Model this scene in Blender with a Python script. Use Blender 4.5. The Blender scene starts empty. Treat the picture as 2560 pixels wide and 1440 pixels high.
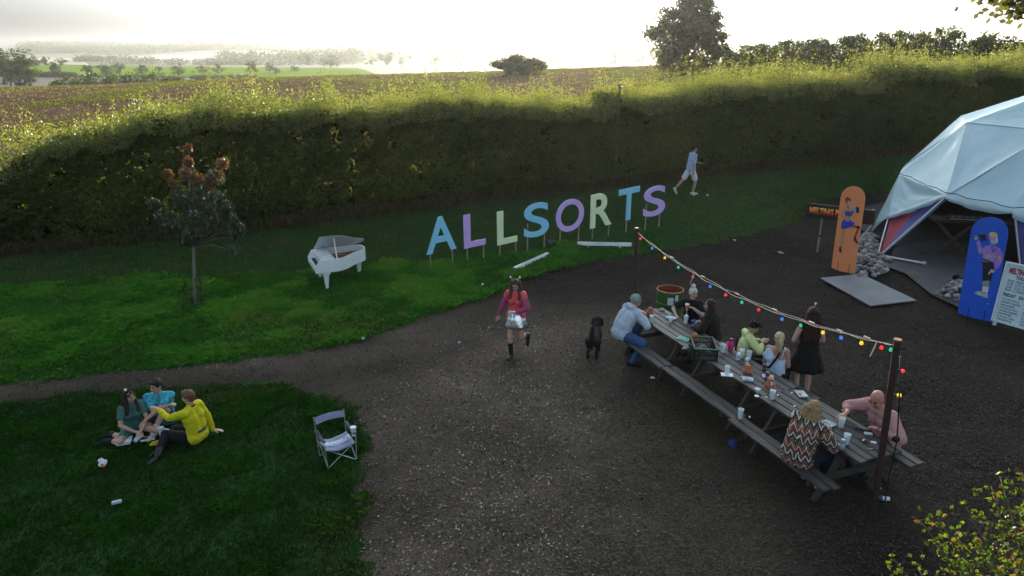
import bpy, math, random
import numpy as np
from mathutils import Vector, Matrix, Euler

R = math.radians
random.seed(7)
rng = np.random.default_rng(7)
scene = bpy.context.scene
col = scene.collection

# ------------------------------------------------------------------ camera
PITCH = math.atan(580 / 1700.0)
CAM_Z = 5.7
cam_d = bpy.data.cameras.new('camera')
cam = bpy.data.objects.new('camera', cam_d)
col.objects.link(cam)
cam.location = (0, 0, CAM_Z)
cam.rotation_euler = (math.pi / 2 - PITCH, 0, 0)
cam_d.sensor_width = 36
cam_d.lens = 1700 / 2560 * 36
cam_d.clip_start = 0.1
cam_d.clip_end = 12000
scene.camera = cam

# ------------------------------------------------------------------ sky and sun
SUN_EL, SUN_AZ = R(8.0), R(7.0)          # azimuth measured from +Y towards +X
world = bpy.data.worlds.new('World')
scene.world = world
world.use_nodes = True
wn, wl = world.node_tree.nodes, world.node_tree.links
wn.clear()
w_out = wn.new('ShaderNodeOutputWorld')
w_bg = wn.new('ShaderNodeBackground')
w_sky = wn.new('ShaderNodeTexSky')
w_hs = wn.new('ShaderNodeHueSaturation')
w_sky.sky_type = 'NISHITA'
w_sky.sun_disc = False
w_sky.sun_elevation = SUN_EL
w_sky.sun_rotation = SUN_AZ
w_sky.altitude = 60
w_sky.air_density = 1.0
w_sky.dust_density = 9.0
w_sky.ozone_density = 2.0
w_hs.inputs['Saturation'].default_value = 0.3
w_bg.inputs['Strength'].default_value = 0.15
wl.new(w_sky.outputs[0], w_hs.inputs['Color'])
w_wb = wn.new('ShaderNodeMix')                    # cool white balance of the photograph
w_wb.data_type = 'RGBA'; w_wb.blend_type = 'MULTIPLY'
w_wb.inputs[0].default_value = 1.0
w_wb.inputs[7].default_value = (0.86, 1.0, 1.12, 1)
wl.new(w_hs.outputs[0], w_wb.inputs[6])
wl.new(w_wb.outputs[2], w_bg.inputs['Color'])
wl.new(w_bg.outputs[0], w_out.inputs['Surface'])

sun_d = bpy.data.lights.new('sun', 'SUN')
sun_d.energy = 3.6
sun_d.angle = R(0.5)
sun_d.color = (1.0, 0.87, 0.68)
sun = bpy.data.objects.new('sun', sun_d)
col.objects.link(sun)
SUN_DIR = Vector((math.sin(SUN_AZ) * math.cos(SUN_EL), math.cos(SUN_AZ) * math.cos(SUN_EL), math.sin(SUN_EL)))
sun.rotation_euler = (-SUN_DIR).to_track_quat('-Z', 'Y').to_euler()
sun.location = (0, 0, 30)

vs = scene.view_settings
vs.view_transform = 'Standard'
vs.look = 'None'
vs.exposure = 1.9
vs.gamma = 1.0
vs.use_curve_mapping = False
scene.render.engine = 'CYCLES'
scene.cycles.use_denoising = True
scene.cycles.denoising_input_passes = 'RGB_ALBEDO_NORMAL'
scene.cycles.denoising_prefilter = 'NONE'
scene.cycles.max_bounces = 7
scene.cycles.diffuse_bounces = 3
scene.cycles.glossy_bounces = 2
scene.cycles.transmission_bounces = 5
scene.cycles.transparent_max_bounces = 6
scene.cycles.volume_bounces = 0
scene.cycles.sample_clamp_direct = 7.0
scene.cycles.sample_clamp_indirect = 4.0
scene.cycles.caustics_reflective = False
scene.cycles.caustics_refractive = False

# ------------------------------------------------------------------ helpers
def sm(a, b, x):
    t = np.clip((np.asarray(x, float) - a) / (b - a), 0, 1)
    return t * t * (3 - 2 * t)

_lat = np.random.default_rng(3).random((64, 64, 64)).astype(np.float32)

def vnoise(x, y, z=0.0):
    """lattice value noise, 0..1"""
    x, y, z = np.broadcast_arrays(np.asarray(x, float), np.asarray(y, float), np.asarray(z, float))
    xi, yi, zi = np.floor(x).astype(int), np.floor(y).astype(int), np.floor(z).astype(int)
    fx, fy, fz = x - xi, y - yi, z - zi
    fx, fy, fz = fx * fx * (3 - 2 * fx), fy * fy * (3 - 2 * fy), fz * fz * (3 - 2 * fz)
    def g(a, b, c):
        return _lat[(xi + a) % 64, (yi + b) % 64, (zi + c) % 64]
    def l(a, b, t):
        return a + (b - a) * t
    return l(l(l(g(0, 0, 0), g(1, 0, 0), fx), l(g(0, 1, 0), g(1, 1, 0), fx), fy),
             l(l(g(0, 0, 1), g(1, 0, 1), fx), l(g(0, 1, 1), g(1, 1, 1), fx), fy), fz)

def fbm(x, y, z=0.0):
    return 0.55 * vnoise(x, y, z) + 0.3 * vnoise(x * 2.1 + 7, y * 2.1 + 3, z * 2.1) + 0.15 * vnoise(x * 4.3 + 1, y * 4.3 + 9, z * 4.3)

DOME_C = (17.4, 21.0)
DOME_Z = 0.27

def height(x, y):
    x, y = np.broadcast_arrays(np.asarray(x, float), np.asarray(y, float))
    xc = np.clip(x, -24, 40)
    near = 0.045 * (xc + 16) * sm(16, 25, y)
    near = np.where(xc < -16, near * 0.5, near)
    s = sm(25, 125, y)
    lim = 24 + s * 220
    xw = np.clip(x, -lim, 40 + s * 220)
    field = 0.72 + 2.18 * s + (0.045 - 0.013 * s) * xw + 0.9 * (fbm(x * .02, y * .02, 5) - .5) * sm(40, 90, y)
    z = np.where(y < 25, near, field)
    farz = np.interp(y, [250, 330, 400, 460, 560, 720, 850, 1000, 1400, 1700, 2300, 3000, 3600, 5000], [-6.5, -7.4, -6.6, -5.6, -4.6, -3.2, -4.5, -5.5, -1.5, 5, 26, 42, 30, 20])
    und = (fbm(x * .0021 + 3, y * .0012, 2) - .5) * sm(800, 2200, y) * 46
    farz = farz + und + 3 * np.sin(x / 140.0 + 1.2) * sm(750, 1000, y) * (1 - sm(1200, 2000, y))
    b = sm(140, 265, y)
    z = z * (1 - b) + farz * b
    d = np.hypot(x - DOME_C[0], y - DOME_C[1])
    k = 1 - sm(7.4, 9.3, d)
    z = z * (1 - k) + (DOME_Z - 0.02) * k
    return z

def hz(x, y):
    return float(height(x, y))

_cp, _sp = math.cos(PITCH), math.sin(PITCH)

def ray(px, py):
    u, v = (px - 1280) / 1700.0, (py - 720) / 1700.0
    return Vector((u, _cp - v * _sp, -_sp - v * _cp))      # per metre of camera depth

def P(px, py, z=None):
    """point of the ground (or of the level z) seen at a pixel of the 2560 x 1440 photograph"""
    r = ray(px, py)
    zz = 0.0 if z is None else z
    p = Vector((0, 0, 0))
    for _ in range(25):
        d = (zz - CAM_Z) / r.z
        p = Vector((0, 0, CAM_Z)) + r * d
        if z is not None:
            break
        zn = hz(p.x, p.y)
        zz = 0.5 * zz + 0.5 * zn
    return Vector((p.x, p.y, zz))

def D(px, py, depth):
    return Vector((0, 0, CAM_Z)) + ray(px, py) * depth

# ---- materials
MATS = {}

def mat(name, c, rough=0.6, var=0.12, scale=6.0, bump=0.0, bscale=60.0, metal=0.0, spec=0.4, trans=0.0, emit=0.0,
        coat=0.0, sheen=0.0, c2=None, stretch=None, alpha=1.0):
    if name in MATS:
        return MATS[name]
    m = bpy.data.materials.new(name)
    m.use_nodes = True
    nt = m.node_tree
    b = nt.nodes['Principled BSDF']
    b.inputs['Roughness'].default_value = rough
    b.inputs['Metallic'].default_value = metal
    b.inputs['Specular IOR Level'].default_value = spec
    b.inputs['Transmission Weight'].default_value = trans
    b.inputs['Coat Weight'].default_value = coat
    b.inputs['Sheen Weight'].default_value = sheen
    b.inputs['Alpha'].default_value = alpha
    c = tuple(c)
    if emit:
        b.inputs['Emission Color'].default_value = (*c, 1)
        b.inputs['Emission Strength'].default_value = emit
    tc = nt.nodes.new('ShaderNodeTexCoord')
    mp = nt.nodes.new('ShaderNodeMapping')
    if stretch:
        mp.inputs['Scale'].default_value = stretch
    nt.links.new(tc.outputs['Object'], mp.inputs['Vector'])
    nz = nt.nodes.new('ShaderNodeTexNoise')
    nz.inputs['Scale'].default_value = scale
    nz.inputs['Detail'].default_value = 5
    nt.links.new(mp.outputs[0], nz.inputs['Vector'])
    rp = nt.nodes.new('ShaderNodeValToRGB')
    a0 = tuple(max(0, v * (1 - var)) for v in c)
    a1 = tuple(min(1, v * (1 + var)) for v in c) if c2 is None else tuple(c2)
    rp.color_ramp.elements[0].color = (*a0, 1)
    rp.color_ramp.elements[1].color = (*a1, 1)
    rp.color_ramp.elements[0].position = 0.3
    rp.color_ramp.elements[1].position = 0.7
    nt.links.new(nz.outputs['Fac'], rp.inputs[0])
    nt.links.new(rp.outputs[0], b.inputs['Base Color'])
    if bump:
        n2 = nt.nodes.new('ShaderNodeTexNoise')
        n2.inputs['Scale'].default_value = bscale
        n2.inputs['Detail'].default_value = 4
        nt.links.new(mp.outputs[0], n2.inputs['Vector'])
        bp = nt.nodes.new('ShaderNodeBump')
        bp.inputs['Strength'].default_value = bump
        bp.inputs['Distance'].default_value = 0.02
        nt.links.new(n2.outputs['Fac'], bp.inputs['Height'])
        nt.links.new(bp.outputs[0], b.inputs['Normal'])
    MATS[name] = m
    return m

def leaf_mat(name, stops, trans=0.45, tcol=1.6, gloss=0.06, tint=(1, 1, 1)):
    """foliage: the per-leaf attribute 'rnd' picks a colour; light passes through"""
    if name in MATS:
        return MATS[name]
    m = bpy.data.materials.new(name)
    m.use_nodes = True
    nt = m.node_tree
    nt.nodes.clear()
    out = nt.nodes.new('ShaderNodeOutputMaterial')
    at = nt.nodes.new('ShaderNodeAttribute')
    at.attribute_name = 'rnd'
    rp = nt.nodes.new('ShaderNodeValToRGB')
    els = rp.color_ramp.elements
    for i, (p, c) in enumerate(stops):
        e = els[i] if i < 2 else els.new(p)
        e.position = p
        e.color = (*c, 1)
    nt.links.new(at.outputs['Fac'], rp.inputs[0])
    df = nt.nodes.new('ShaderNodeBsdfDiffuse')
    tr = nt.nodes.new('ShaderNodeBsdfTranslucent')
    mul = nt.nodes.new('ShaderNodeMix')
    mul.data_type = 'RGBA'
    mul.blend_type = 'MULTIPLY'
    mul.inputs[0].default_value = 1
    nt.links.new(rp.outputs[0], mul.inputs[6])
    mul.inputs[7].default_value = (tcol * 1.15 * tint[0], tcol * 1.05 * tint[1], tcol * .5 * tint[2], 1)
    mx = nt.nodes.new('ShaderNodeMixShader')
    mx.inputs[0].default_value = trans
    nt.links.new(rp.outputs[0], df.inputs[0])
    nt.links.new(mul.outputs[2], tr.inputs[0])
    nt.links.new(df.outputs[0], mx.inputs[1])
    nt.links.new(tr.outputs[0], mx.inputs[2])
    last = mx
    if gloss:
        gl = nt.nodes.new('ShaderNodeBsdfGlossy')
        gl.inputs['Roughness'].default_value = 0.4
        m2 = nt.nodes.new('ShaderNodeMixShader')
        m2.inputs[0].default_value = gloss
        nt.links.new(mx.outputs[0], m2.inputs[1])
        nt.links.new(gl.outputs[0], m2.inputs[2])
        last = m2
    nt.links.new(last.outputs[0], out.inputs['Surface'])
    MATS[name] = m
    return m

# ---- objects
def link(name, me, parent=None):
    o = bpy.data.objects.new(name, me)
    col.objects.link(o)
    if parent is not None:
        o.parent = parent
    return o

def tag(o, label=None, cat=None, group=None, kind=None):
    if label: o['label'] = label
    if cat: o['category'] = cat
    if group: o['group'] = group
    if kind: o['kind'] = kind
    return o

def thing(name, label, cat, loc=(0, 0, 0), yaw=0.0, group=None):
    o = bpy.data.objects.new(name, None)
    col.objects.link(o)
    o.empty_display_size = 0.1
    o.location = loc
    o.rotation_euler = (0, 0, yaw)
    return tag(o, label, cat, group)

def dup(root, label=None, loc=None, yaw=None, scale=None):
    r = root.copy(); col.objects.link(r)
    for ch in root.children:
        c = ch.copy(); col.objects.link(c); c.parent = r
        for g in ch.children:
            d = g.copy(); col.objects.link(d); d.parent = c
    if label: r['label'] = label
    if loc is not None: r.location = loc
    if yaw is not None: r.rotation_euler = (0, 0, yaw)
    if scale is not None: r.scale = (scale,) * 3
    return r

def np_mesh(name, V, F, mats, parent=None, rnd=None, smooth=False, midx=None, kind=None):
    """V (n,3), F (m,k): one mesh from arrays"""
    me = bpy.data.meshes.new(name)
    V = np.ascontiguousarray(V, np.float32); F = np.ascontiguousarray(F, np.int32)
    m, k = F.shape
    me.vertices.add(len(V)); me.vertices.foreach_set('co', V.ravel())
    me.loops.add(m * k); me.loops.foreach_set('vertex_index', F.ravel())
    me.polygons.add(m)
    me.polygons.foreach_set('loop_start', np.arange(0, m * k, k, dtype=np.int32))
    me.polygons.foreach_set('loop_total', np.full(m, k, np.int32))
    me.polygons.foreach_set('use_smooth', np.full(m, smooth, bool))
    if midx is not None:
        me.polygons.foreach_set('material_index', np.asarray(midx, np.int32))
    for a in (mats if isinstance(mats, (list, tuple)) else [mats]):
        me.materials.append(a)
    if rnd is not None:
        at = me.attributes.new('rnd', 'FLOAT', 'POINT')
        at.data.foreach_set('value', np.ascontiguousarray(rnd, np.float32))
    me.update(calc_edges=True)
    o = link(name, me, parent)
    if kind: o['kind'] = kind
    return o

def rand_unit(n, g=rng):
    v = g.normal(size=(n, 3))
    return v / np.linalg.norm(v, axis=1, keepdims=True)

def leaves_arrays(C, L, W, A=None, rnd=None, g=rng):
    """rhombus leaves: centres C (n,3), lengths L, widths W, optional long axes A"""
    n = len(C)
    A = rand_unit(n, g) if A is None else A
    Bx = np.cross(A, rand_unit(n, g)); Bx /= np.linalg.norm(Bx, axis=1, keepdims=True) + 1e-9
    L = np.broadcast_to(L, n)[:, None]; W = np.broadcast_to(W, n)[:, None]
    V = np.empty((n, 4, 3))
    V[:, 0] = C - A * L / 2; V[:, 1] = C + Bx * W / 2; V[:, 2] = C + A * L / 2; V[:, 3] = C - Bx * W / 2
    F = np.arange(n * 4).reshape(n, 4)
    rnd = g.random(n) if rnd is None else rnd
    return V.reshape(-1, 3), F, np.repeat(rnd, 4)

def leaf_obj(name, C, L, W, m, parent=None, A=None, rnd=None, kind=None):
    V, F, r = leaves_arrays(np.asarray(C), L, W, A, rnd)
    return np_mesh(name, V, F, m, parent, r, kind=kind)

def blades_obj(name, X, Y, Z, H, W, m, rnd=None, lean=0.5, kind='stuff', parent=None):
    """grass blades: one bent strip of two triangles each"""
    n = len(X)
    a = rng.random(n) * 2 * np.pi
    dx, dy = np.cos(a), np.sin(a)
    b = rng.random(n) * 2 * np.pi
    ln = H * lean * (0.3 + rng.random(n))
    V = np.empty((n, 4, 3))
    base = np.stack([X, Y, Z], 1)
    side = np.stack([dx, dy, 0 * dx], 1) * (W / 2)[:, None]
    V[:, 0] = base - side - [0, 0, .01]; V[:, 1] = base + side - [0, 0, .01]
    mid = base + np.stack([np.cos(b) * ln * .35, np.sin(b) * ln * .35, H * .62], 1)
    V[:, 2] = mid + side * .8
    V[:, 3] = base + np.stack([np.cos(b) * ln, np.sin(b) * ln, H * (1 - .3 * lean)], 1)
    F = np.empty((n, 2, 3), int); i = np.arange(n) * 4
    F[:, 0] = np.stack([i, i + 1, i + 2], 1); F[:, 1] = np.stack([i, i + 2, i + 3], 1)
    rnd = rng.random(n) if rnd is None else rnd
    return np_mesh(name, V.reshape(-1, 3), F.reshape(-1, 3), m, parent, np.repeat(rnd, 4), kind=kind)

class B:
    """collects solids, then links them as ONE mesh"""
    def __init__(s):
        s.v, s.f, s.m, s.i, s.M = [], [], [], 0, Matrix.Identity(4)
    def add(s, vs, fs):
        o = len(s.v)
        s.v += [tuple(s.M @ Vector(p)) for p in vs]
        s.f += [tuple(o + k for k in f) for f in fs]
        s.m += [s.i] * len(fs)
        return s
    def box(s, c, size, rot=None, bev=0.0):
        x, y, z = (k / 2 for k in size)
        rot = rot or Matrix.Identity(3)
        vs = [Vector(c) + rot @ Vector(p) for p in ((-x, -y, -z), (x, -y, -z), (x, y, -z), (-x, y, -z), (-x, -y, z), (x, -y, z), (x, y, z), (-x, y, z))]
        return s.add(vs, [(3, 2, 1, 0), (4, 5, 6, 7), (0, 1, 5, 4), (1, 2, 6, 5), (2, 3, 7, 6), (3, 0, 4, 7)])
    def beam(s, p0, p1, w, h, up=(0, 0, 1)):
        p0, p1 = Vector(p0), Vector(p1)
        d = (p1 - p0); L = d.length; d.normalize()
        sd = d.cross(Vector(up))
        if sd.length < 1e-4: sd = d.cross(Vector((1, 0, 0)))
        sd.normalize(); u = sd.cross(d)
        rot = Matrix((sd, d, u)).transposed()
        return s.box((p0 + p1) / 2, (w, L, h), rot)
    def frame(s, d):
        d = Vector(d).normalized()
        a = d.cross(Vector((0, 0, 1)) if abs(d.z) < .95 else Vector((1, 0, 0))).normalized()
        return a, d.cross(a), d
    def cyl(s, p0, p1, r0, r1=None, n=10, cap=True):
        r1 = r0 if r1 is None else r1
        p0, p1 = Vector(p0), Vector(p1)
        a, b, d = s.frame(p1 - p0)
        vs = [p + (a * math.cos(t) + b * math.sin(t)) * r for p, r in ((p0, r0), (p1, r1)) for t in (2 * math.pi * k / n for k in range(n))]
        fs = [(k, (k + 1) % n, n + (k + 1) % n, n + k) for k in range(n)]
        fs = [f[::-1] for f in fs] if False else fs
        if cap: fs += [tuple(range(n))[::-1], tuple(range(n, 2 * n))]
        return s.add(vs, fs)
    def tube(s, pts, r, n=6, cap=True):
        pts = [Vector(p) for p in pts]
        rr = r if isinstance(r, (list, tuple)) else [r] * len(pts)
        a, b, d = s.frame(pts[1] - pts[0])
        vs, fs = [], []
        for i, p in enumerate(pts):
            dd = (pts[min(i + 1, len(pts) - 1)] - pts[max(i - 1, 0)]).normalized()
            a = (a - dd * a.dot(dd)).normalized(); b = dd.cross(a)
            vs += [p + (a * math.cos(2 * math.pi * k / n) + b * math.sin(2 * math.pi * k / n)) * rr[i] for k in range(n)]
        for i in range(len(pts) - 1):
            fs += [(i * n + k, i * n + (k + 1) % n, (i + 1) * n + (k + 1) % n, (i + 1) * n + k) for k in range(n)]
        if cap: fs += [tuple(range(n))[::-1], tuple(range((len(pts) - 1) * n, len(pts) * n))]
        return s.add(vs, fs)
    def lathe(s, prof, c=(0, 0, 0), n=14, close=False):
        """profile (r, z) from bottom up"""
        c = Vector(c)
        vs = [c + Vector((r * math.cos(2 * math.pi * k / n), r * math.sin(2 * math.pi * k / n), z)) for r, z in prof for k in range(n)]
        fs = []
        for i in range(len(prof) - 1):
            fs += [(i * n + k, i * n + (k + 1) % n, (i + 1) * n + (k + 1) % n, (i + 1) * n + k) for k in range(n)]
        if close: fs += [tuple(range(n))[::-1], tuple(range((len(prof) - 1) * n, len(prof) * n))]
        return s.add(vs, fs)
    def ball(s, c, r, n=10, k=7, rot=None):
        r = (r, r, r) if isinstance(r, (int, float)) else r
        rot = rot or Matrix.Identity(3); c = Vector(c)
        vs, fs = [c + rot @ Vector((0, 0, -r[2]))], []
        for i in range(1, k):
            t = math.pi * i / k
            vs += [c + rot @ Vector((r[0] * math.sin(t) * math.cos(2 * math.pi * j / n), r[1] * math.sin(t) * math.sin(2 * math.pi * j / n), -r[2] * math.cos(t))) for j in range(n)]
        vs.append(c + rot @ Vector((0, 0, r[2])))
        fs += [(0, 1 + (j + 1) % n, 1 + j) for j in range(n)]
        for i in range(k - 2):
            fs += [(1 + i * n + j, 1 + i * n + (j + 1) % n, 1 + (i + 1) * n + (j + 1) % n, 1 + (i + 1) * n + j) for j in range(n)]
        e = len(vs) - 1; q = 1 + (k - 2) * n
        fs += [(e, q + j, q + (j + 1) % n) for j in range(n)]
        return s.add(vs, fs)
    def capsule(s, p0, p1, r0, r1, n=12):
        p0, p1 = Vector(p0), Vector(p1)
        if (p1 - p0).length < 1e-5: return s.ball(p0, max(r0, r1))
        a, b, d = s.frame(p1 - p0)
        rings = [(p0, r0, t) for t in (-75, -50, -25, 0)] + [(p1, r1, t) for t in (0, 25, 50, 75)]
        vs = [p0 - d * r0]
        for p, r, t in rings:
            c, q = math.cos(R(t)) * r, math.sin(R(t)) * r
            vs += [p + d * q + (a * math.cos(2 * math.pi * k / n) + b * math.sin(2 * math.pi * k / n)) * c for k in range(n)]
        vs.append(p1 + d * r1)
        fs = [(0, 1 + (k + 1) % n, 1 + k) for k in range(n)]
        for i in range(7):
            fs += [(1 + i * n + k, 1 + i * n + (k + 1) % n, 1 + (i + 1) * n + (k + 1) % n, 1 + (i + 1) * n + k) for k in range(n)]
        e = len(vs) - 1; q = 1 + 7 * n
        fs += [(e, q + k, q + (k + 1) % n) for k in range(n)]
        return s.add(vs, fs)
    def prism(s, poly, t, M=None):
        """polygon in the local XZ plane (facing -Y), t thick along +Y"""
        M = M or Matrix.Identity(4)
        n = len(poly)
        vs = [M @ Vector((x, 0, z)) for x, z in poly] + [M @ Vector((x, t, z)) for x, z in poly]
        fs = [tuple(range(n)), tuple(range(n, 2 * n))[::-1]] + [((k + 1) % n, k, n + k, n + (k + 1) % n) for k in range(n)]
        return s.add(vs, fs)
    def flat(s, poly, y=0.0):
        return s.add([(x, y, z) for x, z in poly], [tuple(range(len(poly)))])
    def quad(s, a, b, c, d):
        return s.add([a, b, c, d], [(0, 1, 2, 3)])
    def build(s, name, mats, parent=None, smooth=False, kind=None, auto=None):
        me = bpy.data.meshes.new(name)
        me.from_pydata(s.v, [], s.f)
        for a in (mats if isinstance(mats, (list, tuple)) else [mats]): me.materials.append(a)
        if max(s.m, default=0) > 0: me.polygons.foreach_set('material_index', s.m)
        if smooth:
            me.polygons.foreach_set('use_smooth', [True] * len(me.polygons))
            if auto: me.set_sharp_from_angle(angle=R(auto))
        me.update()
        o = link(name, me, parent)
        if kind: o['kind'] = kind
        return o

def part(name, me_or_obj, parent):
    o = link(name, me_or_obj.data if hasattr(me_or_obj, 'data') else me_or_obj, parent)
    return o

def bevel(o, w=0.008, seg=2):
    m = o.modifiers.new('bevel', 'BEVEL'); m.width = w; m.segments = seg; m.limit_method = 'ANGLE'
    return o

def text_obj(name, txt, size, m, parent=None, extrude=0.002, align='LEFT', bold=0.0, space=1.0, res=3):
    cu = bpy.data.curves.new(name, 'FONT')
    cu.body = txt; cu.size = size; cu.extrude = extrude; cu.align_x = align; cu.offset = bold; cu.space_character = space
    cu.resolution_u = res
    t = bpy.data.objects.new(name + '_tmp', cu)
    col.objects.link(t)
    dg = bpy.context.evaluated_depsgraph_get()
    me = bpy.data.meshes.new_from_object(t.evaluated_get(dg))
    bpy.data.objects.remove(t); bpy.data.curves.remove(cu)
    me.materials.clear(); me.materials.append(m)
    return link(name, me, parent)
# ------------------------------------------------------------------ ground regions
def poly_world(pts):
    return np.array([[P(x, y).x, P(x, y).y] for x, y in pts])

MID_EDGE = [(-60, 972), (0, 965), (150, 948), (350, 925), (600, 903), (750, 885), (900, 850), (1000, 820), (1100, 782), (1200, 745),
            (1290, 702), (1400, 672), (1500, 650), (1600, 632), (1750, 612), (1850, 592), (1950, 570), (2000, 552), (2060, 543), (2200, 540)]
LAWN_EDGE = [(-60, 1030), (0, 1015), (200, 985), (400, 972), (600, 958), (700, 958), (770, 985), (830, 1000), (880, 1022), (905, 1060), (898, 1110),
             (920, 1170), (903, 1230), (912, 1300), (905, 1380), (905, 1445)]
MID_POLY = np.vstack([[-40, MID_EDGE and P(*MID_EDGE[0]).y], poly_world(MID_EDGE), [30, 22.0], [60, 60], [-60, 60]])
_le = poly_world(LAWN_EDGE)
LAWN_POLY = np.vstack([[-40, _le[0, 1]], _le, [_le[-1, 0], -2], [-40, -2]])

def in_poly(x, y, poly):
    x, y = np.asarray(x), np.asarray(y)
    ins = np.zeros(x.shape, bool)
    n = len(poly)
    for i in range(n):
        x0, y0 = poly[i]; x1, y1 = poly[(i + 1) % n]
        c = ((y0 > y) != (y1 > y)) & (x < (x1 - x0) * (y - y0) / (y1 - y0 + 1e-12) + x0)
        ins ^= c
    return ins

def jitter_xy(x, y, a=.16):
    return x + a * 2 * (fbm(x * 1.7, y * 1.7, 1) - .5) + a * (vnoise(x * 6, y * 6, 4) - .5), y + a * 2 * (fbm(x * 1.7, y * 1.7, 8) - .5) + a * (vnoise(x * 6, y * 6, 9) - .5)

HA = np.array([-30.0, 15.25]); HB = np.array([30.0, 35.45])        # front foot of the hedge
HU = (HB - HA) / np.linalg.norm(HB - HA); HN = np.array([-HU[1], HU[0]])
HL = float(np.linalg.norm(HB - HA))

def behind_hedge(x, y):
    return (np.asarray(x) - HA[0]) * HN[0] + (np.asarray(y) - HA[1]) * HN[1]

def is_mid(x, y):
    jx, jy = jitter_xy(x, y)
    return in_poly(jx, jy, MID_POLY) & (behind_hedge(x, y) < 1.2) & (np.hypot(x - DOME_C[0], y - DOME_C[1]) > 7.6)

def is_lawn(x, y):
    jx, jy = jitter_xy(x, y)
    return in_poly(jx, jy, LAWN_POLY)

# ------------------------------------------------------------------ ground materials
def ground_mat(name, c0, c1, c2, scale=1.2, bump=.6, bscale=25, rough=.95, spec=.1, pale=None):
    m = bpy.data.materials.new(name); m.use_nodes = True
    nt = m.node_tree; b = nt.nodes['Principled BSDF']
    b.inputs['Roughness'].default_value = rough; b.inputs['Specular IOR Level'].default_value = spec
    tc = nt.nodes.new('ShaderNodeTexCoord')
    n1 = nt.nodes.new('ShaderNodeTexNoise'); n1.inputs['Scale'].default_value = scale; n1.inputs['Detail'].default_value = 6
    n2 = nt.nodes.new('ShaderNodeTexNoise'); n2.inputs['Scale'].default_value = bscale; n2.inputs['Detail'].default_value = 6; n2.inputs['Roughness'].default_value = .7
    for n in (n1, n2): nt.links.new(tc.outputs['Object'], n.inputs['Vector'])
    r = nt.nodes.new('ShaderNodeValToRGB'); e = r.color_ramp.elements
    e[0].color = (*c0, 1); e[0].position = .32; e[1].color = (*c1, 1); e[1].position = .68
    nt.links.new(n1.outputs['Fac'], r.inputs[0])
    mx = nt.nodes.new('ShaderNodeMix'); mx.data_type = 'RGBA'
    r2 = nt.nodes.new('ShaderNodeValToRGB'); r2.color_ramp.elements[0].position = .5; r2.color_ramp.elements[1].position = .68
    nt.links.new(n2.outputs['Fac'], r2.inputs[0])
    nt.links.new(r2.outputs[0], mx.inputs[0])
    nt.links.new(r.outputs[0], mx.inputs[6]); mx.inputs[7].default_value = (*c2, 1)
    nt.links.new(mx.outputs[2], b.inputs['Base Color'])
    bp = nt.nodes.new('ShaderNodeBump'); bp.inputs['Strength'].default_value = bump; bp.inputs['Distance'].default_value = .05
    nt.links.new(n2.outputs['Fac'], bp.inputs['Height']); nt.links.new(bp.outputs[0], b.inputs['Normal'])
    MATS[name] = m
    return m

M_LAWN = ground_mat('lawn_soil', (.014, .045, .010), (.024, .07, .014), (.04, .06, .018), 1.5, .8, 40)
M_MULCH = ground_mat('bark_mulch', (.032, .025, .019), (.084, .066, .049), (.135, .108, .080), .6, 1.0, 34)
def mulch_tone(x, y):
    """0 = darker bark, 1 = paler bark, in two soft bands"""
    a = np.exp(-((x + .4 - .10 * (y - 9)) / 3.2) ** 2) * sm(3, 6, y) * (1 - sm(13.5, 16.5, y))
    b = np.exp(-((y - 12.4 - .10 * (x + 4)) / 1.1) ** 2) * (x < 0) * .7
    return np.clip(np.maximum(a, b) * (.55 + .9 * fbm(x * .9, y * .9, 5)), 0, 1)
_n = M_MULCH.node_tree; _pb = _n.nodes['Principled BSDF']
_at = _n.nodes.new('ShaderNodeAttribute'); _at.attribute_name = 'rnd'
_mr = _n.nodes.new('ShaderNodeMapRange'); _mr.inputs[3].default_value = .40; _mr.inputs[4].default_value = 1.6  # bark colour scaled paler along the bands, darker away from them
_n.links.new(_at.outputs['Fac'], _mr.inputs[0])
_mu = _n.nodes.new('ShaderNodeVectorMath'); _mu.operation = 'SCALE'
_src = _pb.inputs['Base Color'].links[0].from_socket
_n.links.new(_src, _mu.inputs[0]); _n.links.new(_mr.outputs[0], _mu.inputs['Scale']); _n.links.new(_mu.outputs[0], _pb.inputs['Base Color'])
M_FIELD = ground_mat('ploughed_soil', (.085, .052, .036), (.14, .088, .060), (.20, .14, .095), .35, 1.0, 3.5, spec=0)
M_MARGIN = ground_mat('field_margin', (.04, .055, .018), (.08, .085, .03), (.10, .085, .04), .9, .8, 12)

# ------------------------------------------------------------------ near ground, split by what covers it
st = .2
gx, gy = np.arange(-27, 31, st), np.arange(1.0, 38.01, st)
GX, GY = np.meshgrid(gx, gy)
GZ = height(GX, GY)
dome_far = np.hypot(GX - DOME_C[0], GY - DOME_C[1]) > 7.2
GZ = GZ + .05 * (fbm(GX * .8, GY * .8, 2) - .5) * dome_far + .035 * (vnoise(GX * 4, GY * 4, 7) - .5) * dome_far
ny, nx = GX.shape
idx = np.arange(nx * ny).reshape(ny, nx)
FQ = np.stack([idx[:-1, :-1], idx[:-1, 1:], idx[1:, 1:], idx[1:, :-1]], -1).reshape(-1, 4)
VG = np.stack([GX, GY, GZ], -1).reshape(-1, 3)
cx, cy = VG[FQ].mean(1)[:, 0], VG[FQ].mean(1)[:, 1]
f_lawn, f_mid = is_lawn(cx, cy), is_mid(cx, cy)
f_field = behind_hedge(cx, cy) > 2.6
f_mid = (f_mid | (behind_hedge(cx, cy) > .3)) & ~f_field & ~f_lawn
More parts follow.
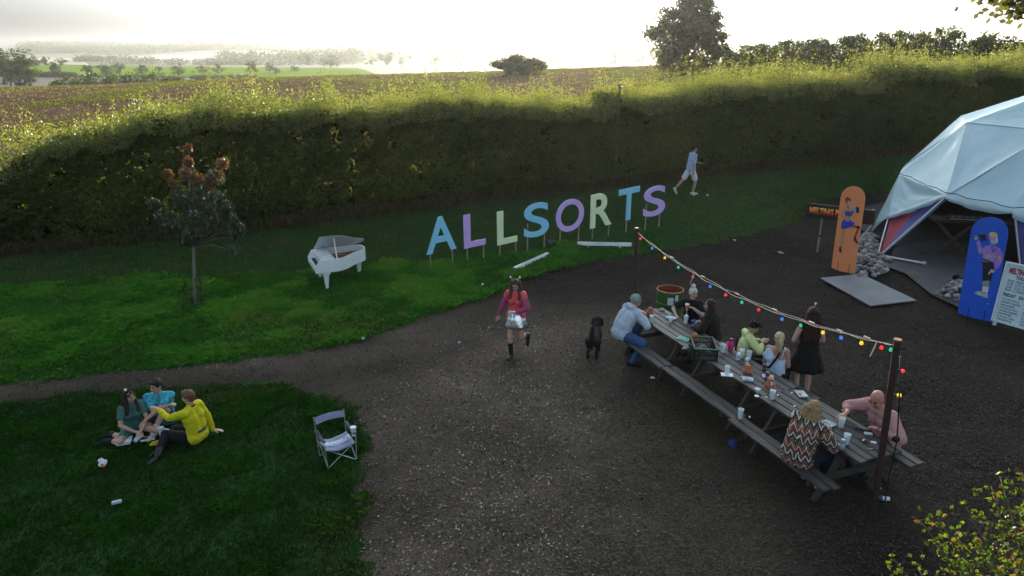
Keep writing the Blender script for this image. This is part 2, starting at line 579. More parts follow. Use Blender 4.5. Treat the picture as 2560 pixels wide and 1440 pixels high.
def sub_ground(name, mask, m, att=False):
    F = FQ[mask]; u, inv = np.unique(F, return_inverse=True)
    o = np_mesh(name, VG[u], inv.reshape(-1, 4), m, rnd=mulch_tone(VG[u][:, 0], VG[u][:, 1]) if att else None, smooth=True, kind='structure')
    return o
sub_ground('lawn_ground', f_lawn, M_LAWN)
sub_ground('meadow_ground', f_mid, M_LAWN)
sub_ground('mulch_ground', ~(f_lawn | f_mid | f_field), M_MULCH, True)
sub_ground('field_margin_ground', f_field, M_MARGIN)

def ground_z(x, y):
    far = np.hypot(x - DOME_C[0], y - DOME_C[1]) > 7.2
    return height(x, y) + (.05 * (fbm(x * .8, y * .8, 2) - .5) + .035 * (vnoise(x * 4, y * 4, 7) - .5)) * far

def gz(x, y):
    return float(ground_z(np.array([x]), np.array([y]))[0])

# ------------------------------------------------------------------ ploughed field up to its crest
ys = np.concatenate([np.arange(12, 60, .8), np.arange(60, 190, 1.6)])
us = np.linspace(-1.25, 1.25, 300)
YY, UU = np.meshgrid(ys, us, indexing='ij')
XX = UU * (YY * .95 + 28)
ZZ = height(XX, YY)
ridge = np.abs(np.mod((XX * .93 - YY * .36) * .55, 1) - .5)
ZZ = ZZ + (.34 * (fbm(XX * .9, YY * .9, 3) - .5) + .24 * (vnoise(XX * 2.3, YY * 1.2, 6) - .5) + .22 * ridge) * sm(30, 45, YY) - .03
idf = np.arange(XX.size).reshape(XX.shape)
FF = np.stack([idf[:-1, :-1], idf[:-1, 1:], idf[1:, 1:], idf[1:, :-1]], -1).reshape(-1, 4)
VF = np.stack([XX, YY, ZZ], -1).reshape(-1, 3)
inside = ((VF[:, 0] > -26.7) & (VF[:, 0] < 30.7) & (VF[:, 1] > 1) & (VF[:, 1] < 37.6))
keep = ~inside[FF].all(1) & (behind_hedge(VF[FF].mean(1)[:, 0], VF[FF].mean(1)[:, 1]) > -6)
u_, inv_ = np.unique(FF[keep], return_inverse=True)
np_mesh('ploughed_field', VF[u_], inv_.reshape(-1, 4), M_FIELD, smooth=True, kind='structure')

# ------------------------------------------------------------------ far country
M_FAR = ground_mat('far_pasture', (.06, .085, .035), (.12, .12, .06), (.09, .10, .05), .004, .1, .02)
M_GREEN = ground_mat('green_crop', (.13, .22, .012), (.17, .26, .016), (.15, .24, .014), .02, .2, .5, spec=0)
M_DARKF = ground_mat('dark_plough', (.07, .065, .06), (.10, .09, .08), (.09, .08, .07), .02, .2, .6)
M_PALE = ground_mat('stubble', (.30, .27, .18), (.36, .32, .22), (.33, .29, .20), .01, .1, .3)
ys = np.concatenate([np.arange(176, 420, 10), np.arange(420, 1000, 20), np.geomspace(1000, 3640, 50)])
us = np.linspace(-1.35, 1.35, 160)
YY, UU = np.meshgrid(ys, us, indexing='ij')
XX = UU * YY
ZZ = height(XX, YY) - .06
idf = np.arange(XX.size).reshape(XX.shape)
FF = np.stack([idf[:-1, :-1], idf[:-1, 1:], idf[1:, 1:], idf[1:, :-1]], -1).reshape(-1, 4)
VF = np.stack([XX, YY, ZZ], -1).reshape(-1, 3)
np_mesh('far_hills', VF, FF, M_FAR, smooth=True, kind='structure')

def field_sheet(name, corners, m, lift=.5, n=24):
    """a field draped on the terrain: four corners (x, y)"""
    c = [np.array(k, float) for k in corners]
    V = []
    for i in range(n + 1):
        for j in range(n + 1):
            a, b = i / n, j / n
            p = (c[0] * (1 - a) + c[1] * a) * (1 - b) + (c[3] * (1 - a) + c[2] * a) * b
            V.append((p[0], p[1], hz(p[0], p[1]) + lift))
    F = [(i * (n + 1) + j, (i + 1) * (n + 1) + j, (i + 1) * (n + 1) + j + 1, i * (n + 1) + j + 1) for i in range(n) for j in range(n)]
    return np_mesh(name, np.array(V), np.array(F), m, smooth=True, kind='structure')

def at(px, y):
    return (px - 1280) / 1700.0 * y * .955
field_sheet('green_field', [(at(70, 440), 440), (at(960, 400), 400), (at(900, 600), 600), (at(70, 720), 720)], M_GREEN)
field_sheet('dark_field', [(at(-120, 290), 290), (at(230, 290), 290), (at(150, 410), 410), (at(-120, 425), 425)], M_DARKF)
field_sheet('stubble_field', [(at(90, 1000), 1000), (at(230, 950), 950), (at(215, 1250), 1250), (at(85, 1350), 1350)], M_PALE, .6)
field_sheet('distant_stubble_field', [(at(600, 1900), 1900), (at(700, 1850), 1850), (at(690, 2200), 2200), (at(640, 2300), 2300)], M_PALE, .8)
field_sheet('river', [(at(325, 1250), 1250), (at(470, 1330), 1330), (at(560, 1720), 1720), (at(350, 1430), 1430)],
            mat('river_water', (.55, .6, .62), rough=.12, var=.05, spec=1.0, scale=.01), 1.0)

# ------------------------------------------------------------------ haze
hb = B(); hb.box((0, 1825, 32), (9000, 3750, 112))
hz_o = hb.build('haze', [], kind='stuff')
hm = bpy.data.materials.new('haze_air'); hm.use_nodes = True
hn = hm.node_tree; hn.nodes.clear()
ho = hn.nodes.new('ShaderNodeOutputMaterial'); hv = hn.nodes.new('ShaderNodeVolumePrincipled')
hv.inputs['Color'].default_value = (.93, .95, .97, 1)
hv.inputs['Density'].default_value = 0.000095
hv.inputs['Anisotropy'].default_value = 0.64
hn.links.new(hv.outputs[0], ho.inputs['Volume'])
hz_o.data.materials.append(hm)
# ------------------------------------------------------------------ foliage colours
L_HEDGE = leaf_mat('hedge_leaf', [(0, (.034, .048, .015)), (.35, (.056, .076, .022)), (.7, (.080, .098, .030)), (.93, (.095, .085, .035)), (1, (.085, .06, .03))], .40, 2.2, .015, (.85, 1, .9))
L_SHOOT = leaf_mat('hedge_shoot', [(0, (.05, .065, .018)), (.5, (.085, .105, .028)), (.85, (.12, .13, .04)), (1, (.15, .11, .045))], .55, 2.4)  # paler than the hedge leaf: part young growth, part sunlit top put into colour
L_DRY = leaf_mat('dry_grass', [(0, (.06, .048, .026)), (.5, (.11, .09, .05)), (1, (.06, .07, .025))], .35, 1.2, 0)
L_GRASS = leaf_mat('grass_blade', [(0, (.020, .085, .010)), (.5, (.040, .165, .018)), (.85, (.085, .24, .03)), (1, (.15, .16, .05))], .35, 1.3, .02)
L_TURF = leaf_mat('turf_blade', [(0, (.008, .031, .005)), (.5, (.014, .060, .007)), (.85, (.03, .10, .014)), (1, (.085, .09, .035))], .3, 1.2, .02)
L_MOWN = leaf_mat('mown_grass', [(0, (.030, .055, .016)), (.5, (.05, .085, .022)), (.8, (.075, .10, .028)), (1, (.13, .105, .05))], .35, 1.3, .02)
L_WEED = leaf_mat('field_weed', [(0, (.06, .08, .02)), (.5, (.11, .13, .03)), (.8, (.15, .15, .045)), (1, (.16, .14, .06))], .5, 1.2, 0)
L_OAK = leaf_mat('oak_leaf', [(0, (.045, .05, .02)), (.6, (.075, .085, .025)), (1, (.12, .10, .035))], .5, 1.6)
L_FAR = leaf_mat('far_leaf', [(0, (.03, .05, .022)), (.6, (.05, .08, .03)), (1, (.085, .10, .035))], .35, 1.4, 0)
L_BUSHES = leaf_mat('bush_leaf', [(0, (.03, .045, .014)), (.6, (.05, .07, .02)), (1, (.09, .10, .03))], .45, 1.6, .04)
L_MAPLE = leaf_mat('maple_leaf', [(0, (.025, .045, .022)), (.5, (.045, .07, .03)), (.75, (.10, .07, .03)), (1, (.20, .08, .03))], .35, 1.7, .08)
L_HAW = leaf_mat('hawthorn_leaf', [(0, (.030, .062, .010)), (.5, (.055, .088, .013)), (.85, (.09, .105, .018)), (1, (.12, .07, .02))], .5, 1.7, .02)
BARK = mat('bark', (.10, .08, .06), .9, .3, 5, .8, 30, stretch=(1, 1, .3))
BARK_P = mat('pale_bark', (.19, .18, .15), .85, .25, 6, .5, 40)

# ------------------------------------------------------------------ grass
def scatter(n, x0, x1, y0, y1):
    return rng.uniform(x0, x1, n), rng.uniform(y0, y1, n)

def grass_in(name, n, box, mask, h, w, m, tuft=1.0, lean=.6, dens=None):
    x, y = scatter(n, *box)
    k = mask(x + rng.normal(0, .07, n), y + rng.normal(0, .07, n)) & (np.abs(x) < .82 * y + 1.5)
    if dens is not None: k &= rng.random(n) < dens(x, y)
    x, y = x[k], y[k]
    z = ground_z(x, y)
    c = fbm(x * tuft, y * tuft, 3); c2 = fbm(x * .35, y * .35, 6)
    cl = np.clip((fbm(x * tuft * 1.3, y * tuft * 1.3, 12) - .42) * 3.2, 0, 1)
    H = h * (.35 + .5 * c + .75 * cl) * (.7 + .6 * rng.random(len(x)))
    W = np.full(len(x), w) * (.7 + .6 * rng.random(len(x))) * (.6 + y / 22)
    rv = np.clip(-.05 + .7 * c2 + .45 * cl + .25 * (rng.random(len(x)) - .5), 0, .93)
    dry = rng.random(len(x)) < .03 + .35 * np.clip((fbm(x * .55, y * .55, 21) - .6) * 5, 0, 1)
    rv[dry] = 1
    return blades_obj(name, x, y, z, H, W, m, rv, lean)

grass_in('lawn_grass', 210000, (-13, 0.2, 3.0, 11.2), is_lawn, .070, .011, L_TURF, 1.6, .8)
strip_y = lambda x: 17.6 + .22 * (x + 8)                       # where the long grass gives way to the mown strip
longg = lambda x, y: is_mid(x, y) & (y < strip_y(x) + 1.2 * (fbm(x * .4, y * .4, 2) - .5) * 2)
mown = lambda x, y: is_mid(x, y) & (y > strip_y(x) - 1.0)
grass_in('meadow_grass', 260000, (-19, 4.5, 9.5, 20.5), longg, .13, .016, L_GRASS, 1.1, 1.0)
grass_in('mown_grass', 260000, (-22, 24, 14, 33), mown, .06, .018, L_MOWN, 1.0, .7)
# thin tufts creeping over the mulch
creep = lambda x, y: ~is_lawn(x, y) & ~is_mid(x, y)
cdens = lambda x, y: np.exp(-((x - 3.1) ** 2 + (y - 9.6) ** 2) / 1.2) * .6 + np.exp(-((x - 2.0) ** 2 + (y - 9.0) ** 2) / 1.0) * .35
grass_in('creeping_grass', 60000, (-1, 6, 6, 13), creep, .03, .010, L_MOWN, 1.5, .7, cdens)

# bark chips lying on the mulch: far too many to count
def chips(name, n, box, dens, m, size):
    x, y = scatter(n, *box)
    k = ~is_lawn(x, y) & ~is_mid(x, y) & (np.abs(x) < .82 * y + 1.0) & (rng.random(n) < dens(x, y)) & (np.hypot(x - DOME_C[0], y - DOME_C[1]) > 6.6)
    x, y = x[k], y[k]; n = len(x)
    z = ground_z(x, y) + .008 + .012 * rng.random(n)
    A = rand_unit(n); A[:, 2] *= .35; A /= np.linalg.norm(A, axis=1, keepdims=True)
    S = size * (.5 + rng.random(n)) * (.7 + y / 25)
    up = rand_unit(n) * .55 + [0, 0, 1]
    Bx = np.cross(A, up); Bx /= np.linalg.norm(Bx, axis=1, keepdims=True)
    C = np.stack([x, y, z], 1); L = S[:, None]; W = (S * (.22 + .25 * rng.random(n)))[:, None]
    V = np.empty((n, 4, 3))
    V[:, 0] = C - A * L / 2 - Bx * W / 2; V[:, 1] = C + A * L / 2 - Bx * W / 2; V[:, 2] = C + A * L / 2 + Bx * W / 2; V[:, 3] = C - A * L / 2 + Bx * W / 2
    return np_mesh(name, V.reshape(-1, 3), np.arange(n * 4).reshape(n, 4), m, None, np.repeat(np.clip(rng.random(n) ** 1.4 * (.5 + .6 * mulch_tone(x, y)), 0, 1), 4), kind='stuff')
def chip_mat():
    m = bpy.data.materials.new('bark_chip'); m.use_nodes = True
    nt = m.node_tree; b = nt.nodes['Principled BSDF']
    b.inputs['Roughness'].default_value = .75; b.inputs['Specular IOR Level'].default_value = .25
    a = nt.nodes.new('ShaderNodeAttribute'); a.attribute_name = 'rnd'
    r = nt.nodes.new('ShaderNodeValToRGB'); e = r.color_ramp.elements
    e[0].color = (.03, .022, .017, 1); e[1].color = (.38, .32, .24, 1)
    k = e.new(.75); k.color = (.075, .056, .042, 1)
    nt.links.new(a.outputs['Fac'], r.inputs[0]); nt.links.new(r.outputs[0], b.inputs['Base Color'])
    return m
M_CHIP = chip_mat()
chips('bark_chips', 480000, (-9, 12, 3.0, 21), lambda x, y: .15 + .85 * np.exp(-((y - 3) / 7.5) ** 2) * (.5 + .7 * fbm(x * .6, y * .6, 4)), M_CHIP, .030)

# ------------------------------------------------------------------ the tall hedge
def hedge():
    t = thing('hedge', 'long tall unclipped hedge with a sunlit top along the far side of the grass', 'hedge', (HA[0], HA[1], 0), math.atan2(HU[1], HU[0]))
    def top(s):
        return np.interp(s, [0, 12, 14.6, 15.3, 17, 20, 24, 34, 44, 52, 64], [2.3, 2.4, 2.6, 2.9, 3.8, 4.1, 4.15, 3.85, 3.9, 4.0, 4.3]) + .75 * (fbm(s * .5, s * 0, 1) - .5) + .4 * (vnoise(s * 1.9, s * 0, 4) - .5)
    n = 520000
    s = rng.random(n) * HL
    T = top(s) - .55 - .35 * (vnoise(s * .9, s * 0, 6) - .5)
    k = rng.random(n)
    z = np.where(k < .68, rng.random(n) ** .85 * T, T - np.abs(rng.normal(0, .22, n)))
    dep = np.where(k < .5, rng.exponential(.28, n), rng.random(n) * 2.6)
    roundoff = .9 * sm(.72, 1.05, z / T)
    bul = 1.0 * (fbm(s * .55, z * .5, 7) - .5) + .5 * (vnoise(s * 1.6, z * 1.6, 2) - .5)
    w = dep + bul + roundoff * (dep < 1.2)
    gap = vnoise(s * 2.2, z * 2.2, 11) * .6 + vnoise(s * 5, z * 5, w) * .4
    keep = (gap > .30) | (dep > .7)
    s, z, w, T = s[keep], z[keep], w[keep], T[keep]
    # shoots standing up out of the top
    ns = 11000
    ss = rng.random(ns) * HL; hh = np.minimum(rng.exponential(.28, ns) + .75, 1.8) * (.5 + .8 * vnoise(ss * 1.3, ss * 0, 8)); ww = -.1 + rng.random(ns) * 3.3
    m_ = 20
    S2 = np.repeat(ss, m_) + rng.normal(0, .045, ns * m_); q = rng.random(ns * m_) ** 1.25
    Z2 = np.repeat(top(ss), m_) - 1.0 + q * np.repeat(hh, m_); W2 = np.repeat(ww, m_) + rng.normal(0, .05, ns * m_)
    xs, ys_ = HA[0] + HU[0] * S2 + HN[0] * W2, HA[1] + HU[1] * S2 + HN[1] * W2
    leaf_obj('top_shoots', np.stack([S2, W2, height(xs, ys_) + Z2], 1), rng.uniform(.05, .11, len(S2)), rng.uniform(.03, .06, len(S2)), L_SHOOT, t, rnd=np.clip(.5 * rng.random(len(S2)) + .6 * fbm(S2 * .4, Z2, 2), 0, 1), kind='stuff')
    wx, wy = HA[0] + HU[0] * s + HN[0] * w, HA[1] + HU[1] * s + HN[1] * w
    g = height(wx, wy)
    C = np.stack([s, w, g + z], 1)
    n = len(s)
    rv = np.clip(.35 * rng.random(n) + .75 * fbm(s * .4, z * .5, 9) - .05 + .15 * (rng.random(n) < .1), 0, 1)
    leaf_obj('foliage', C, rng.uniform(.06, .15, n), rng.uniform(.05, .09, n), L_HEDGE, t, rnd=rv, kind='stuff')
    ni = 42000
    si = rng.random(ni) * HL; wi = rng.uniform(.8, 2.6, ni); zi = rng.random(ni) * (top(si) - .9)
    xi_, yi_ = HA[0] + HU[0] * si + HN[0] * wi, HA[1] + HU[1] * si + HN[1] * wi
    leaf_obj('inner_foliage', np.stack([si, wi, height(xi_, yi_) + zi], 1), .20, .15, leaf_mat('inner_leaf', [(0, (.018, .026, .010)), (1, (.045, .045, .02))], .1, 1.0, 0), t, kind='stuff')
    b = B()
    for i in range(260):
        q = random.random() * HL; d = random.uniform(.5, 1.9)
        x, y = HA[0] + HU[0] * q + HN[0] * d, HA[1] + HU[1] * q + HN[1] * d
        g0 = hz(x, y); tp = g0 + float(top(np.array([q]))[0]) * random.uniform(.6, 1.0)
        b.tube([(q, d, g0 - .05), (q + random.uniform(-.15, .15), d + random.uniform(-.15, .15), (g0 + tp) / 2), (q + random.uniform(-.35, .35), d + random.uniform(-.3, .3), tp)], [.02, .013, .005], 4)
    b.build('stems', BARK, t, kind='stuff')
    return top
hedge_top = hedge()

# dead grass along the hedge foot
n = 45000
s = rng.random(n) * HL; w = rng.normal(-.05, .38, n)
x, y = HA[0] + HU[0] * s + HN[0] * w, HA[1] + HU[1] * s + HN[1] * w
k = (np.abs(x) < .85 * y + 2) & (np.hypot(x - DOME_C[0], y - DOME_C[1]) > 7.5)
x, y = x[k], y[k]
blades_obj('dry_grass', x, y, ground_z(x, y), (.10 + .34 * rng.random(len(x)) ** 1.5) * (.3 + 1.3 * fbm(x * .9, y * .9, 3)), np.full(len(x), .011), L_DRY, None, .5)

# weeds and stubble over the field behind the hedge
n = 330000
u = rng.random(n); y = 20 + 135 * u ** 1.7; x = rng.uniform(-1, 1, n) * (.9 * y + 6)
k = (behind_hedge(x, y) > 2.3)
band = fbm(x * .12 + 2, y * .045, 4); row = np.mod((x * .93 - y * .36) * .16, 1) < .16
near = np.exp(-(behind_hedge(x, y) - 2.3) / 5.0)
k &= rng.random(n) < np.clip(.12 + .75 * near + .8 * (band > .585) + .4 * row, 0, 1)
x, y, band, near = x[k], y[k], band[k], near[k]
blades_obj('field_weeds', x, y, height(x, y) + .02, (.12 + .22 * rng.random(len(x))) * (1 + 2.2 * near), .016 + y * .0007, L_WEED,
           np.clip(.75 - .9 * (band - .45) * 2 + .5 * (rng.random(len(x)) - .5), 0, 1), .9)

# ------------------------------------------------------------------ trees
def tree(name, label, cat, base, H, W, clumps, per, leaf, m, trunk_r=None, clear=.18, group=None, bark=None, seed=0, flat=1.0, trunk=True, bottom=None):
    g = np.random.default_rng(seed + 11); rd = random.Random(seed)
    t = thing(name, label, cat, base, 0, group)
    cr_h = H * (1 - clear)
    pts = []
    while len(pts) < clumps:
        v = g.normal(size=3); v /= np.linalg.norm(v)
        r = .62 + .34 * g.random() if g.random() < .75 else g.random() * .6
        p = np.array([v[0] * r * W / 2, v[1] * r * W / 2 * flat, H * clear + cr_h * .46 + v[2] * r * cr_h * .5])
        if v[2] > .2: p[:2] *= 1 - .25 * v[2]
        pts.append(p)
    pts = np.array(pts)
    rad = (W + cr_h) * .5 * (.11 + .10 * g.random(clumps)) * (36 / clumps) ** .25
    C = np.repeat(pts, per, 0)
    off = g.normal(size=(clumps * per, 3)); off /= np.linalg.norm(off, axis=1, keepdims=True)
    off *= (np.repeat(rad, per) * g.random(clumps * per) ** .5)[:, None]; off[:, 2] *= .75
    C = C + off
    C[:, 2] = np.maximum(C[:, 2], .1)
    n = len(C)
    rv = np.clip(np.repeat(g.random(clumps), per) * .6 + .4 * g.random(n), 0, 1)
    V, F, r_ = leaves_arrays(C, leaf * g.uniform(.7, 1.3, n), leaf * .65 * g.uniform(.7, 1.3, n), rnd=rv, g=g)
    np_mesh('crown', V, F, m, t, r_)
    if trunk:
        tr = trunk_r or H * .022
        b = B()
        top = Vector((rd.uniform(-.05, .05) * W, 0, H * (clear + .45)))
        b.tube([(0, 0, -.15), (0, 0, H * clear * .5), (top.x * .5, 0, H * clear), top], [tr * 1.5, tr * 1.1, tr, tr * .35], 8)
        for p in pts[g.permutation(clumps)[:min(clumps, 14)]]:
            q = Vector(p); a = Vector((0, 0, H * clear * .75 + .3 * (q.z - H * clear)))
            a = Vector((top.x * .4, 0, max(H * clear * .7, min(a.z, H * (clear + .3)))))
            b.tube([a, (a + q) / 2 + Vector((0, 0, .04 * H)), q], [tr * .5, tr * .3, tr * .1], 5)
        b.build('trunk', bark or BARK, t, True)
    return t

# lone oak on the field edge
ob = Vector(((1714 - 1280) / 1700 * 97 * .955, 97, 0)); ob.z = hz(ob.x, ob.y)
tree('oak_tree', 'big round broadleaf tree standing alone at the field edge, sky showing through it', 'tree', ob, 11.2, 10.9, 140, 130, .42, L_OAK, .34, .0, seed=4)
# hedgerow of bushes and small trees running right from the oak
hr = [(1826, 108, 92), (1880, 106, 88), (1930, 104, 86), (1985, 97, 84), (2040, 93, 80), (2095, 90, 78), (2140, 68, 78), (2190, 72, 76), (2245, 80, 74),
      (2292, 74, 72), (2345, 58, 72), (2392, 72, 70), (2440, 82, 68), (2490, 76, 66), (2545, 92, 66), (2610, 90, 64)]
hl = ['low rounded bush just right of the big lone tree', 'second dark bush of the far hedgerow from the lone tree', 'third dark bush of the far hedgerow from the lone tree',
      'fourth dark bush of the far hedgerow, slightly taller than the third', 'fifth bush of the far hedgerow counted from the lone tree',
      'sixth bush of the far hedgerow, where the row starts to climb', 'tall bushy tree forming the first peak of the far hedgerow', 'dark tree just right of the first peak of the far hedgerow',
      'ninth bush of the far hedgerow, in the dip between its peaks', 'loose thin-topped tree left of the second peak of the far hedgerow', 'tallest tree of the far hedgerow, its second peak',
      'dark tree just right of the tallest hedgerow tree', 'thirteenth bush of the far hedgerow, in the dip right of the tallest tree', 'arching tree near the right end of the far hedgerow',
      'last full bush at the right end of the far hedgerow', 'dark bush cut off by the right edge of the photo']
for i, (px, py, d) in enumerate(hr):
    x = (px - 1280) / 1700 * .955 * d * 1.0
    z0 = hz(x, d)
    ztop = CAM_Z - d * (_sp + (py - 720) / 1700 * _cp) / (_cp - (py - 720) / 1700 * _sp)
    H = ztop - z0 + .25
    tree('hedgerow_tree', hl[i], 'tree', (x, d, z0), H, 4.6 + .6 * (i % 3), 34, 90, .30, L_BUSHES, .1, .02, 'dark trees of the far hedgerow', seed=20 + i)
# rounded bush at the crest
bx = Vector(((1297 - 1280) / 1700 * 115, 120, 0)); bx.z = hz(bx.x, bx.y)
tree('crest_bush', 'wide brown-green bush on the crest of the field below the sun', 'bush', bx, 3.0, 9.6, 90, 110, .34, L_OAK, .05, .0, seed=3)

# scattered trees of the valley: pixel of the foot, height and width in pixels, distance
ft = [(8, 168, 62, 60, 330, 'tall dark tree at the left edge of the photo above the brown field'), (60, 168, 56, 60, 340, 'dark spreading tree right of the leftmost tree'),
      (22, 172, 38, 46, 310, 'pale green tree in front of the leftmost tall tree'), (46, 172, 32, 30, 305, 'middle one of three small trees left of the green field'), (72, 172, 32, 34, 308, 'small light green tree at the left end of the green field'),
      (96, 152, 16, 24, 640, 'small dark bush above the left end of the green field'), (122, 152, 14, 20, 660, 'pale bush left of the stubble slope'), (158, 156, 12, 30, 660, 'low dark bush under the stubble slope'),
      (138, 180, 26, 26, 420, 'round tree alone on the left of the green field'), (222, 184, 28, 32, 430, 'round dark tree second along the green field'), (267, 182, 34, 40, 440, 'broad dark tree third along the green field'),
      (302, 180, 26, 32, 470, 'smaller tree touching the broad dark tree on the green field'), (355, 186, 30, 28, 430, 'square-topped tree fifth along the green field'), (400, 180, 14, 22, 500, 'small tree half hidden behind the dark bushes on the green field'),
      (448, 188, 30, 32, 430, 'flat-topped tree right of the dark bushes on the green field'), (512, 188, 22, 34, 470, 'low domed tree on the middle of the green field'), (548, 188, 24, 28, 470, 'round tree beside the low domed tree'),
      (628, 192, 38, 30, 440, 'tall upright tree near the right end of the green field'), (676, 192, 28, 28, 460, 'left one of a close pair of trees at the end of the green field'), (692, 193, 20, 20, 455, 'right one of a close pair of trees at the end of the green field'),
      (738, 190, 16, 26, 500, 'small tree where the green field meets the ploughed crest'), (772, 180, 34, 40, 760, 'hazy round tree beyond the end of the green field'), (828, 188, 34, 48, 620, 'hazy broad tree right of the end of the green field'),
      (506, 168, 12, 28, 1000, 'faint low tree above the middle of the green field'), (968, 178, 38, 44, 800, 'tall hazy tree over the crest, centre left'), (1005, 182, 30, 70, 780, 'wide hazy tree right of the tall hazy one'), (930, 184, 20, 40, 760, 'small hazy tree left of the tall hazy one'),
      (1090, 182, 20, 40, 800, 'low hazy tree on the crest left of the brown bush'), (1150, 182, 20, 46, 800, 'faint hazy tree nearest the brown bush on its left'), (1378, 178, 24, 30, 850, 'faint tree just right of the brown bush'), (1412, 178, 22, 34, 860, 'second faint tree right of the brown bush'),
      (1462, 178, 20, 30, 800, 'third faint tree right of the brown bush'), (1538, 178, 40, 56, 760, 'large faint tree halfway between brown bush and lone tree'), (1602, 178, 32, 40, 780, 'faint tree next to the left side of the lone tree')]
for i, (px, py, hp, wp, d, lab) in enumerate(ft):
    x = (px - 1280) / 1700 * .955 * d
    z0 = hz(x, d)
    ztop = CAM_Z - d * (_sp + (py - hp - 720) / 1700 * _cp) / (_cp - (py - hp - 720) / 1700 * _sp)
    H = max(ztop - z0, hp / 1700 * d * 1.0)
    tree('valley_tree', lab, 'tree', (x, d, z0), H, wp / 1700 * d * 1.05, 22, 80, .045 * H + .12, L_FAR, H * .03, .06, 'scattered trees in the valley', seed=50 + i)
for i, (px, w, hgt, lab) in enumerate([(180, 70, 26, 'leftmost dark bush at the foot of the ploughed field'), (245, 90, 40, 'largest dark bush at the foot of the ploughed field'), (320, 80, 36, 'dark bush right of the largest one at the field foot'),
                                       (385, 80, 38, 'domed dark bush fourth along the field foot'), (435, 50, 26, 'small dark bush fifth along the field foot'), (470, 30, 16, 'last low bush at the field foot on the right')]):
    d = 190
    x = (px - 1280) / 1700 * .955 * d; z0 = hz(x, d)
    ztop = CAM_Z - d * (_sp + (218 - hgt - 720) / 1700 * _cp) / (_cp - (218 - hgt - 720) / 1700 * _sp)
    tree('field_foot_bush', lab, 'bush', (x, d, z0 - .4), ztop - z0 + .4, w / 1700 * d * 1.5, 26, 70, .5, L_BUSHES, .1, .0, 'bushes at the foot of the ploughed field', seed=90 + i)

# woods and hedges of the far hills: read as one mass
def wood(name, n, fn, leaf, H):
    px, y = fn(n)
    x = (px - 1280) / 1700 * .955 * y
    base = height(x, y)
    k = 34
    hh = H * (.5 + .9 * vnoise(x * .011, y * .007, 3)) * (.7 + .5 * rng.random(n))
    C = np.repeat(np.stack([x, y, base], 1), k, 0)
    o = rand_unit(n * k) * np.repeat(hh * .42, k)[:, None]
    C = C + o * [1.3, 1.3, 1]; C[:, 2] += np.repeat(hh * .45, k)
    return leaf_obj(name, C, leaf * rng.uniform(.6, 1.4, n * k), leaf * rng.uniform(.5, 1, n * k), L_FAR, rnd=np.clip(np.repeat(rng.random(n), k) * .6 + .4 * rng.random(n * k), 0, 1), kind='stuff')
wood('ridge_wood', 2600, lambda n: (rng.uniform(60, 1240, n), rng.choice([2050, 2250, 2500, 2750, 2950], n) + rng.normal(0, 40, n)), 4.2, 20)
wood('valley_wood', 420, lambda n: (np.concatenate([rng.uniform(560, 900, n // 2), rng.uniform(820, 1650, n - n // 2)]), np.concatenate([rng.normal(1150, 60, n // 2), rng.normal(1450, 130, n - n // 2)])), 3.2, 22)
wood('river_wood', 240, lambda n: (rng.uniform(200, 620, n), np.where(rng.random(n) < .5, rng.normal(1130, 30, n), rng.normal(1900, 40, n))), 2.6, 11)
wood('field_hedges', 260, lambda n: (np.concatenate([rng.uniform(-20, 190, n // 2), rng.uniform(480, 640, n - n // 2)]), np.concatenate([rng.normal(428, 3, n // 2), rng.normal(398, 3, n - n // 2)])), 1.0, 2.6)

# ------------------------------------------------------------------ sunflowers and tall weeds on the right
n = 60000
x = rng.uniform(8, 60, n); y = rng.uniform(30, 75, n)
k = (behind_hedge(x, y) > 2.4) & (x > 15 + (62 - y) * .25) & (x < .85 * y + 4)
x, y = x[k], y[k]
blades_obj('tall_weeds', x, y, height(x, y), (.5 + .75 * rng.random(len(x))) * (.7 + .8 * fbm(x * .3, y * .3, 2)), np.full(len(x), .09), L_WEED, np.clip(.2 + .8 * rng.random(len(x)), 0, 1), .5)
M_PETAL = leaf_mat('petal', [(0, (.55, .35, .02)), (1, (.7, .5, .04))], .5, 1.3, 0)
M_SEED = mat('seed_disc', (.09, .05, .02), .9)
M_STALK = mat('green_stalk', (.08, .12, .03), .8)
def sunflower(label, loc, h, yaw):
    t = thing('sunflower', label, 'flower', loc, yaw, 'sunflowers along the field edge')
    b = B(); b.tube([(0, 0, 0), (.03, .02, h * .6), (0, -.03, h - .05), (0, -.1, h)], [.02, .018, .014, .012], 5); b.build('stalk', M_STALK, t)
    b = B(); b.cyl((0, -.10, h), (0, -.14, h - .02), .09, .08, 10); b.build('seed_disc', M_SEED, t)
    b = B()
    for k in range(14):
        a = 2 * math.pi * k / 14
        c, s_ = math.cos(a), math.sin(a)
        b.quad((c * .07, -.12, h + s_ * .07), (c * .15 - s_ * .04, -.13, h + s_ * .15 + c * .04), (c * .23, -.10, h + s_ * .23), (c * .15 + s_ * .04, -.13, h + s_ * .15 - c * .04))
    b.build('petals', M_PETAL, t)
    C = np.array([[random.uniform(-.22, .22), random.uniform(-.22, .22), random.uniform(.25, .9) * h] for _ in range(16)])
    leaf_obj('leaves', C, .26, .2, L_WEED, t)
    return t
ORD = 'first second third fourth fifth sixth seventh eighth ninth tenth eleventh twelfth thirteenth fourteenth fifteenth sixteenth seventeenth eighteenth nineteenth twentieth'.split()
for i in range(26):
    px = 1905 + i * 23 + random.uniform(-8, 8)
    d = 62 - i * .75 + random.uniform(-1.5, 1.5)
    x = (px - 1280) / 1700 * .955 * d
    sunflower((ORD[i] + ' yellow sunflower from the left' if i < 13 else ORD[25 - i] + ' yellow sunflower from the right') + ' in the row under the far hedgerow', (x, d, hz(x, d)), 1.75 + random.uniform(-.15, .35), random.uniform(-.7, .7))

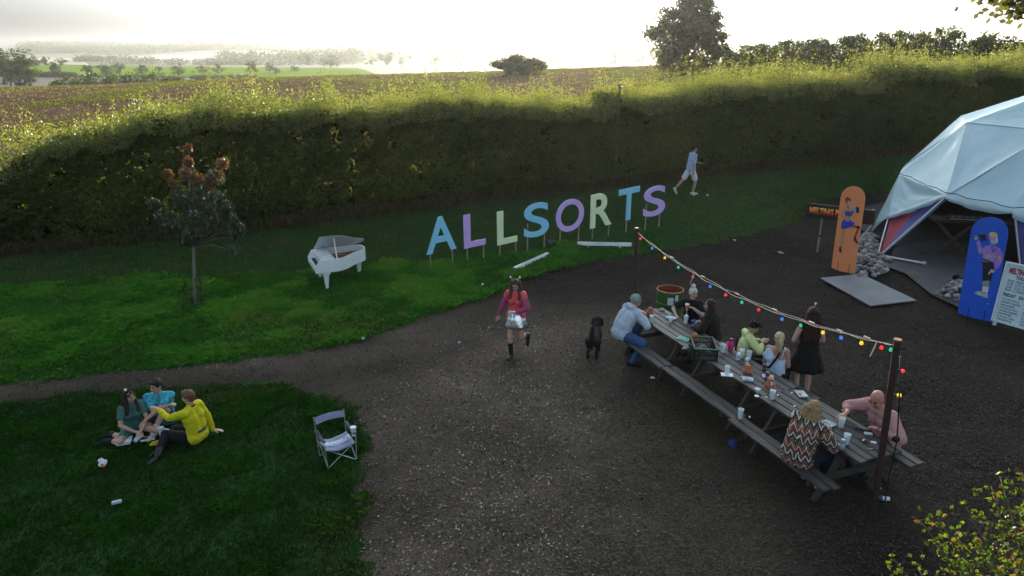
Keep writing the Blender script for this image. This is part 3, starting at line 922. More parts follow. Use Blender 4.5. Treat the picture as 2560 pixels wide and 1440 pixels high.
# ------------------------------------------------------------------ young maple on the grass
def maple():
    base = P(489, 765)
    t = thing('young_maple_tree', 'slim young tree with copper leaves at its tips standing in the long grass', 'tree', base)
    b = B()
    b.tube([(0, 0, -.05), (.08, 0, .7), (.17, 0, 1.5), (.24, 0, 2.2), (.30, 0, 3.0), (.41, 0, 3.75)], [.05, .042, .036, .028, .018, .008], 8)
    tips = [(-.23, 0, 3.75, .11, 1), (-.22, 0, 3.45, .15, 1), (-.25, .05, 3.2, .2, .8), (.5, .1, 3.4, .16, .9), (.42, -.05, 3.1, .25, .45), (-.72, .1, 3.15, .15, 1), (-.55, 0, 2.95, .18, .9), (-.35, -.1, 2.75, .26, .5),
            (-.98, 0, 2.5, .15, .8), (-.85, .1, 2.35, .2, .4), (-.6, -.2, 2.2, .28, .2), (-.2, -.25, 2.6, .32, .2), (.15, -.2, 2.75, .3, .35), (.5, -.1, 2.65, .28, .15), (.68, 0, 2.4, .22, .05), (.82, 0, 2.12, .22, .05),
            (.98, .05, 1.9, .2, .05), (1.02, 0, 1.7, .15, .05), (.92, -.1, 1.42, .12, .05), (.5, -.25, 2.1, .32, .2), (.1, -.35, 2.15, .35, .1), (-.3, -.3, 2.05, .3, .1), (-.55, .1, 1.9, .25, .15), (.3, .2, 2.3, .35, .25),
            (-.1, .3, 2.4, .35, .3), (.55, .2, 1.85, .26, .15), (.1, -.2, 1.75, .24, .05), (-.2, -.1, 1.65, .18, .1), (.3, -.1, 3.0, .2, .75), (0, 0, 3.05, .2, .75)]
    tips = [(x + .13 * z + .06 * max(0, z - 1.3), y, z, r * random.uniform(.72, .95), o * .8 if z > 2.9 else o * .3) for x, y, z, r, o in tips]
    for x, y, z, r, o in tips[3:]:
        a = Vector((.17 + .09 * max(0, min(z - .75, 2.9) - 1.4), 0, min(max(1.45, z - .75), 2.9)))
        q = Vector((x, y, z))
        b.tube([a, (a + q) / 2 + Vector((0, 0, .1)), q], [.014, .009, .004], 4)
    b.build('trunk', BARK_P, t, True)
    for nm, test in (('copper_leaves', lambda o: o > .4), ('crown', lambda o: o <= .4)):
        C, rv, A = [], [], []
        for x, y, z, r, o in tips:
            if not test(o): continue
            n = int(90 + 700 * r)
            v = rand_unit(n) * (r * rng.random(n) ** .4)[:, None]
            C.append(v + [x, y, z]); rv.append(np.clip((.75 + .25 * rng.random(n)) * (rng.random(n) < o) + .45 * rng.random(n), 0, 1))
            a = rand_unit(n) * .6 + [0, 0, -.7]; A.append(a / np.linalg.norm(a, axis=1, keepdims=True))
        leaf_obj(nm, np.vstack(C), .085, .052, L_MAPLE, t, np.vstack(A), np.concatenate(rv))
    # broken mesh guard at the foot
    b = B()
    for k in range(5):
        a = k * 1.3 + .4
        b.tube([(.17 * math.cos(a), .1 * math.sin(a), 0), (.2 * math.cos(a) + .02, .12 * math.sin(a), .4), (.18 * math.cos(a) + .03, .1 * math.sin(a), .75 + .15 * (k % 2))], .006, 4)
    b.build('guard_stakes', BARK, t)
    C = np.array([[.17 + random.gauss(0, .05), random.gauss(0, .05), random.uniform(.02, .85)] for _ in range(70)] + [[-.17 + random.gauss(0, .03), random.gauss(0, .05), random.uniform(.05, .6)] for _ in range(30)])
    leaf_obj('withered_leaves', C, .07, .04, leaf_mat('withered', [(0, (.05, .035, .02)), (1, (.10, .07, .04))], .2, 1, 0), t)
maple()

# ------------------------------------------------------------------ hawthorn bush by the camera, and a hanging spray
def hawthorn():
    base = Vector((3.9, 3.1, 0))
    t = thing('hawthorn_bush', 'sunlit yellow-green thorn bush reaching in at the bottom right corner', 'bush', base)
    sprays = [((2235, 1400), 4.6), ((2300, 1300), 4.7), ((2345, 1295), 4.9), ((2415, 1268), 5.1), ((2478, 1215), 5.3), ((2500, 1190), 5.4), ((2555, 1180), 5.3), ((2300, 1430), 4.4), ((2350, 1375), 4.7), ((2390, 1355), 4.9),
              ((2440, 1340), 5.0), ((2490, 1310), 5.1), ((2530, 1290), 5.0), ((2560, 1250), 5.0), ((2600, 1230), 5.0), ((2420, 1410), 4.5), ((2470, 1400), 4.6), ((2520, 1370), 4.7), ((2560, 1340), 4.8), ((2550, 1420), 4.5),
              ((2380, 1450), 4.3), ((2610, 1320), 4.8), ((2620, 1420), 4.6), ((2480, 1460), 4.3), ((2640, 1260), 5.2)]
    b = B(); C, A, rv = [], [], []
    for (px, py), d in sprays:
        tip = D(px, py, d) - base
        root = Vector((random.uniform(-.2, .2), random.uniform(-.1, .3), random.uniform(.3, 1.0)))
        mid = (root + tip) / 2 + Vector((0.05, 0, .25))
        pts = [root * (1 - s_) ** 2 + mid * 2 * s_ * (1 - s_) + tip * s_ * s_ for s_ in (k / 8 for k in range(9))]
        b.tube(pts, [.014 - .0012 * k for k in range(9)], 5)
        for k in range(64):
            s_ = 1 - random.random() ** 1.4 * .62
            q = root * (1 - s_) ** 2 + mid * 2 * s_ * (1 - s_) + tip * s_ * s_
            sp = .03 + .11 * (1 - s_) + .012
            C.append(q + Vector((random.gauss(0, sp), random.gauss(0, sp), random.gauss(0, sp))))
            rv.append(random.random())
    for k in range(14):
        tipx = Vector((random.uniform(-.6, .6), random.uniform(-.4, .6), random.uniform(1.0, 2.0)))
        b.tube([(0, 0, 0), tipx * .5, tipx], [.03, .02, .01], 6)
    b.build('branches', BARK, t, True)
    n = len(C)
    C = np.array([tuple(c) for c in C])
    # lobed leaves: two crossing rhombi each
    g1 = leaves_arrays(C, .046 * rng.uniform(.7, 1.2, n), .030)
    a2 = leaves_arrays(C + rng.normal(0, .006, (n, 3)), .032, .038, rnd=np.array(rv))
    V = np.vstack([g1[0], a2[0]]); F = np.vstack([g1[1], a2[1] + len(g1[0])]); r_ = np.concatenate([np.repeat(np.array(rv), 4), a2[2]])
    np_mesh('foliage', V, F, L_HAW, t, r_, kind='stuff')
    bb = B()
    for k in range(9):
        q = D(2508 + random.gauss(0, 12), 1372 + random.gauss(0, 10), 4.7 + random.gauss(0, .05)) - base
        bb.ball(q, .009, 6, 4)
    bb.build('berries', mat('haw_berry', (.10, .02, .015), .5), t, True, kind='stuff')
hawthorn()

def overhang():
    base = Vector((9.6, 5.6, 0))
    t = thing('overhanging_tree', 'tree outside the right edge whose leafy spray hangs into the top corner', 'tree', base)
    b = B()
    b.tube([(0, 0, -.1), (.1, 0, 2.2), (0, .1, 4.4), (-.1, .3, 6.4), (0, .4, 8.5)], [.2, .17, .14, .1, .05], 9)
    tips = [D(2500, 8, 9.0), D(2530, 30, 9.1), D(2552, 20, 9.2), D(2545, -20, 9.0), D(2480, -8, 9.0), D(2580, 38, 9.1), D(2600, 0, 9.2), D(2560, -40, 9.1)]
    tips_l = [q - base for q in tips]
    for q in tips_l:
        hub_ = Vector((-.5, 1.6, 6.35))
        if q is tips_l[0]: b.tube([(0, .2, 5.2), (-.15, .8, 6.0), hub_], [.07, .05, .03], 6)
        b.tube([hub_, (hub_ + q) / 2 + Vector((random.uniform(-.1, .1), 0, random.uniform(.05, .25))), q], [.022, .012, .004], 5)
    C = []
    for q in tips:
        q = np.array(q - base)
        n = 60
        C.append(q + rng.normal(0, 1, (n, 3)) * [.13, .13, .08] + np.abs(rng.normal(0, .12, (n, 1))) * [1, 0, .4])
    for k in range(60):
        v = rand_unit(1)[0] * 1.9
        q = np.array([.6, .6, 8.6]) + v * [1, 1, .8]
        C.append(q + rng.normal(0, .35, (70, 3)))
    b.build('trunk', BARK, t, True)
    leaf_obj('crown', np.vstack(C), .10, .075, L_OAK, t)
overhang()

# single post standing in the hedge
pb = B(); q = P(1583, 470)
s_ = 33.0
hp = Vector((*(HA + HU * ((q.x - HA[0]) * HU[0] + (q.y - HA[1]) * HU[1]) + HN * .5), 0)); g0 = hz(hp.x, hp.y)
ft_ = thing('fence_post', 'weathered fence post rising out of the top of the hedge', 'post', (hp.x, hp.y, g0))
pb.box((0, 0, 1.9), (.09, .09, 3.8)); pb.build('post', mat('weathered_post', (.16, .14, .11), .9, .2, 4, .4), ft_)
pb = B(); pb.cyl((.05, 0, 3.65), (.16, 0, 3.68), .015, n=6); pb.build('insulator', mat('black_plastic', (.015, .015, .016), .45), ft_)


# ------------------------------------------------------------------ dome tent
M_CANVAS = mat('white_canvas', (.62, .86, .94), .55, .06, 1.2, .25, 9, spec=.5)
_nt = M_CANVAS.node_tree                               # thin cloth: some of the light comes through
_pb = _nt.nodes['Principled BSDF']; _ou = [n for n in _nt.nodes if n.type == 'OUTPUT_MATERIAL'][0]
_tr = _nt.nodes.new('ShaderNodeBsdfTranslucent'); _tr.inputs[0].default_value = (.62, .72, .74, 1)
_mx = _nt.nodes.new('ShaderNodeMixShader'); _mx.inputs[0].default_value = .38
_nt.links.new(_pb.outputs[0], _mx.inputs[1]); _nt.links.new(_tr.outputs[0], _mx.inputs[2]); _nt.links.new(_mx.outputs[0], _ou.inputs['Surface'])
M_LINER = mat('blue_liner', (.05, .06, .22), .7, .15, 3)
M_LINER_R = mat('red_liner', (.35, .03, .06), .7, .15, 3)
M_STEEL = mat('galvanised_steel', (.42, .43, .45), .4, .15, 12, metal=.8)
M_ROPE = mat('dark_rope', (.08, .08, .09), .8)
M_CONC = mat('dusty_concrete', (.055, .055, .06), .75, .25, 1.4, .3, 25)
M_DARKWOOD = mat('dark_stained_wood', (.03, .02, .015), .7, .3, 3, .3, 30, stretch=(1, 1, 8))
Cx, Cy = DOME_C

def dome():
    t = thing('dome_tent', 'large white canvas dome tent with a dark open entrance at the right edge', 'tent', (Cx, Cy, DOME_Z))
    def pol(a, r, z): return Vector((r * math.cos(R(a)), r * math.sin(R(a)), z))
    def loc(x, y, z): return Vector((x - Cx, y - Cy, z))
    B1, N1, N2, B2 = loc(10.4, 18.6, 0), loc(11.85, 18.35, 1.82), loc(12.7, 16.9, 1.72), loc(12.95, 16.4, 0)
    Lf, Lb = loc(11.3, 20.0, .85), loc(11.7, 21.4, .35)
    ang = [251, 277, 303, 329, 355, 21, 47, 73, 99, 125, 150, 175]
    base = [B1, B2] + [pol(a, 6.0, 0) for a in ang]
    ring = [N1, N2] + [pol(a + (0 if a != 251 else -2), 5.5, 1.9) for a in ang]
    ring[13] = pol(176, 5.25, 1.9); base[13] = pol(175, 5.75, 0)
    for k_, r_ in ((10, 4.4), (11, 4.4), (12, 4.6)):
        ring[k_] = pol(ang[k_ - 2], r_, 1.9); base[k_] = pol(ang[k_ - 2], r_ + .3, 0)
    r2 = []
    for k in range(7):
        a = ring[2 * k + 1]
        aa = math.degrees(math.atan2(a.y, a.x)); aa = 219 if k == 0 else aa
        r2.append(pol(aa, 3.55, 3.5))
    top = Vector((0, 0, 5.0))
    def panel(a, b, c, name='canvas_panel', m=M_CANVAS, sag=.10, wr=1.0, n=16):
        a, b, c = Vector(a), Vector(b), Vector(c)
        nrm = (b - a).cross(c - a).normalized()
        if nrm.dot((a + b + c) / 3 + Vector((0, 0, -0.0))) < 0: nrm = -nrm
        V, ix = [], {}
        for i in range(n + 1):
            for j in range(n + 1 - i):
                u, v = i / n, j / n; w = 1 - u - v
                p = a * w + b * u + c * v
                e = min(u, v, w) * 3
                q = p + Vector((3.1, 1.7, 0))
                # tension folds run out of the corners, fading towards the middle
                f = 0
                for cor, wt in ((a, w), (b, u), (c, v)):
                    d = p - cor; L = max(d.length, 1e-3)
                    o = ((b if cor is a else a) - cor).normalized()
                    th = math.acos(max(-1, min(1, d.dot(o) / L)))
                    f += math.sin(th * 17 + 3 * float(vnoise(q.x, q.y, q.z))) * max(0, wt - .25) * min(L, .8)
                d_ = -sag * (27 * u * v * w) * .6 + wr * (.06 * f + .05 * (float(fbm(q.x * 1.3, q.y * 1.3, q.z * 1.3)) - .5) * min(1, e * 2))
                ix[i, j] = len(V); V.append(p + nrm * d_)
        F = []
        for i in range(n):
            for j in range(n - i):
                F.append((ix[i, j], ix[i + 1, j], ix[i, j + 1]))
                if i + j < n - 1: F.append((ix[i + 1, j], ix[i + 1, j + 1], ix[i, j + 1]))
        if (V[F[0][1]] - V[F[0][0]]).cross(V[F[0][2]] - V[F[0][0]]).dot(nrm) < 0: F = [f[::-1] for f in F]
        return np_mesh(name, np.array([tuple(v) for v in V]), np.array(F), m, t, smooth=True)
    edges = []
    for k in range(7):
        panel(ring[2 * k], ring[2 * k + 1], r2[k]); panel(ring[2 * k + 1], ring[(2 * k + 2) % 14], r2[k])
        panel(ring[(2 * k + 2) % 14], r2[(k + 1) % 7], r2[k]); panel(r2[k], r2[(k + 1) % 7], top)
        edges += [(ring[2 * k], r2[k]), (r2[k], r2[(k + 1) % 7]), (ring[(2 * k + 2) % 14], r2[k])]
    for k in range(2, 13):
        panel(base[k], base[k + 1], ring[k]); panel(base[k + 1], ring[k + 1], ring[k])
    panel(ring[13], N1, Lf, wr=2.2); panel(ring[13], Lf, Lb, wr=1.5)
    # sagging hem between the two entrance nodes, then on to the right
    def hem(a, b, drop, sag, name):
        V, n = [], 24
        for i in range(n + 1):
            u = i / n; p = a.lerp(b, u)
            for j in range(5):
                v = j / 4
                dz = -v * (drop + sag * 4 * u * (1 - u)) + (.012 * math.sin(u * 19 + v * 3) * v)
                out = Vector((p.x, p.y, 0)).normalized() * (.04 + .07 * math.sin(v * math.pi) + .02 * math.sin(u * 23))
                V.append(p + out + Vector((0, 0, dz + .05)))
        F = [(i * 5 + j, (i + 1) * 5 + j, (i + 1) * 5 + j + 1, i * 5 + j + 1) for i in range(n) for j in range(4)]
        o = np_mesh(name, np.array([tuple(v) for v in V]), np.array(F), M_CANVAS, t, smooth=True)
        return o
    hem(N1, N2, .12, .12, 'hem'); hem(N2, ring[2], .22, .30, 'hem'); hem(Lf, N1, .10, .06, 'hem')
    # liner walls seen inside the entrance
    def tri(a, b, c, m, name='liner'):
        panel(a, b, c, name, m, .05, .5, 6)
    inward = Vector((.10, .06, 0))
    mid = Lf.lerp(N1, .45) + inward - Vector((0, 0, .1))
    tri(Lf + inward - Vector((0, 0, .1)), mid, B1 + inward, M_LINER_R); tri(mid, N1 + inward - Vector((0, 0, .08)), B1 + inward, M_LINER)
    tri(N2 + Vector((.12, .12, -.1)), B2 + Vector((.15, .1, 0)), base[2] + Vector((0, .25, 0)), M_LINER); tri(N2 + Vector((.12, .12, -.1)), base[2] + Vector((0, .25, 0)), ring[2] + Vector((0, .25, -.1)), M_LINER)
    # dark cloth hung behind the entrance, round the back
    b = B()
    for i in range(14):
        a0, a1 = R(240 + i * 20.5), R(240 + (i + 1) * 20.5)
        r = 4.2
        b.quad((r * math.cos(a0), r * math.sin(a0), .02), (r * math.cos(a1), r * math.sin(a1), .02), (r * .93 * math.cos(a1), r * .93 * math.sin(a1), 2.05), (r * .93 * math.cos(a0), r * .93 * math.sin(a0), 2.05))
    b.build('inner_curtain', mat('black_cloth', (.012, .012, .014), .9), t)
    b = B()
    cone = [(3.95, 2.0), (2.6, 3.1), (.01, 4.5)]  # black cone added to stop light coming through the canvas
    b.lathe(cone, (0, 0, 0), 18); b.build('ceiling_light_block', mat('black_cloth', (.012, .012, .014), .9), t)
    # poles
    for a, c in ((N1, B1), (Lf, B1), (N2, B2), (N1, N2), (N1, Lf)):
        b = B(); b.cyl(a, c, .026, n=8); b.build('pole', M_STEEL, t, True, auto=40)
    for q in (B1, B2):
        b = B(); b.box(q + Vector((0, 0, .03)), (.22, .22, .04)); b.ball(q + Vector((0, 0, .09)), .06, 8, 6); b.build('foot_plate', M_STEEL, t)
    b = B(); b.cyl(B1 + Vector((.05, -.1, .08)), B1 + Vector((.85, -.75, .06)), .04, n=8); b.ball(B1 + Vector((.88, -.78, .06)), .07, 8, 6); b.build('anchor_bar', M_STEEL, t)
    b = B(); b.tube([Lb + Vector((-.25, -.2, .5)), Lb + Vector((-.35, -.5, .1)), B1 + Vector((-.35, .9, -.1))], .02, 5); b.build('guy_rope', mat('pale_rope', (.4, .38, .32), .9), t)
    for a, c in edges:
        if a.y > 3: continue
        b = B()
        ps = [a.lerp(c, k / 8) * 1.0 + (a.lerp(c, k / 8) - Vector((0, 0, -2))).normalized() * .012 for k in range(9)]
        b.tube(ps, .011, 4); b.build('seam', mat('canvas_seam', (.34, .40, .44), .6), t)
    for a, c in ((N1, N2), (N2, ring[2]), (N1, ring[13])):
        b = B()
        ps = [a.lerp(c, k / 12) + Vector((a.lerp(c, k / 12).x, a.lerp(c, k / 12).y, 0)).normalized() * (.10 + .03 * math.sin(k * 2.1)) + Vector((0, 0, .10 + .02 * math.sin(k))) for k in range(13)]
        b.tube(ps, .012, 4); b.build('lacing', M_ROPE, t)
    return base
dome()
# floor of the tent and its apron
b = B()
vs = [(Cx + 5.95 * math.cos(R(a)), Cy + 5.95 * math.sin(R(a)), DOME_Z + .02) for a in range(0, 360, 6)]
b.add(vs, [tuple(range(len(vs)))])
tag(b.build('tent_floor', mat('tent_floor_shaded', (.028, .028, .032), .8, .2, 2)), kind='structure')  # darker than the apron; the tent's inner shade is put into this colour
ap = [P(2215, 672), P(2262, 690), P(2330, 745), P(2395, 775), P(2480, 720), P(2560, 690), P(2480, 620), P(2330, 605), P(2235, 625)]
b = B(); b.add([(p.x, p.y, hz(p.x, p.y) + .075) for p in ap], [tuple(range(len(ap)))])
tag(b.build('concrete_apron', M_CONC), kind='structure')

# furniture inside the tent
def inside(px, py, z=DOME_Z + .02): return P(px, py, z)
q = inside(2425, 640)
tb = thing('mixing_desk', 'dark timber DJ desk with crossed legs deep inside the tent', 'desk', q, R(-18))
b = B(); b.box((0, 0, 1.02), (2.3, .7, .06)); b.build('desk_top', M_DARKWOOD, tb)
b = B(); b.box((.55, 0, .52), (1.1, .6, .94)); b.build('cabinet', M_DARKWOOD, tb)
for s in (-1, 1):
    b = B(); b.beam((-1.05 if s < 0 else -.1, -.2, 0), (-.1 if s < 0 else -1.05, -.2, 1.0), .09, .06, (0, 1, 0)); b.build('leg', mat('worn_plank', (.06, .042, .03), .8, .25, 3, stretch=(1, 1, 6)), tb)
b = B(); b.beam((-1.3, -.28, .05), (.1, -.28, .05), .09, .08); b.build('foot_rail', MATS['worn_plank'], tb)
mx = thing('sound_mixer', 'slim pale-edged mixer resting on the dark DJ desk in the tent', 'mixer', q + Vector((-.35, .0, 1.05)), R(-18))
b = B(); b.box((0, 0, .05), (.9, .35, .08)); b.build('case', mat('black_plastic', (.015, .015, .016), .45), mx)
b = B(); b.box((0, -.18, .05), (.9, .012, .02)); b.build('trim', mat('brushed_trim', (.5, .48, .38), .4, metal=.6), mx)
for k in range(5):
    b = B(); b.cyl((-.35 + .17 * k, -.06, .09), (-.35 + .17 * k, -.06, .115), .02, n=8); b.build('knob', M_STEEL, mx)

# cobbles heaped against the foot of the tent
M_COB = [mat('grey_cobble', (.20, .205, .21), .75, .25, 6, .3), mat('pale_cobble', (.32, .325, .33), .7, .2, 6, .3), mat('brown_cobble', (.15, .13, .115), .8, .25, 6, .3)]
def cobble_mesh(seed):
    g = random.Random(seed); b = B()
    b.ball((0, 0, 0), (.075 * g.uniform(.8, 1.3), .06 * g.uniform(.8, 1.2), .042 * g.uniform(.8, 1.2)), 7, 5)
    b.v = [(x * g.uniform(.88, 1.12), y * g.uniform(.88, 1.12), z * g.uniform(.88, 1.12)) for x, y, z in b.v]
    me = bpy.data.meshes.new('cobble'); me.from_pydata(b.v, [], b.f); me.materials.append(M_COB[seed % 3])
    me.polygons.foreach_set('use_smooth', [True] * len(me.polygons)); return me
COB = [cobble_mesh(k) for k in range(9)]
def cobbles(label, poly, n, hgt):
    pw = np.array([[P(x, y).x, P(x, y).y] for x, y in poly])
    c = pw.mean(0)
    t = thing('cobble_bank', label, 'cobbles', (c[0], c[1], hz(*c)))
    k = 0
    while k < n:
        x, y = random.uniform(pw[:, 0].min(), pw[:, 0].max()), random.uniform(pw[:, 1].min(), pw[:, 1].max())
        if not in_poly(np.array([x]), np.array([y]), pw)[0]: continue
        o = link('cobble', COB[random.randrange(9)], t)
        d = np.hypot(x - c[0], y - c[1]) / np.hypot(*(pw - c).T).max()
        o.location = (x - c[0], y - c[1], gz(x, y) - hz(*c) + .03 + random.random() * hgt * max(0, 1 - d))
        o.rotation_euler = (random.uniform(-.4, .4), random.uniform(-.4, .4), random.uniform(0, 6.3))
        s_ = random.uniform(.75, 1.5); o.scale = (s_, s_, s_)
        k += 1
cobbles('grey cobbles spilling out beside the left foot of the tent behind the orange board', [(2128, 700), (2140, 625), (2160, 585), (2190, 590), (2196, 640), (2225, 660), (2215, 690), (2165, 700)], 290, .16)
cobbles('small heap of grey cobbles against the left side of the blue board', [(2342, 742), (2368, 718), (2420, 705), (2425, 755), (2380, 768)], 95, .28)
q = P(2388, 712)
cl = thing('ground_anchor', 'black anchor bar with a clamp lying on the cobble heap by the blue board', 'anchor', q + Vector((0, 0, .12)), R(-25))
b = B(); b.cyl((0, 0, .06), (.6, .05, .05), .03, n=8); b.build('bar', mat('black_steel', (.02, .02, .022), .5, metal=.5), cl)
b = B(); b.ball((-.02, 0, .1), .08, 8, 6); b.cyl((-.1, 0, .02), (-.02, 0, .1), .035, n=8); b.build('clamp', MATS['black_steel'], cl)

# grey sheet of ply lying on the mulch in front of the entrance
pts = [P(2050, 700), P(2152, 690), P(2290, 756), P(2175, 769)]
c = sum(pts, Vector()) / 4
mt = thing('ground_mat', 'flat grey board laid on the mulch in front of the tent entrance', 'mat', c)
b = B()
n_ = len(pts); lo = [p - c + Vector((0, 0, .01 + gz(p.x, p.y) - p.z + .03)) for p in pts]; hi = [p + Vector((0, 0, .025)) for p in lo]
b.add(lo + hi, [(3, 2, 1, 0), (4, 5, 6, 7)] + [(k, (k + 1) % 4, 4 + (k + 1) % 4, 4 + k) for k in range(4)])
b.build('sheet', mat('grey_board', (.20, .205, .21), .75, .15, 1.5), mt)

# ------------------------------------------------------------------ picnic tables
M_PLANK = mat('weathered_plank', (.034, .030, .027), .62, .35, 2.5, .35, 22, c2=(.085, .08, .074), stretch=(1.2, 14, 14), spec=.35)
M_PLANK2 = mat('older_plank', (.030, .026, .023), .62, .35, 2.5, .35, 22, c2=(.09, .083, .077), stretch=(1.2, 14, 14), spec=.35)
M_FRAME = mat('table_timber', (.055, .045, .036), .8, .3, 3, .3, 20)
TU, TN, TO = Vector((-.358, .934, 0)), Vector((.934, .358, 0)), Vector((4.80, 7.72, 0))
T_YAW = math.atan2(TU.y, TU.x)
def T(u, n, z=0): return TO + TU * u + TN * n + Vector((0, 0, z))
def beam_mesh(L, w, h):
    b = B(); b.box((0, 0, 0), (L, w, h)); me = bpy.data.meshes.new('plank'); me.from_pydata(b.v, [], b.f); return me
PLM = [beam_mesh(1.93, .135, .035), beam_mesh(1.93, .135, .035)]
PLM[0].materials.append(M_PLANK); PLM[1].materials.append(M_PLANK2)
def add_plank(t, x, y, z, k, sx=1.0):
    o = link('plank', PLM[k % 2], t); o.location = (x, y, z); o.scale = (sx, 1, 1)
    bevel(o, .006, 1)
    return o
def picnic_table(label, u0, noff, yawoff=0.0, seed=0):
    g = random.Random(seed)
    t = thing('picnic_table', label, 'picnic table', T(u0, noff), T_YAW + yawoff, 'wooden picnic tables set end to end')
    for k in range(5):
        o = add_plank(t, g.uniform(-.012, .012), (k - 2) * .149, .7325 + g.uniform(-.003, .003), g.randrange(2)); o.rotation_euler = (g.uniform(-.01, .01), 0, g.uniform(-.003, .003))
    for s in (-1, 1):
        for k in range(2):
            add_plank(t, g.uniform(-.012, .012), s * (.745 + (k - .5) * .15), .4325 + g.uniform(-.003, .003), g.randrange(2))
    for x in (-.62, .62):
        for s in (-1, 1):
            b = B(); b.beam((x, s * .24, .70), (x, s * .66, .0), .09, .045, (1, 0, 0)); b.build('leg', M_FRAME, t)
        b = B(); b.beam((x - .045, -.86, .372), (x - .045, .86, .372), .045, .09); b.build('seat_bearer', M_FRAME, t)
        b = B(); b.beam((x - .045, -.35, .672), (x - .045, .35, .672), .045, .08); b.build('top_bearer', M_FRAME, t)
        b = B(); b.beam((x - .02 * x / .62, 0, .39), (x * .25, 0, .71), .06, .045, (0, 1, 0)); b.build('brace', M_FRAME, t)
    return t
picnic_table('nearest of the three end-to-end wooden picnic tables, by the near lamp post', .93, .0, 0, 1)
picnic_table('middle of the three end-to-end wooden picnic tables, with cups, trays and flower pots on it', 2.86, .07, .012, 2)
picnic_table('farthest of the three end-to-end wooden picnic tables, by the green oil drum', 4.80, .05, -.008, 3)

# ------------------------------------------------------------------ light posts and festoon
M_RUST = mat('rusty_steel', (.045, .022, .017), .7, .35, 7, .3, 40)
NEAR_P, FAR_P = T(-.16, -.09), T(5.98, -.06)
def post(label, base, top, w):
    t = thing('light_post', label, 'post', base)
    b = B(); d = top - base
    b.cyl((0, 0, -.1), d, w / 2, n=12); b.build('pole', M_RUST, t, True, auto=40)
    b = B(); b.cyl(d, d + Vector((0, 0, .02)), w * .55, n=12); b.build('cap', mat('rust_cap', (.22, .10, .06), .7), t)
    b = B(); b.cyl(d + Vector((0, -.02, -.09)), d + Vector((.09, -.05, -.09)), .018, n=8); b.build('hook', MATS['black_steel'], t)
    return t
NT, FT = NEAR_P + Vector((-.12, .02, 2.45)), FAR_P + Vector((-.10, .02, 2.42))
post('near rusty light post standing at the near end of the long table row', NEAR_P, NT, .085)
post('far rusty light post standing behind the far end of the long table row', FAR_P, FT, .085)
M_CABLE = mat('pale_cable', (.66, .60, .48), .6)
SOCK = mat('black_socket', (.012, .012, .013), .5)
BULB = {'red': mat('red_bulb', (.95, .05, .03), .2, 0, emit=.2), 'blue': mat('blue_bulb', (.05, .28, .95), .2, 0, emit=.15), 'green': mat('green_bulb', (.04, .75, .38), .2, 0, emit=.12), 'yellow': mat('yellow_bulb', (.98, .62, .04), .2, 0, emit=.25)}
def cab(t, s, w=0.0):
    p = FT.lerp(NT, t) + Vector((0, 0, -.06 - s * 4 * t * (1 - t)))
    return p
fc = thing('festoon_cable', 'twin pale festoon cables slung between the two light posts above the table', 'cable', FT)
for nm, s0, ph in (('cable', .33, 0), ('support_wire', .30, 1.7)):
    b = B(); n_ = 60
    pts = []
    for k in range(n_ + 1):
        t_ = k / n_
        wob = .02 * math.sin(t_ * 46 + ph) + (.03 * abs(math.sin(t_ * math.pi * 8.5)) if ph else 0)
        pts.append(cab(t_, s0 - wob * .5 + (.0 if ph else .0)) - FT + Vector((.012 * math.sin(t_ * 60 + ph), .01 * math.cos(t_ * 50), -abs(wob) * .5)))
    b.tube(pts, .0055 if not ph else .004, 5); b.build(nm, M_CABLE, fc, True)
for t_ in (.21, .37, .52, .66, .78, .86, .93):
    b = B(); p = cab(t_, .31) - FT; d = (NT - FT).normalized()
    b.cyl(p - d * .045 + Vector((0, 0, .012)), p + d * .045 + Vector((0, 0, .015)), .011, n=7); b.build('joint_sleeve', mat('amber_sleeve', (.80, .55, .34), .5), fc)
for t_ in (.33, .955):
    b = B(); p = cab(t_, .31) - FT; b.tube([p, p + Vector((-.03, -.02, -.08)), p + Vector((-.07, -.03, -.2))], .008, 4); b.build('loose_end', mat('pale_rope', (.4, .38, .32), .9), fc)
bulbs = ['red', 'blue', 'yellow', 'green', 'red', 'blue', 'red', 'green', 'red', 'blue', 'green', 'yellow', 'blue', 'yellow', 'red', 'green']
blab = ['red bulb nearest the far post on the festoon cable', 'blue bulb second from the far post on the festoon', 'yellow bulb third from the far post', 'green bulb fourth from the far post, over the mulch',
        'red bulb above the loose cable end near the far post', 'blue bulb sixth from the far post, right of the oil drum', 'red bulb left of centre over the dark-haired woman', 'green bulb halfway along the festoon',
        'red bulb over the person in the yellow hoodie', 'blue bulb left of the standing woman in black', 'green bulb just left of the standing woman in black', 'yellow bulb in front of the back of the standing woman',
        'blue bulb just right of the standing woman in black', 'yellow bulb with loose end beside it near the near post', 'red bulb last hanging one before the near post', 'green bulb tight against the near post']
def bulb(label, c, p, down=Vector((0, 0, -1))):
    t = thing('festoon_bulb', label, 'light bulb', p, 0, 'coloured festoon bulbs'); t.scale = (.60, .60, .60)
    q = down.to_track_quat('-Z', 'Y').to_matrix()
    b = B(); b.M = q.to_4x4(); b.lathe([(.012, .0), (.026, -.005), (.028, -.05), (.022, -.056)], n=10, close=True); b.build('socket', SOCK, t, True, auto=40)
    b = B(); b.M = q.to_4x4(); b.lathe([(.012, -.152), (.03, -.147), (.041, -.128), (.040, -.11), (.026, -.075), (.021, -.057)], n=12, close=True); b.build('glass', BULB[c], t, True, auto=50)
bt = [.028, .10, .175, .25, .325, .405, .475, .54, .605, .69, .75, .815, .865, .92, .968, .99]
for c_, l_, t_ in zip(bulbs, blab, bt):
    bulb(l_, c_, cab(t_, .33) + Vector((0, 0, -.005)), Vector((random.uniform(-.12, .12), random.uniform(-.12, .12), -1)))
ptop = NT
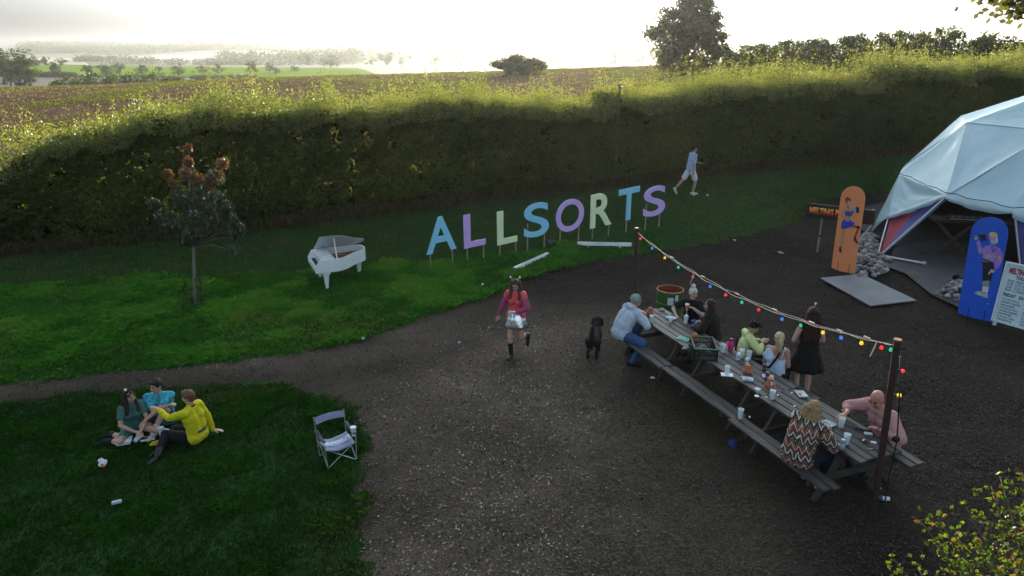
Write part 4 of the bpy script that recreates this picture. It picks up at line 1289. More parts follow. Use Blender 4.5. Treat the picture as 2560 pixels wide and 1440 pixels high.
bulb('red bulb sticking out sideways high on the near post', 'red', NEAR_P.lerp(NT, .84) + Vector((.045, 0, 0)), Vector((1, 0, -.15)))
bulb('yellow bulb sticking out sideways below the red one on the near post', 'yellow', NEAR_P.lerp(NT, .70) + Vector((.045, 0, 0)), Vector((1, 0, .05)))
b = B(); pc = thing('power_cable', 'black power cable running down the near light post to its plugs', 'cable', NEAR_P)
b.tube([NT - NEAR_P + Vector((.06, -.02, -.2)), Vector((.03, -.02, 1.6)), Vector((.09, -.03, 1.1)), Vector((.08, -.04, .6)), Vector((.06, -.1, .1)), Vector((.05, -.16, .03))], .009, 5); b.build('lead', SOCK, pc, True)
b = B(); b.ball((.07, -.03, 1.13), (.05, .05, .05), 8, 6); b.build('junction_box', SOCK, pc)
def plug(label, p, d, blue):
    t = thing('plug_connector', label, 'plug', p, 0, 'outdoor plugs on the ground')
    q = Vector(d).to_track_quat('Z', 'Y').to_matrix().to_4x4()
    b = B(); b.M = q; b.cyl((0, 0, .06), (0, 0, .15), .03, .026, 10); b.cyl((0, 0, .1), (0, 0, .11), .036, n=10); b.build('cover', mat('white_plastic', (.7, .72, .74), .45), t, True, auto=40)
    b = B(); b.M = q; b.cyl((0, 0, -.02), (0, 0, .06), .034, n=10); b.build('body', mat('blue_plastic', (.03, .05, .2), .45), t, True, auto=40)
plug('white and blue plug standing upright at the foot of the near post', P(2192, 1236), (0.05, .1, 1), True)
plug('blue and white plug lying on the mulch below the near post', P(2192, 1250) + Vector((0, 0, .04)), (1, -.3, .05), True)

# ------------------------------------------------------------------ ALLSORTS letters
def z_at(py, y):
    v = (py - 720) / 1700
    return CAM_Z - (v * y * _cp + y * _sp) / (_cp - v * _sp)
LC = {'b': mat('letter_blue', (.30, .70, .96), .5, .05, 3), 'p': mat('letter_lilac', (.70, .46, .92), .5, .05, 3), 'y': mat('letter_lemon', (.84, .95, .58), .5, .05, 3)}
M_STAKE = mat('pale_stake', (.36, .29, .19), .8, .2, 4)
letters = [('A', 'b', 1066, 1139, 537, 633, [(1080, 677), (1131, 664)], 'sky-blue letter A, first of the painted word'), ('L', 'p', 1160, 1213, 530, 619, [(1168, 655), (1213, 652)], 'lilac letter L between the blue A and the lemon L'),
           ('L', 'y', 1243, 1293, 522, 611, [(1251, 643), (1291, 636)], 'lemon letter L between the lilac L and the blue S'), ('S', 'b', 1310, 1373, 504, 595, [(1320, 630), (1362, 622)], 'sky-blue letter S in the middle of the painted word'),
           ('O', 'p', 1389, 1461, 494, 582, [(1402, 613), (1447, 603)], 'lilac letter O in the painted word'), ('R', 'y', 1475, 1532, 479, 569, [(1482, 599), (1523, 591)], 'lemon letter R in the painted word'),
           ('T', 'b', 1544, 1599, 467, 553, [(1566, 582)], 'sky-blue letter T near the end of the painted word'), ('S', 'p', 1607, 1666, 462, 543, [(1614, 574), (1648, 566)], 'lilac letter S, last of the painted word')]
pa, pz = P(1105, 671), P(1632, 569)
row_yaw = math.atan2(pz.y - pa.y, pz.x - pa.x)
ca_, sa_ = math.cos(row_yaw), math.sin(row_yaw)
slope = (pz.z - pa.z) / math.hypot(pz.x - pa.x, pz.y - pa.y)
for ch, cc, x0, x1, y0, y1, feet, lab in letters:
    f = [P(*q) for q in feet]
    c = sum(f, Vector()) / len(f)
    ccx = (x0 + x1) / 2
    zb, zt = z_at(y1, c.y), z_at(y0, c.y)
    dep = c.y * _cp + (CAM_Z - (zb + zt) / 2) * _sp
    cx_ = (ccx - 1280) / 1700 * dep
    w = (x1 - x0) / 1700 * dep / ca_
    base = Vector((cx_, c.y, c.z))
    t = thing('letter_sign', lab + ', on stakes', 'letter', base, row_yaw, 'big painted letters on stakes')
    o = text_obj('letter_panel', ch, 1.0, LC[cc], t, .03, 'LEFT', .012 if ch in 'SO' else .018, res=9)
    me = o.data
    co = np.empty(len(me.vertices) * 3, np.float32); me.vertices.foreach_get('co', co); co = co.reshape(-1, 3)
    mn, mxx = co.min(0), co.max(0)
    u = (co[:, 0] - mn[0]) / (mxx[0] - mn[0]) - .5; v = (co[:, 1] - mn[1]) / (mxx[1] - mn[1])
    H = zt - zb
    shear = .10 * w
    new = np.stack([u * w, .018 * np.sign(co[:, 2]), (zb - c.z) + v * (H - shear) + (u + .5) * shear], 1)
    me.vertices.foreach_set('co', new.astype(np.float32).ravel()); me.flip_normals(); me.update()
    for p in f:
        b = B(); d = p - base
        lx = d.x * ca_ + d.y * sa_
        b.box((lx, .035, (zb - c.z + (.42 if ch in 'SO' else .10) * H) / 2 + (p.z - c.z) / 2 - .05), (.028, .028, zb - c.z + (.42 if ch in 'SO' else .10) * H + .1)); b.build('stake', M_STAKE, t)

# ------------------------------------------------------------------ white light battens, dark ball
def batten(label, p, q):
    p, q = P(*p), P(*q)
    d = q - p; L = d.length
    t = thing('light_batten', label, 'light bar', p.lerp(q, .5) + Vector((0, 0, .05)), math.atan2(d.y, d.x), 'floor light battens')
    t.rotation_euler = (0, -math.asin(d.z / L), math.atan2(d.y, d.x))
    w = .055
    b = B(); b.prism([(-w, .0), (w, 0), (w * .8, .09), (-w * .8, .09)], L, Matrix.Translation((-L / 2, 0, 0)) @ Matrix.Rotation(-math.pi / 2, 4, 'Z')); b.build('housing', mat('white_plastic', (.7, .72, .74), .45), t)
    b = B(); b.box((0, 0, .092), (L * .62, .035, .012)); b.build('led_strip', mat('led_lens', (.30, .34, .42), .3), t)
    for k in range(14):
        b = B(); b.box(((k - 6.5) * L * .043, 0, .0995), (L * .02, .026, .005)); b.build('led', mat('led_chip', (.55, .6, .68), .3), t)
    for s in (-1, 1):
        b = B(); b.box((s * (L / 2 + .012), 0, .045), (.024, .10, .085)); b.build('end_cap', mat('grey_plastic', (.5, .52, .55), .5), t)
        b = B(); b.box((s * L * .3, 0, -.03), (.08, .16, .05)); b.build('bracket', MATS['grey_plastic'], t)
batten('white light batten lying slanted on the grass below the letters L and S', (1287, 680), (1369, 643))
batten('white light batten with a row of lamps lying level below the letter R', (1445, 616), (1577, 619))
q = P(1377, 622)
gb = thing('rubbish_bag', 'knotted black plastic bag slumped on the grass under the blue S', 'bag', q)
b = B(); b.ball((0, 0, .13), (.14, .13, .15), 14, 10)
b.v = [(x * (1 + .35 * (float(vnoise(x * 14, y * 14, z * 14)) - .5)), y * (1 + .35 * (float(vnoise(y * 14, z * 14, x * 14 + 5)) - .5)), z * (1 + .2 * (float(vnoise(x * 18, z * 18, y * 18)) - .5))) for x, y, z in b.v]
b.build('sack', mat('black_bag', (.025, .022, .024), .35, .3, 20, .6, 30), gb)
b = B(); b.tube([(0, 0, .26), (.02, 0, .3), (.05, .02, .33)], [.03, .015, .03], 6); b.build('knot', MATS['black_bag'], gb)

# ------------------------------------------------------------------ painted boards and signs
def board_frame(name, label, cat, a, bb_, lean, roll=0.0):
    A, Bp = P(*a), P(*bb_)
    c = (A + Bp) / 2; d = Bp - A
    t = thing(name, label, cat, c)
    yaw = math.atan2(d.y, d.x)
    t.rotation_euler = (-R(lean), R(roll), yaw)
    return t, math.hypot(d.x, d.y)
def round_board(w, h, n=12):
    r = w / 2
    return [(-r, 0), (r, 0)] + [(r * math.cos(math.pi * k / n), h - r + r * math.sin(math.pi * k / n)) for k in range(n + 1)]
def paint(t, polys, depth):
    """flat painted shapes, one sheet, each colour lying a hair above the one before"""
    b = B(); mats = []
    for k, (m, poly) in enumerate(polys):
        if m not in mats: mats.append(m)
        b.i = mats.index(m); b.flat(poly, -.002 - .0008 * k)
    o = b.build('figure_print', mats, t)
    return o
PM = {'skin': mat('paint_skin', (.50, .33, .20), .6), 'tan': mat('paint_tan', (.45, .26, .09), .6), 'red': mat('paint_red', (.25, .03, .025), .6), 'blue': mat('paint_blue', (.03, .05, .42), .6), 'black': mat('paint_black', (.012, .012, .016), .6),
      'boot': mat('paint_oxblood', (.10, .015, .02), .6), 'sky': mat('paint_skyblue', (.15, .36, .62), .6), 'white': mat('paint_white', (.62, .66, .68), .6), 'lilac': mat('paint_lilac', (.33, .18, .60), .6), 'gold': mat('paint_gold', (.45, .36, .18), .6),
      'yell': mat('paint_yellow', (.55, .52, .16), .6), 'turq': mat('paint_turquoise', (.08, .42, .52), .6), 'pink': mat('paint_pink', (.55, .22, .5), .6), 'grey': mat('paint_grey', (.42, .44, .40), .6)}

ob_, wO = board_frame('painted_board', 'tall orange round-topped board painted with a woman holding a megaphone', 'painted board', (2085, 672), (2128, 686), 4, -3.5)
wO, hO = .66, 2.32
b = B(); b.prism(round_board(wO, hO), .02); b.build('panel', mat('board_orange', (.78, .27, .11), .55, .06, 2), ob_)
def fo(x, y):
    return ((x - (490 + (1280 - y) * .12)) / 247 - .5) * wO, (1315 - y) / 1200 * hO
def fpoly(pts, f): return [f(*p) for p in pts]
fig = [('tan', [(612, 700), (655, 700), (640, 800), (610, 970), (590, 970), (608, 820)]), ('tan', [(700, 660), (745, 640), (790, 655), (790, 680), (740, 690), (700, 700)]),
       ('tan', [(652, 440), (700, 430), (722, 470), (710, 560), (700, 590), (652, 590), (648, 520)]), ('tan', [(648, 440), (665, 450), (630, 510), (628, 545), (655, 580), (645, 592), (608, 550), (612, 510)]), ('tan', [(705, 440), (725, 450), (742, 535), (730, 540), (700, 490)]),
       ('skin', [(668, 330), (700, 310), (718, 340), (712, 385), (692, 405), (672, 380)]), ('tan', [(678, 395), (700, 395), (702, 435), (676, 435)]),
       ('red', [(660, 340), (655, 300), (680, 268), (712, 285), (720, 330), (700, 315), (682, 330), (676, 370), (665, 370)]), ('red', [(672, 385), (682, 385), (700, 412), (690, 418), (674, 410)]),
       ('blue', [(652, 475), (690, 462), (722, 478), (722, 515), (700, 535), (655, 528)]), ('blue', [(630, 590), (700, 580), (750, 620), (740, 655), (700, 680), (640, 715), (605, 712), (612, 650)]), ('pink', [(650, 590), (690, 584), (696, 600), (655, 606)]),
       ('black', [(728, 450), (742, 450), (736, 490), (724, 490)]), ('sky', [(722, 405), (770, 395), (775, 470), (725, 440)]), ('black', [(768, 388), (796, 392), (800, 450), (785, 475), (770, 475)]),
       ('black', [(740, 650), (800, 650), (804, 682), (775, 690), (765, 668), (740, 664)]), ('red', [(778, 690), (790, 690), (770, 760), (758, 800), (748, 800), (756, 750)]), ('boot', [(742, 785), (760, 795), (765, 840), (785, 880), (768, 890), (738, 850)]), ('boot', [(588, 965), (608, 970), (606, 1010), (612, 1045), (590, 1055), (578, 1020)])]
paint(ob_, [(PM[m], fpoly(p, fo)) for m, p in fig], 0)
for x in (-.15, .17):
    b = B(); b.box((x, -.003, .13), (.014, .006, .26)); b.build('slot', mat('slot_dark', (.20, .06, .025), .8), ob_)

bb_, _w = board_frame('painted_board', 'tall blue round-topped board painted with a person in a purple jumper waving a flag', 'painted board', (2402, 786), (2472, 806), 4.5, -5)
wB, hB = .74, 2.33
b = B(); b.prism(round_board(wB, hB), .02); b.build('panel', mat('board_blue', (.012, .10, .62), .5, .06, 2), bb_)
def fb(x, y):
    return ((x - (95 + (1110 - y) * .174)) / 335 - .5) * wB, (1155 - y) / 1113 * hB
fig = [('black', [(345, 500), (455, 520), (450, 600), (418, 730), (372, 740), (340, 740), (348, 600)]), ('tan', [(345, 745), (400, 735), (402, 790), (345, 795)]), ('turq', [(340, 735), (408, 718), (408, 738), (342, 752)]),
       ('white', [(345, 790), (400, 785), (388, 850), (335, 850)]), ('grey', [(258, 875), (315, 845), (345, 865), (345, 900), (300, 895)]), ('grey', [(345, 865), (385, 850), (392, 905), (345, 910)]), ('gold', [(300, 855), (350, 845), (340, 872)]),
       ('lilac', [(385, 355), (440, 335), (510, 360), (540, 410), (528, 500), (500, 560), (460, 600), (455, 520), (350, 485), (360, 440), (385, 420), (350, 445), (318, 440), (300, 330), (310, 305), (330, 310), (352, 385)]),
       ('gold', [(318, 395), (340, 390), (338, 425), (322, 425)]), ('gold', [(360, 410), (380, 405), (380, 430), (362, 432)]), ('gold', [(400, 440), (425, 440), (440, 470), (405, 475)]), ('gold', [(445, 440), (470, 440), (470, 465), (448, 465)]), ('gold', [(495, 440), (530, 450), (520, 490), (495, 480)]), ('gold', [(375, 455), (395, 450), (395, 480), (372, 485)]),
       ('grey', [(275, 265), (305, 250), (320, 262), (312, 295), (290, 302)]), ('black', [(262, 275), (345, 240), (348, 247), (266, 285)]), ('black', [(330, 240), (388, 232), (396, 305), (372, 290), (350, 322), (340, 270)]),
       ('grey', [(428, 240), (490, 245), (492, 300), (478, 325), (440, 328), (428, 290)]), ('yell', [(418, 240), (430, 205), (470, 195), (500, 215), (498, 255), (440, 250)]), ('white', [(482, 255), (502, 262), (495, 310), (482, 300)]), ('pink', [(418, 252), (475, 250), (470, 280), (440, 285), (420, 272)]),
       ('black', [(440, 350), (448, 350), (448, 400), (490, 365), (494, 370), (446, 412)]), ('black', [(342, 498), (410, 505), (408, 540), (345, 540)]), ('white', [(350, 515), (400, 520), (400, 524), (350, 519)]), ('grey', [(430, 590), (465, 600), (455, 625), (425, 630), (405, 658), (402, 640)]), ('pink', [(380, 962), (400, 960), (398, 970), (382, 974)])]
paint(bb_, [(PM[m], fpoly(p, fb)) for m, p in fig], 0)
for x in (-.15, .19):
    b = B(); b.box((x, -.003, .12), (.016, .006, .24)); b.build('slot', mat('slot_navy', (.004, .02, .16), .8), bb_)

# black sign on two poles
sa, sb = P(2042, 632), P(2078, 640)
sg = thing('venue_sign', 'black MELTING POT sign in flaming letters on two grey poles', 'sign', sa)
L0 = P(2011, 548 + 96); yawS = math.atan2((sb - sa).y, (sb - sa).x)
sg.rotation_euler = (0, 0, yawS)
lenS, zS, hS = 1.75, 1.02, .40
b = B(); b.box((lenS / 2 - .42, -.02, zS + hS / 2), (lenS, .03, hS)); b.build('panel', mat('sign_black', (.014, .013, .013), .5), sg)
def flame_mat():
    m = bpy.data.materials.new('flame_paint'); m.use_nodes = True; nt = m.node_tree; bs = nt.nodes['Principled BSDF']; bs.inputs['Roughness'].default_value = .5
    tc = nt.nodes.new('ShaderNodeTexCoord'); sp = nt.nodes.new('ShaderNodeSeparateXYZ'); r = nt.nodes.new('ShaderNodeValToRGB')
    nt.links.new(tc.outputs['Generated'], sp.inputs[0]); nt.links.new(sp.outputs[1], r.inputs[0]); nt.links.new(r.outputs[0], bs.inputs['Base Color'])
    e = r.color_ramp.elements; e[0].color = (.12, .01, .008, 1); e[0].position = .0; e[1].color = (.95, .55, .12, 1); e[1].position = .95
    k = e.new(.45); k.color = (.85, .16, .03, 1)
    return m
o = text_obj('lettering', 'MELTING POT', .24, flame_mat(), sg, .003, 'LEFT', .012, 1.02)
o.rotation_euler = (math.pi / 2, 0, 0); o.location = (-.36, -.04, zS + .12); o.scale = (.64, 1.05, 1)
b = B()
for k in range(26):
    x = -.34 + k * .039 + random.uniform(-.01, .01); h = random.uniform(.02, .06)
    b.add([(x, -.0415, zS + .125), (x + .016, -.0415, zS + .125), (x + .008, -.0415, zS + .125 - h)], [(0, 2, 1)])
b.build('drips', mat('ember_paint', (.30, .03, .01), .5), sg, kind='stuff')
for x in (0, .62):
    b = B(); b.cyl((x, .02, -.1), (x, .02, zS + hS - .05), .024, n=8); b.build('pole', M_STEEL, sg, True, auto=40)
    b = B(); b.cyl((x, .02, .48), (x, .02, .53), .032, n=8); b.build('clamp', MATS['black_steel'], sg)

# line-up board
lb, _w = board_frame('lineup_board', 'white hand-lettered line-up board headed MELTING POT on short legs at the right edge', 'notice board', (2478, 806), (2580, 838), 5, -1.5)
lb.location = P(2480, 812)
wL, z0L, hL = 1.22, .14, 1.27
b = B(); b.box((wL / 2, .01, z0L + hL / 2), (wL, .018, hL)); b.build('panel', mat('board_white', (.60, .74, .80), .6, .04, 3), lb)
M_RIM = mat('board_rim', (.62, .70, .73), .6, .05)
for c_, s_ in (((wL / 2, -.002, z0L + hL + .02), (wL + .08, .05, .04)), ((wL / 2, -.002, z0L - .02), (wL + .08, .05, .04)), ((-.02, -.002, z0L + hL / 2), (.04, .05, hL)), ((wL + .02, -.002, z0L + hL / 2), (.04, .05, hL))):
    b = B(); b.box(c_, s_); b.build('frame_rail', M_RIM, lb)
for x in (.03, wL - .03):
    b = B(); b.box((x, .03, .06), (.06, .04, .24)); b.build('leg', M_RIM, lb)
    b = B(); b.beam((x, .05, 1.3), (x, .75, .05), .05, .04); b.build('back_leg', M_RIM, lb)
INK, INKR, INKG = mat('black_ink', (.03, .05, .07), .6), mat('red_ink', (.30, .03, .08), .6), mat('faded_ink', (.10, .20, .24), .6)
rows = [('MELTING POT', .17, INKR, .06, 1.30, .008), ('THURSDAY', .12, INK, .22, 1.175, .003), ('20:00  PENNY MACK', .085, INKG, .08, 1.08, 0), ('21:00  LOST & FOUND', .085, INKG, .07, 1.0, 0), ('22:00  DUAL IDENTITY', .085, INKG, .07, .92, 0), ('00:00  COMMANDER B', .085, INKG, .06, .84, 0),
        ('FRIDAY   SATURDAY', .115, INK, .05, .70, .003)]
left = ['12:00 OPEN DECKS', '13:40 INTO THE SUN', '15:00 ALLSORTS', '16:15 MIDDLE DUKE', '17:40 MELODRAMAS', '19:00 MAYHEM', '20:30 SOUL CLINIC', '22:00 SECRET DJ']
right = ['16:00 SUNNY SIDE', '17:30 THE COVES', '19:00 TUCKER', '20:00 STEEL PAN', '21:00 RUMBA', '22:15 SLOW BURN', '23:00 LAUREN', '00:30 SILENT DISCO']
for k in range(8):
    rows += [(left[k], .062, INK if k % 3 else INKG, .05, .60 - k * .077, 0), (right[k], .062, INK if k % 2 else INKG, .52, .60 - k * .077, 0)]
for tx, sz, m, x, z, bo in rows:
    o = text_obj('lettering', tx, sz, m, lb, .001, 'LEFT', bo)
    o.rotation_euler = (math.pi / 2, 0, 0); o.location = (x, -.004, (z + z0L - .02) * .86); o.scale = (.5 if sz > .15 else .68, 1.0 if sz > .15 else .9, 1)

# ------------------------------------------------------------------ oil drum
dr = thing('oil_drum', 'open green oil drum with rusty inside and two white labels behind the table', 'drum', (3.46, 14.05, 0))
b = B(); b.lathe([(.0, .02), (.285, .02), (.285, .29), (.297, .30), (.297, .315), (.285, .325), (.285, .58), (.297, .59), (.297, .605), (.285, .615), (.285, .87)], n=28); b.build('shell', mat('drum_green', (.035, .11, .022), .5, .25, 5), dr, True, auto=40)
b = B(); b.lathe([(.285, .862), (.296, .87), (.294, .885), (.28, .888), (.276, .875)], n=28); b.build('rim', mat('rust_rim', (.35, .16, .07), .6), dr, True)
b = B(); b.lathe([(.276, .88), (.274, .1), (.0, .1)], n=28); b.build('inner_wall', mat('rust_inside', (.17, .04, .016), .85, .3, 6), dr, True)
for a0, a1, z0, z1, nm in ((-112, -88, .60 + .01, .78, 'label'), (-80, -66, .70, .83, 'label')):
    b = B(); n_ = 5
    for k in range(n_):
        p, q = R(a0 + (a1 - a0) * k / n_), R(a0 + (a1 - a0) * (k + 1) / n_)
        r_ = .2875 if z0 > .615 else .2995
        b.quad((r_ * math.cos(p), r_ * math.sin(p), z0), (r_ * math.cos(q), r_ * math.sin(q), z0), (r_ * math.cos(q), r_ * math.sin(q), z1), (r_ * math.cos(p), r_ * math.sin(p), z1))
    b.build(nm, mat('paper_label', (.62, .66, .7), .7), dr)

# ------------------------------------------------------------------ white grand piano
def piano():
    f0 = P(818, 722)
    axis = R(25)
    t = thing('grand_piano', 'small white grand piano with its lid propped open on the grass', 'piano', f0 + Vector((0, -.14, 0)), axis)
    W = mat('piano_white', (.84, .88, .90), .35, .05, 3, coat=.3)
    Wd, L = 1.22, 1.28          # keyboard width along +Y, length along +X
    zb, zt = .47, .80
    # outline: x along the length, y from the treble side (0) to the bass side (Wd)
    curve = [(0.32, 0), (.45, .02), (.58, .10), (.72, .24), (.86, .40), (1.0, .52), (1.12, .60), (1.22, .70), (1.27, .84), (1.26, 1.0), (1.20, 1.12), (1.08, 1.2), (.9, Wd)]
    out = [(0, 0)] + curve + [(0, Wd)]
    b = B(); n = len(out)
    ins = [(x * .94 + .03, .05 + (y) * .92) for x, y in out]
    vs = [(x, y, zb) for x, y in out] + [(x, y, zt) for x, y in out] + [(x, y, zt) for x, y in ins] + [(x, y, zb + .06) for x, y in ins]
    fs = [tuple(range(n))[::-1]]
    for k in range(n):
        j = (k + 1) % n
        fs += [(k, j, n + j, n + k), (n + k, n + j, 2 * n + j, 2 * n + k), (2 * n + k, 2 * n + j, 3 * n + j, 3 * n + k)]
    b.add(vs, fs); b.build('rim', W, t, True, auto=35)
    b = B(); b.add([(x, y, zb + .10) for x, y in ins], [tuple(range(n))]); b.build('soundboard', mat('soundboard', (.30, .11, .035), .5, .2, 3), t)
    fr = [(.42 + (x - .42) * .93, y * .94 + .03) for x, y in ins if x > .3]
    b = B(); b.add([(x, y, zb + .16) for x, y in fr], [tuple(range(len(fr)))]); b.build('iron_frame', mat('iron_frame', (.07, .035, .025), .5, .3, 8), t)
    for k in range(5):
        b = B(); b.beam((.42, .18 + .2 * k, zb + .185), (1.0 + .04 * k, .62 + .11 * k, zb + .185), .03, .03); b.build('frame_bar', mat('copper_bar', (.36, .13, .04), .5), t)
    # key bed, cheeks, fallboard, music desk
    b = B(); b.box((-.09, Wd / 2, zb + .04), (.22, Wd, .08)); b.build('key_bed', W, t)
    for y in (.035, Wd - .035):
        b = B(); b.add([(-.2, y - .035, zb + .08), (.0, y - .035, zb + .08), (.0, y - .035, zt - .0), (-.1, y - .035, zt - .02), (-.2, y - .035, zb + .15), (-.2, y + .035, zb + .08), (.0, y + .035, zb + .08), (.0, y + .035, zt), (-.1, y + .035, zt - .02), (-.2, y + .035, zb + .15)],
                       [(0, 1, 2, 3, 4), (9, 8, 7, 6, 5), (0, 5, 6, 1), (1, 6, 7, 2), (2, 7, 8, 3), (3, 8, 9, 4), (4, 9, 5, 0)]); b.build('cheek', W, t)
    b = B(); b.box((-.16, .1 + 0, zb + .13), (.07, .03, .03)); b.build('cheek_mark', mat('brown_mark', (.30, .10, .05), .6), t)
    wk, bk = mat('white_key', (.75, .76, .76), .3), mat('black_key', (.012, .012, .012), .3)
    for k in range(36):
        b = B(); b.box((-.11, .085 + k * (Wd - .17) / 35, zb + .095), (.16, (Wd - .17) / 35 - .003, .02)); b.build('key', wk, t)
    b = B()
    for k in range(35):
        if k % 7 not in (2, 6): b.box((-.08, .085 + (k + .5) * (Wd - .17) / 35, zb + .112), (.10, .014, .016))
    b.build('black_keys', bk, t, kind='stuff')
    b = B(); b.box((-.015, Wd / 2, zb + .2), (.03, Wd - .14, .18)); b.build('fallboard', W, t)
    b = B(); b.box((.16, Wd / 2, zt - .01), (.30, Wd - .12, .025)); b.build('front_lid', W, t)
    b = B(); b.box((.16, Wd / 2, zt + .018), (.2, .62, .02), Matrix.Rotation(R(-8), 3, 'Y')); b.build('music_desk', W, t)
    # lid: the outline hinged along the bass side
    lo = [(.30, 0)] + curve + [(.0, Wd), (0, 0)]
    th = R(27)
    def lid(x, y, dz):
        d = Wd - y
        return (x, Wd - d * math.cos(th) - dz * math.sin(th), zt + .012 + d * math.sin(th) + dz * math.cos(th))
    out2 = [(-.02, -.0), (.30, -.02)] + curve + [(-.02, Wd)]
    n2 = len(out2)
    b = B(); b.add([lid(x, y, 0) for x, y in out2] + [lid(x, y, .022) for x, y in out2], [tuple(range(n2))[::-1], tuple(range(n2, 2 * n2))] + [(k, (k + 1) % n2, n2 + (k + 1) % n2, n2 + k) for k in range(n2)])
    b.build('lid', W, t)
    b = B(); b.cyl((.36, .03, zt - .02), Vector(lid(.36, .16, 0)), .014, n=8); b.build('prop_stick', W, t)
    for y in (.25, .55, .85):
        b = B(); b.box(Vector(lid(y, Wd - .03, -.004)), (.08, .05, .012)); b.build('hinge', M_STEEL, t)
    for x, y in ((.06, .12), (.06, Wd - .12), (1.08, .92)):
        b = B(); b.add([(x - .075, y - .075, zb), (x + .075, y - .075, zb), (x + .075, y + .075, zb), (x - .075, y + .075, zb), (x - .03, y - .03, .02), (x + .03, y - .03, .02), (x + .03, y + .03, .02), (x - .03, y + .03, .02)],
                       [(0, 1, 2, 3), (7, 6, 5, 4), (1, 0, 4, 5), (2, 1, 5, 6), (3, 2, 6, 7), (0, 3, 7, 4)])
        b.box((x, y, zb - .03), (.2, .2, .06)); b.build('leg', W, t)
piano()
# ------------------------------------------------------------------ people
def limb(a, b, l1, l2, pole):
    """middle joint of a two-bone limb from a to b bending towards pole; b is pulled in if out of reach"""
    a, b, pole = Vector(a), Vector(b), Vector(pole)
    d = b - a; L = d.length
    mx = (l1 + l2) * .995
    if L > mx: b = a + d * (mx / L); d = b - a; L = mx
    L = max(L, abs(l1 - l2) * 1.05 + 1e-3)
    u = d.normalized()
    x = (l1 * l1 - l2 * l2 + L * L) / (2 * L)
    h = math.sqrt(max(l1 * l1 - x * x, 0))
    p = pole - u * pole.dot(u)
    if p.length < 1e-4: p = Vector((0, 0, 1)) - u * u.z
    return a + u * x + p.normalized() * h, b

def remesh(b, name, m, parent, voxel=.011, smooth=3, disp=0.0, dscale=.03):
    o = b.build(name, m, parent)
    r = o.modifiers.new('union', 'REMESH'); r.mode = 'VOXEL'; r.voxel_size = voxel; r.use_smooth_shade = True
    if smooth:
        s = o.modifiers.new('relax', 'SMOOTH'); s.factor = .5; s.iterations = smooth
    if disp:
        tx = bpy.data.textures.get('cloth_clouds_%g' % dscale) or bpy.data.textures.new('cloth_clouds_%g' % dscale, 'CLOUDS')
        tx.noise_scale = dscale
        d = o.modifiers.new('folds', 'DISPLACE'); d.texture = tx; d.strength = disp; d.mid_level = .5
    return o

SKIN = {'pale': mat('skin_pale', (.50, .31, .24), .55, .06, 9), 'fair': mat('skin_fair', (.46, .27, .20), .55, .06, 9), 'tan': mat('skin_tan', (.36, .20, .13), .55, .06, 9), 'ruddy': mat('skin_ruddy', (.48, .22, .16), .5, .08, 9)}
M_EYE = mat('eye_dark', (.02, .015, .012), .3); M_LIP = mat('lips', (.36, .10, .09), .5); M_BROW = mat('brow', (.05, .03, .02), .8)
def hairm(name, c): return mat('hair_' + name, c, .6, .35, 14, .7, 30, stretch=(3, 3, .6), spec=.25)

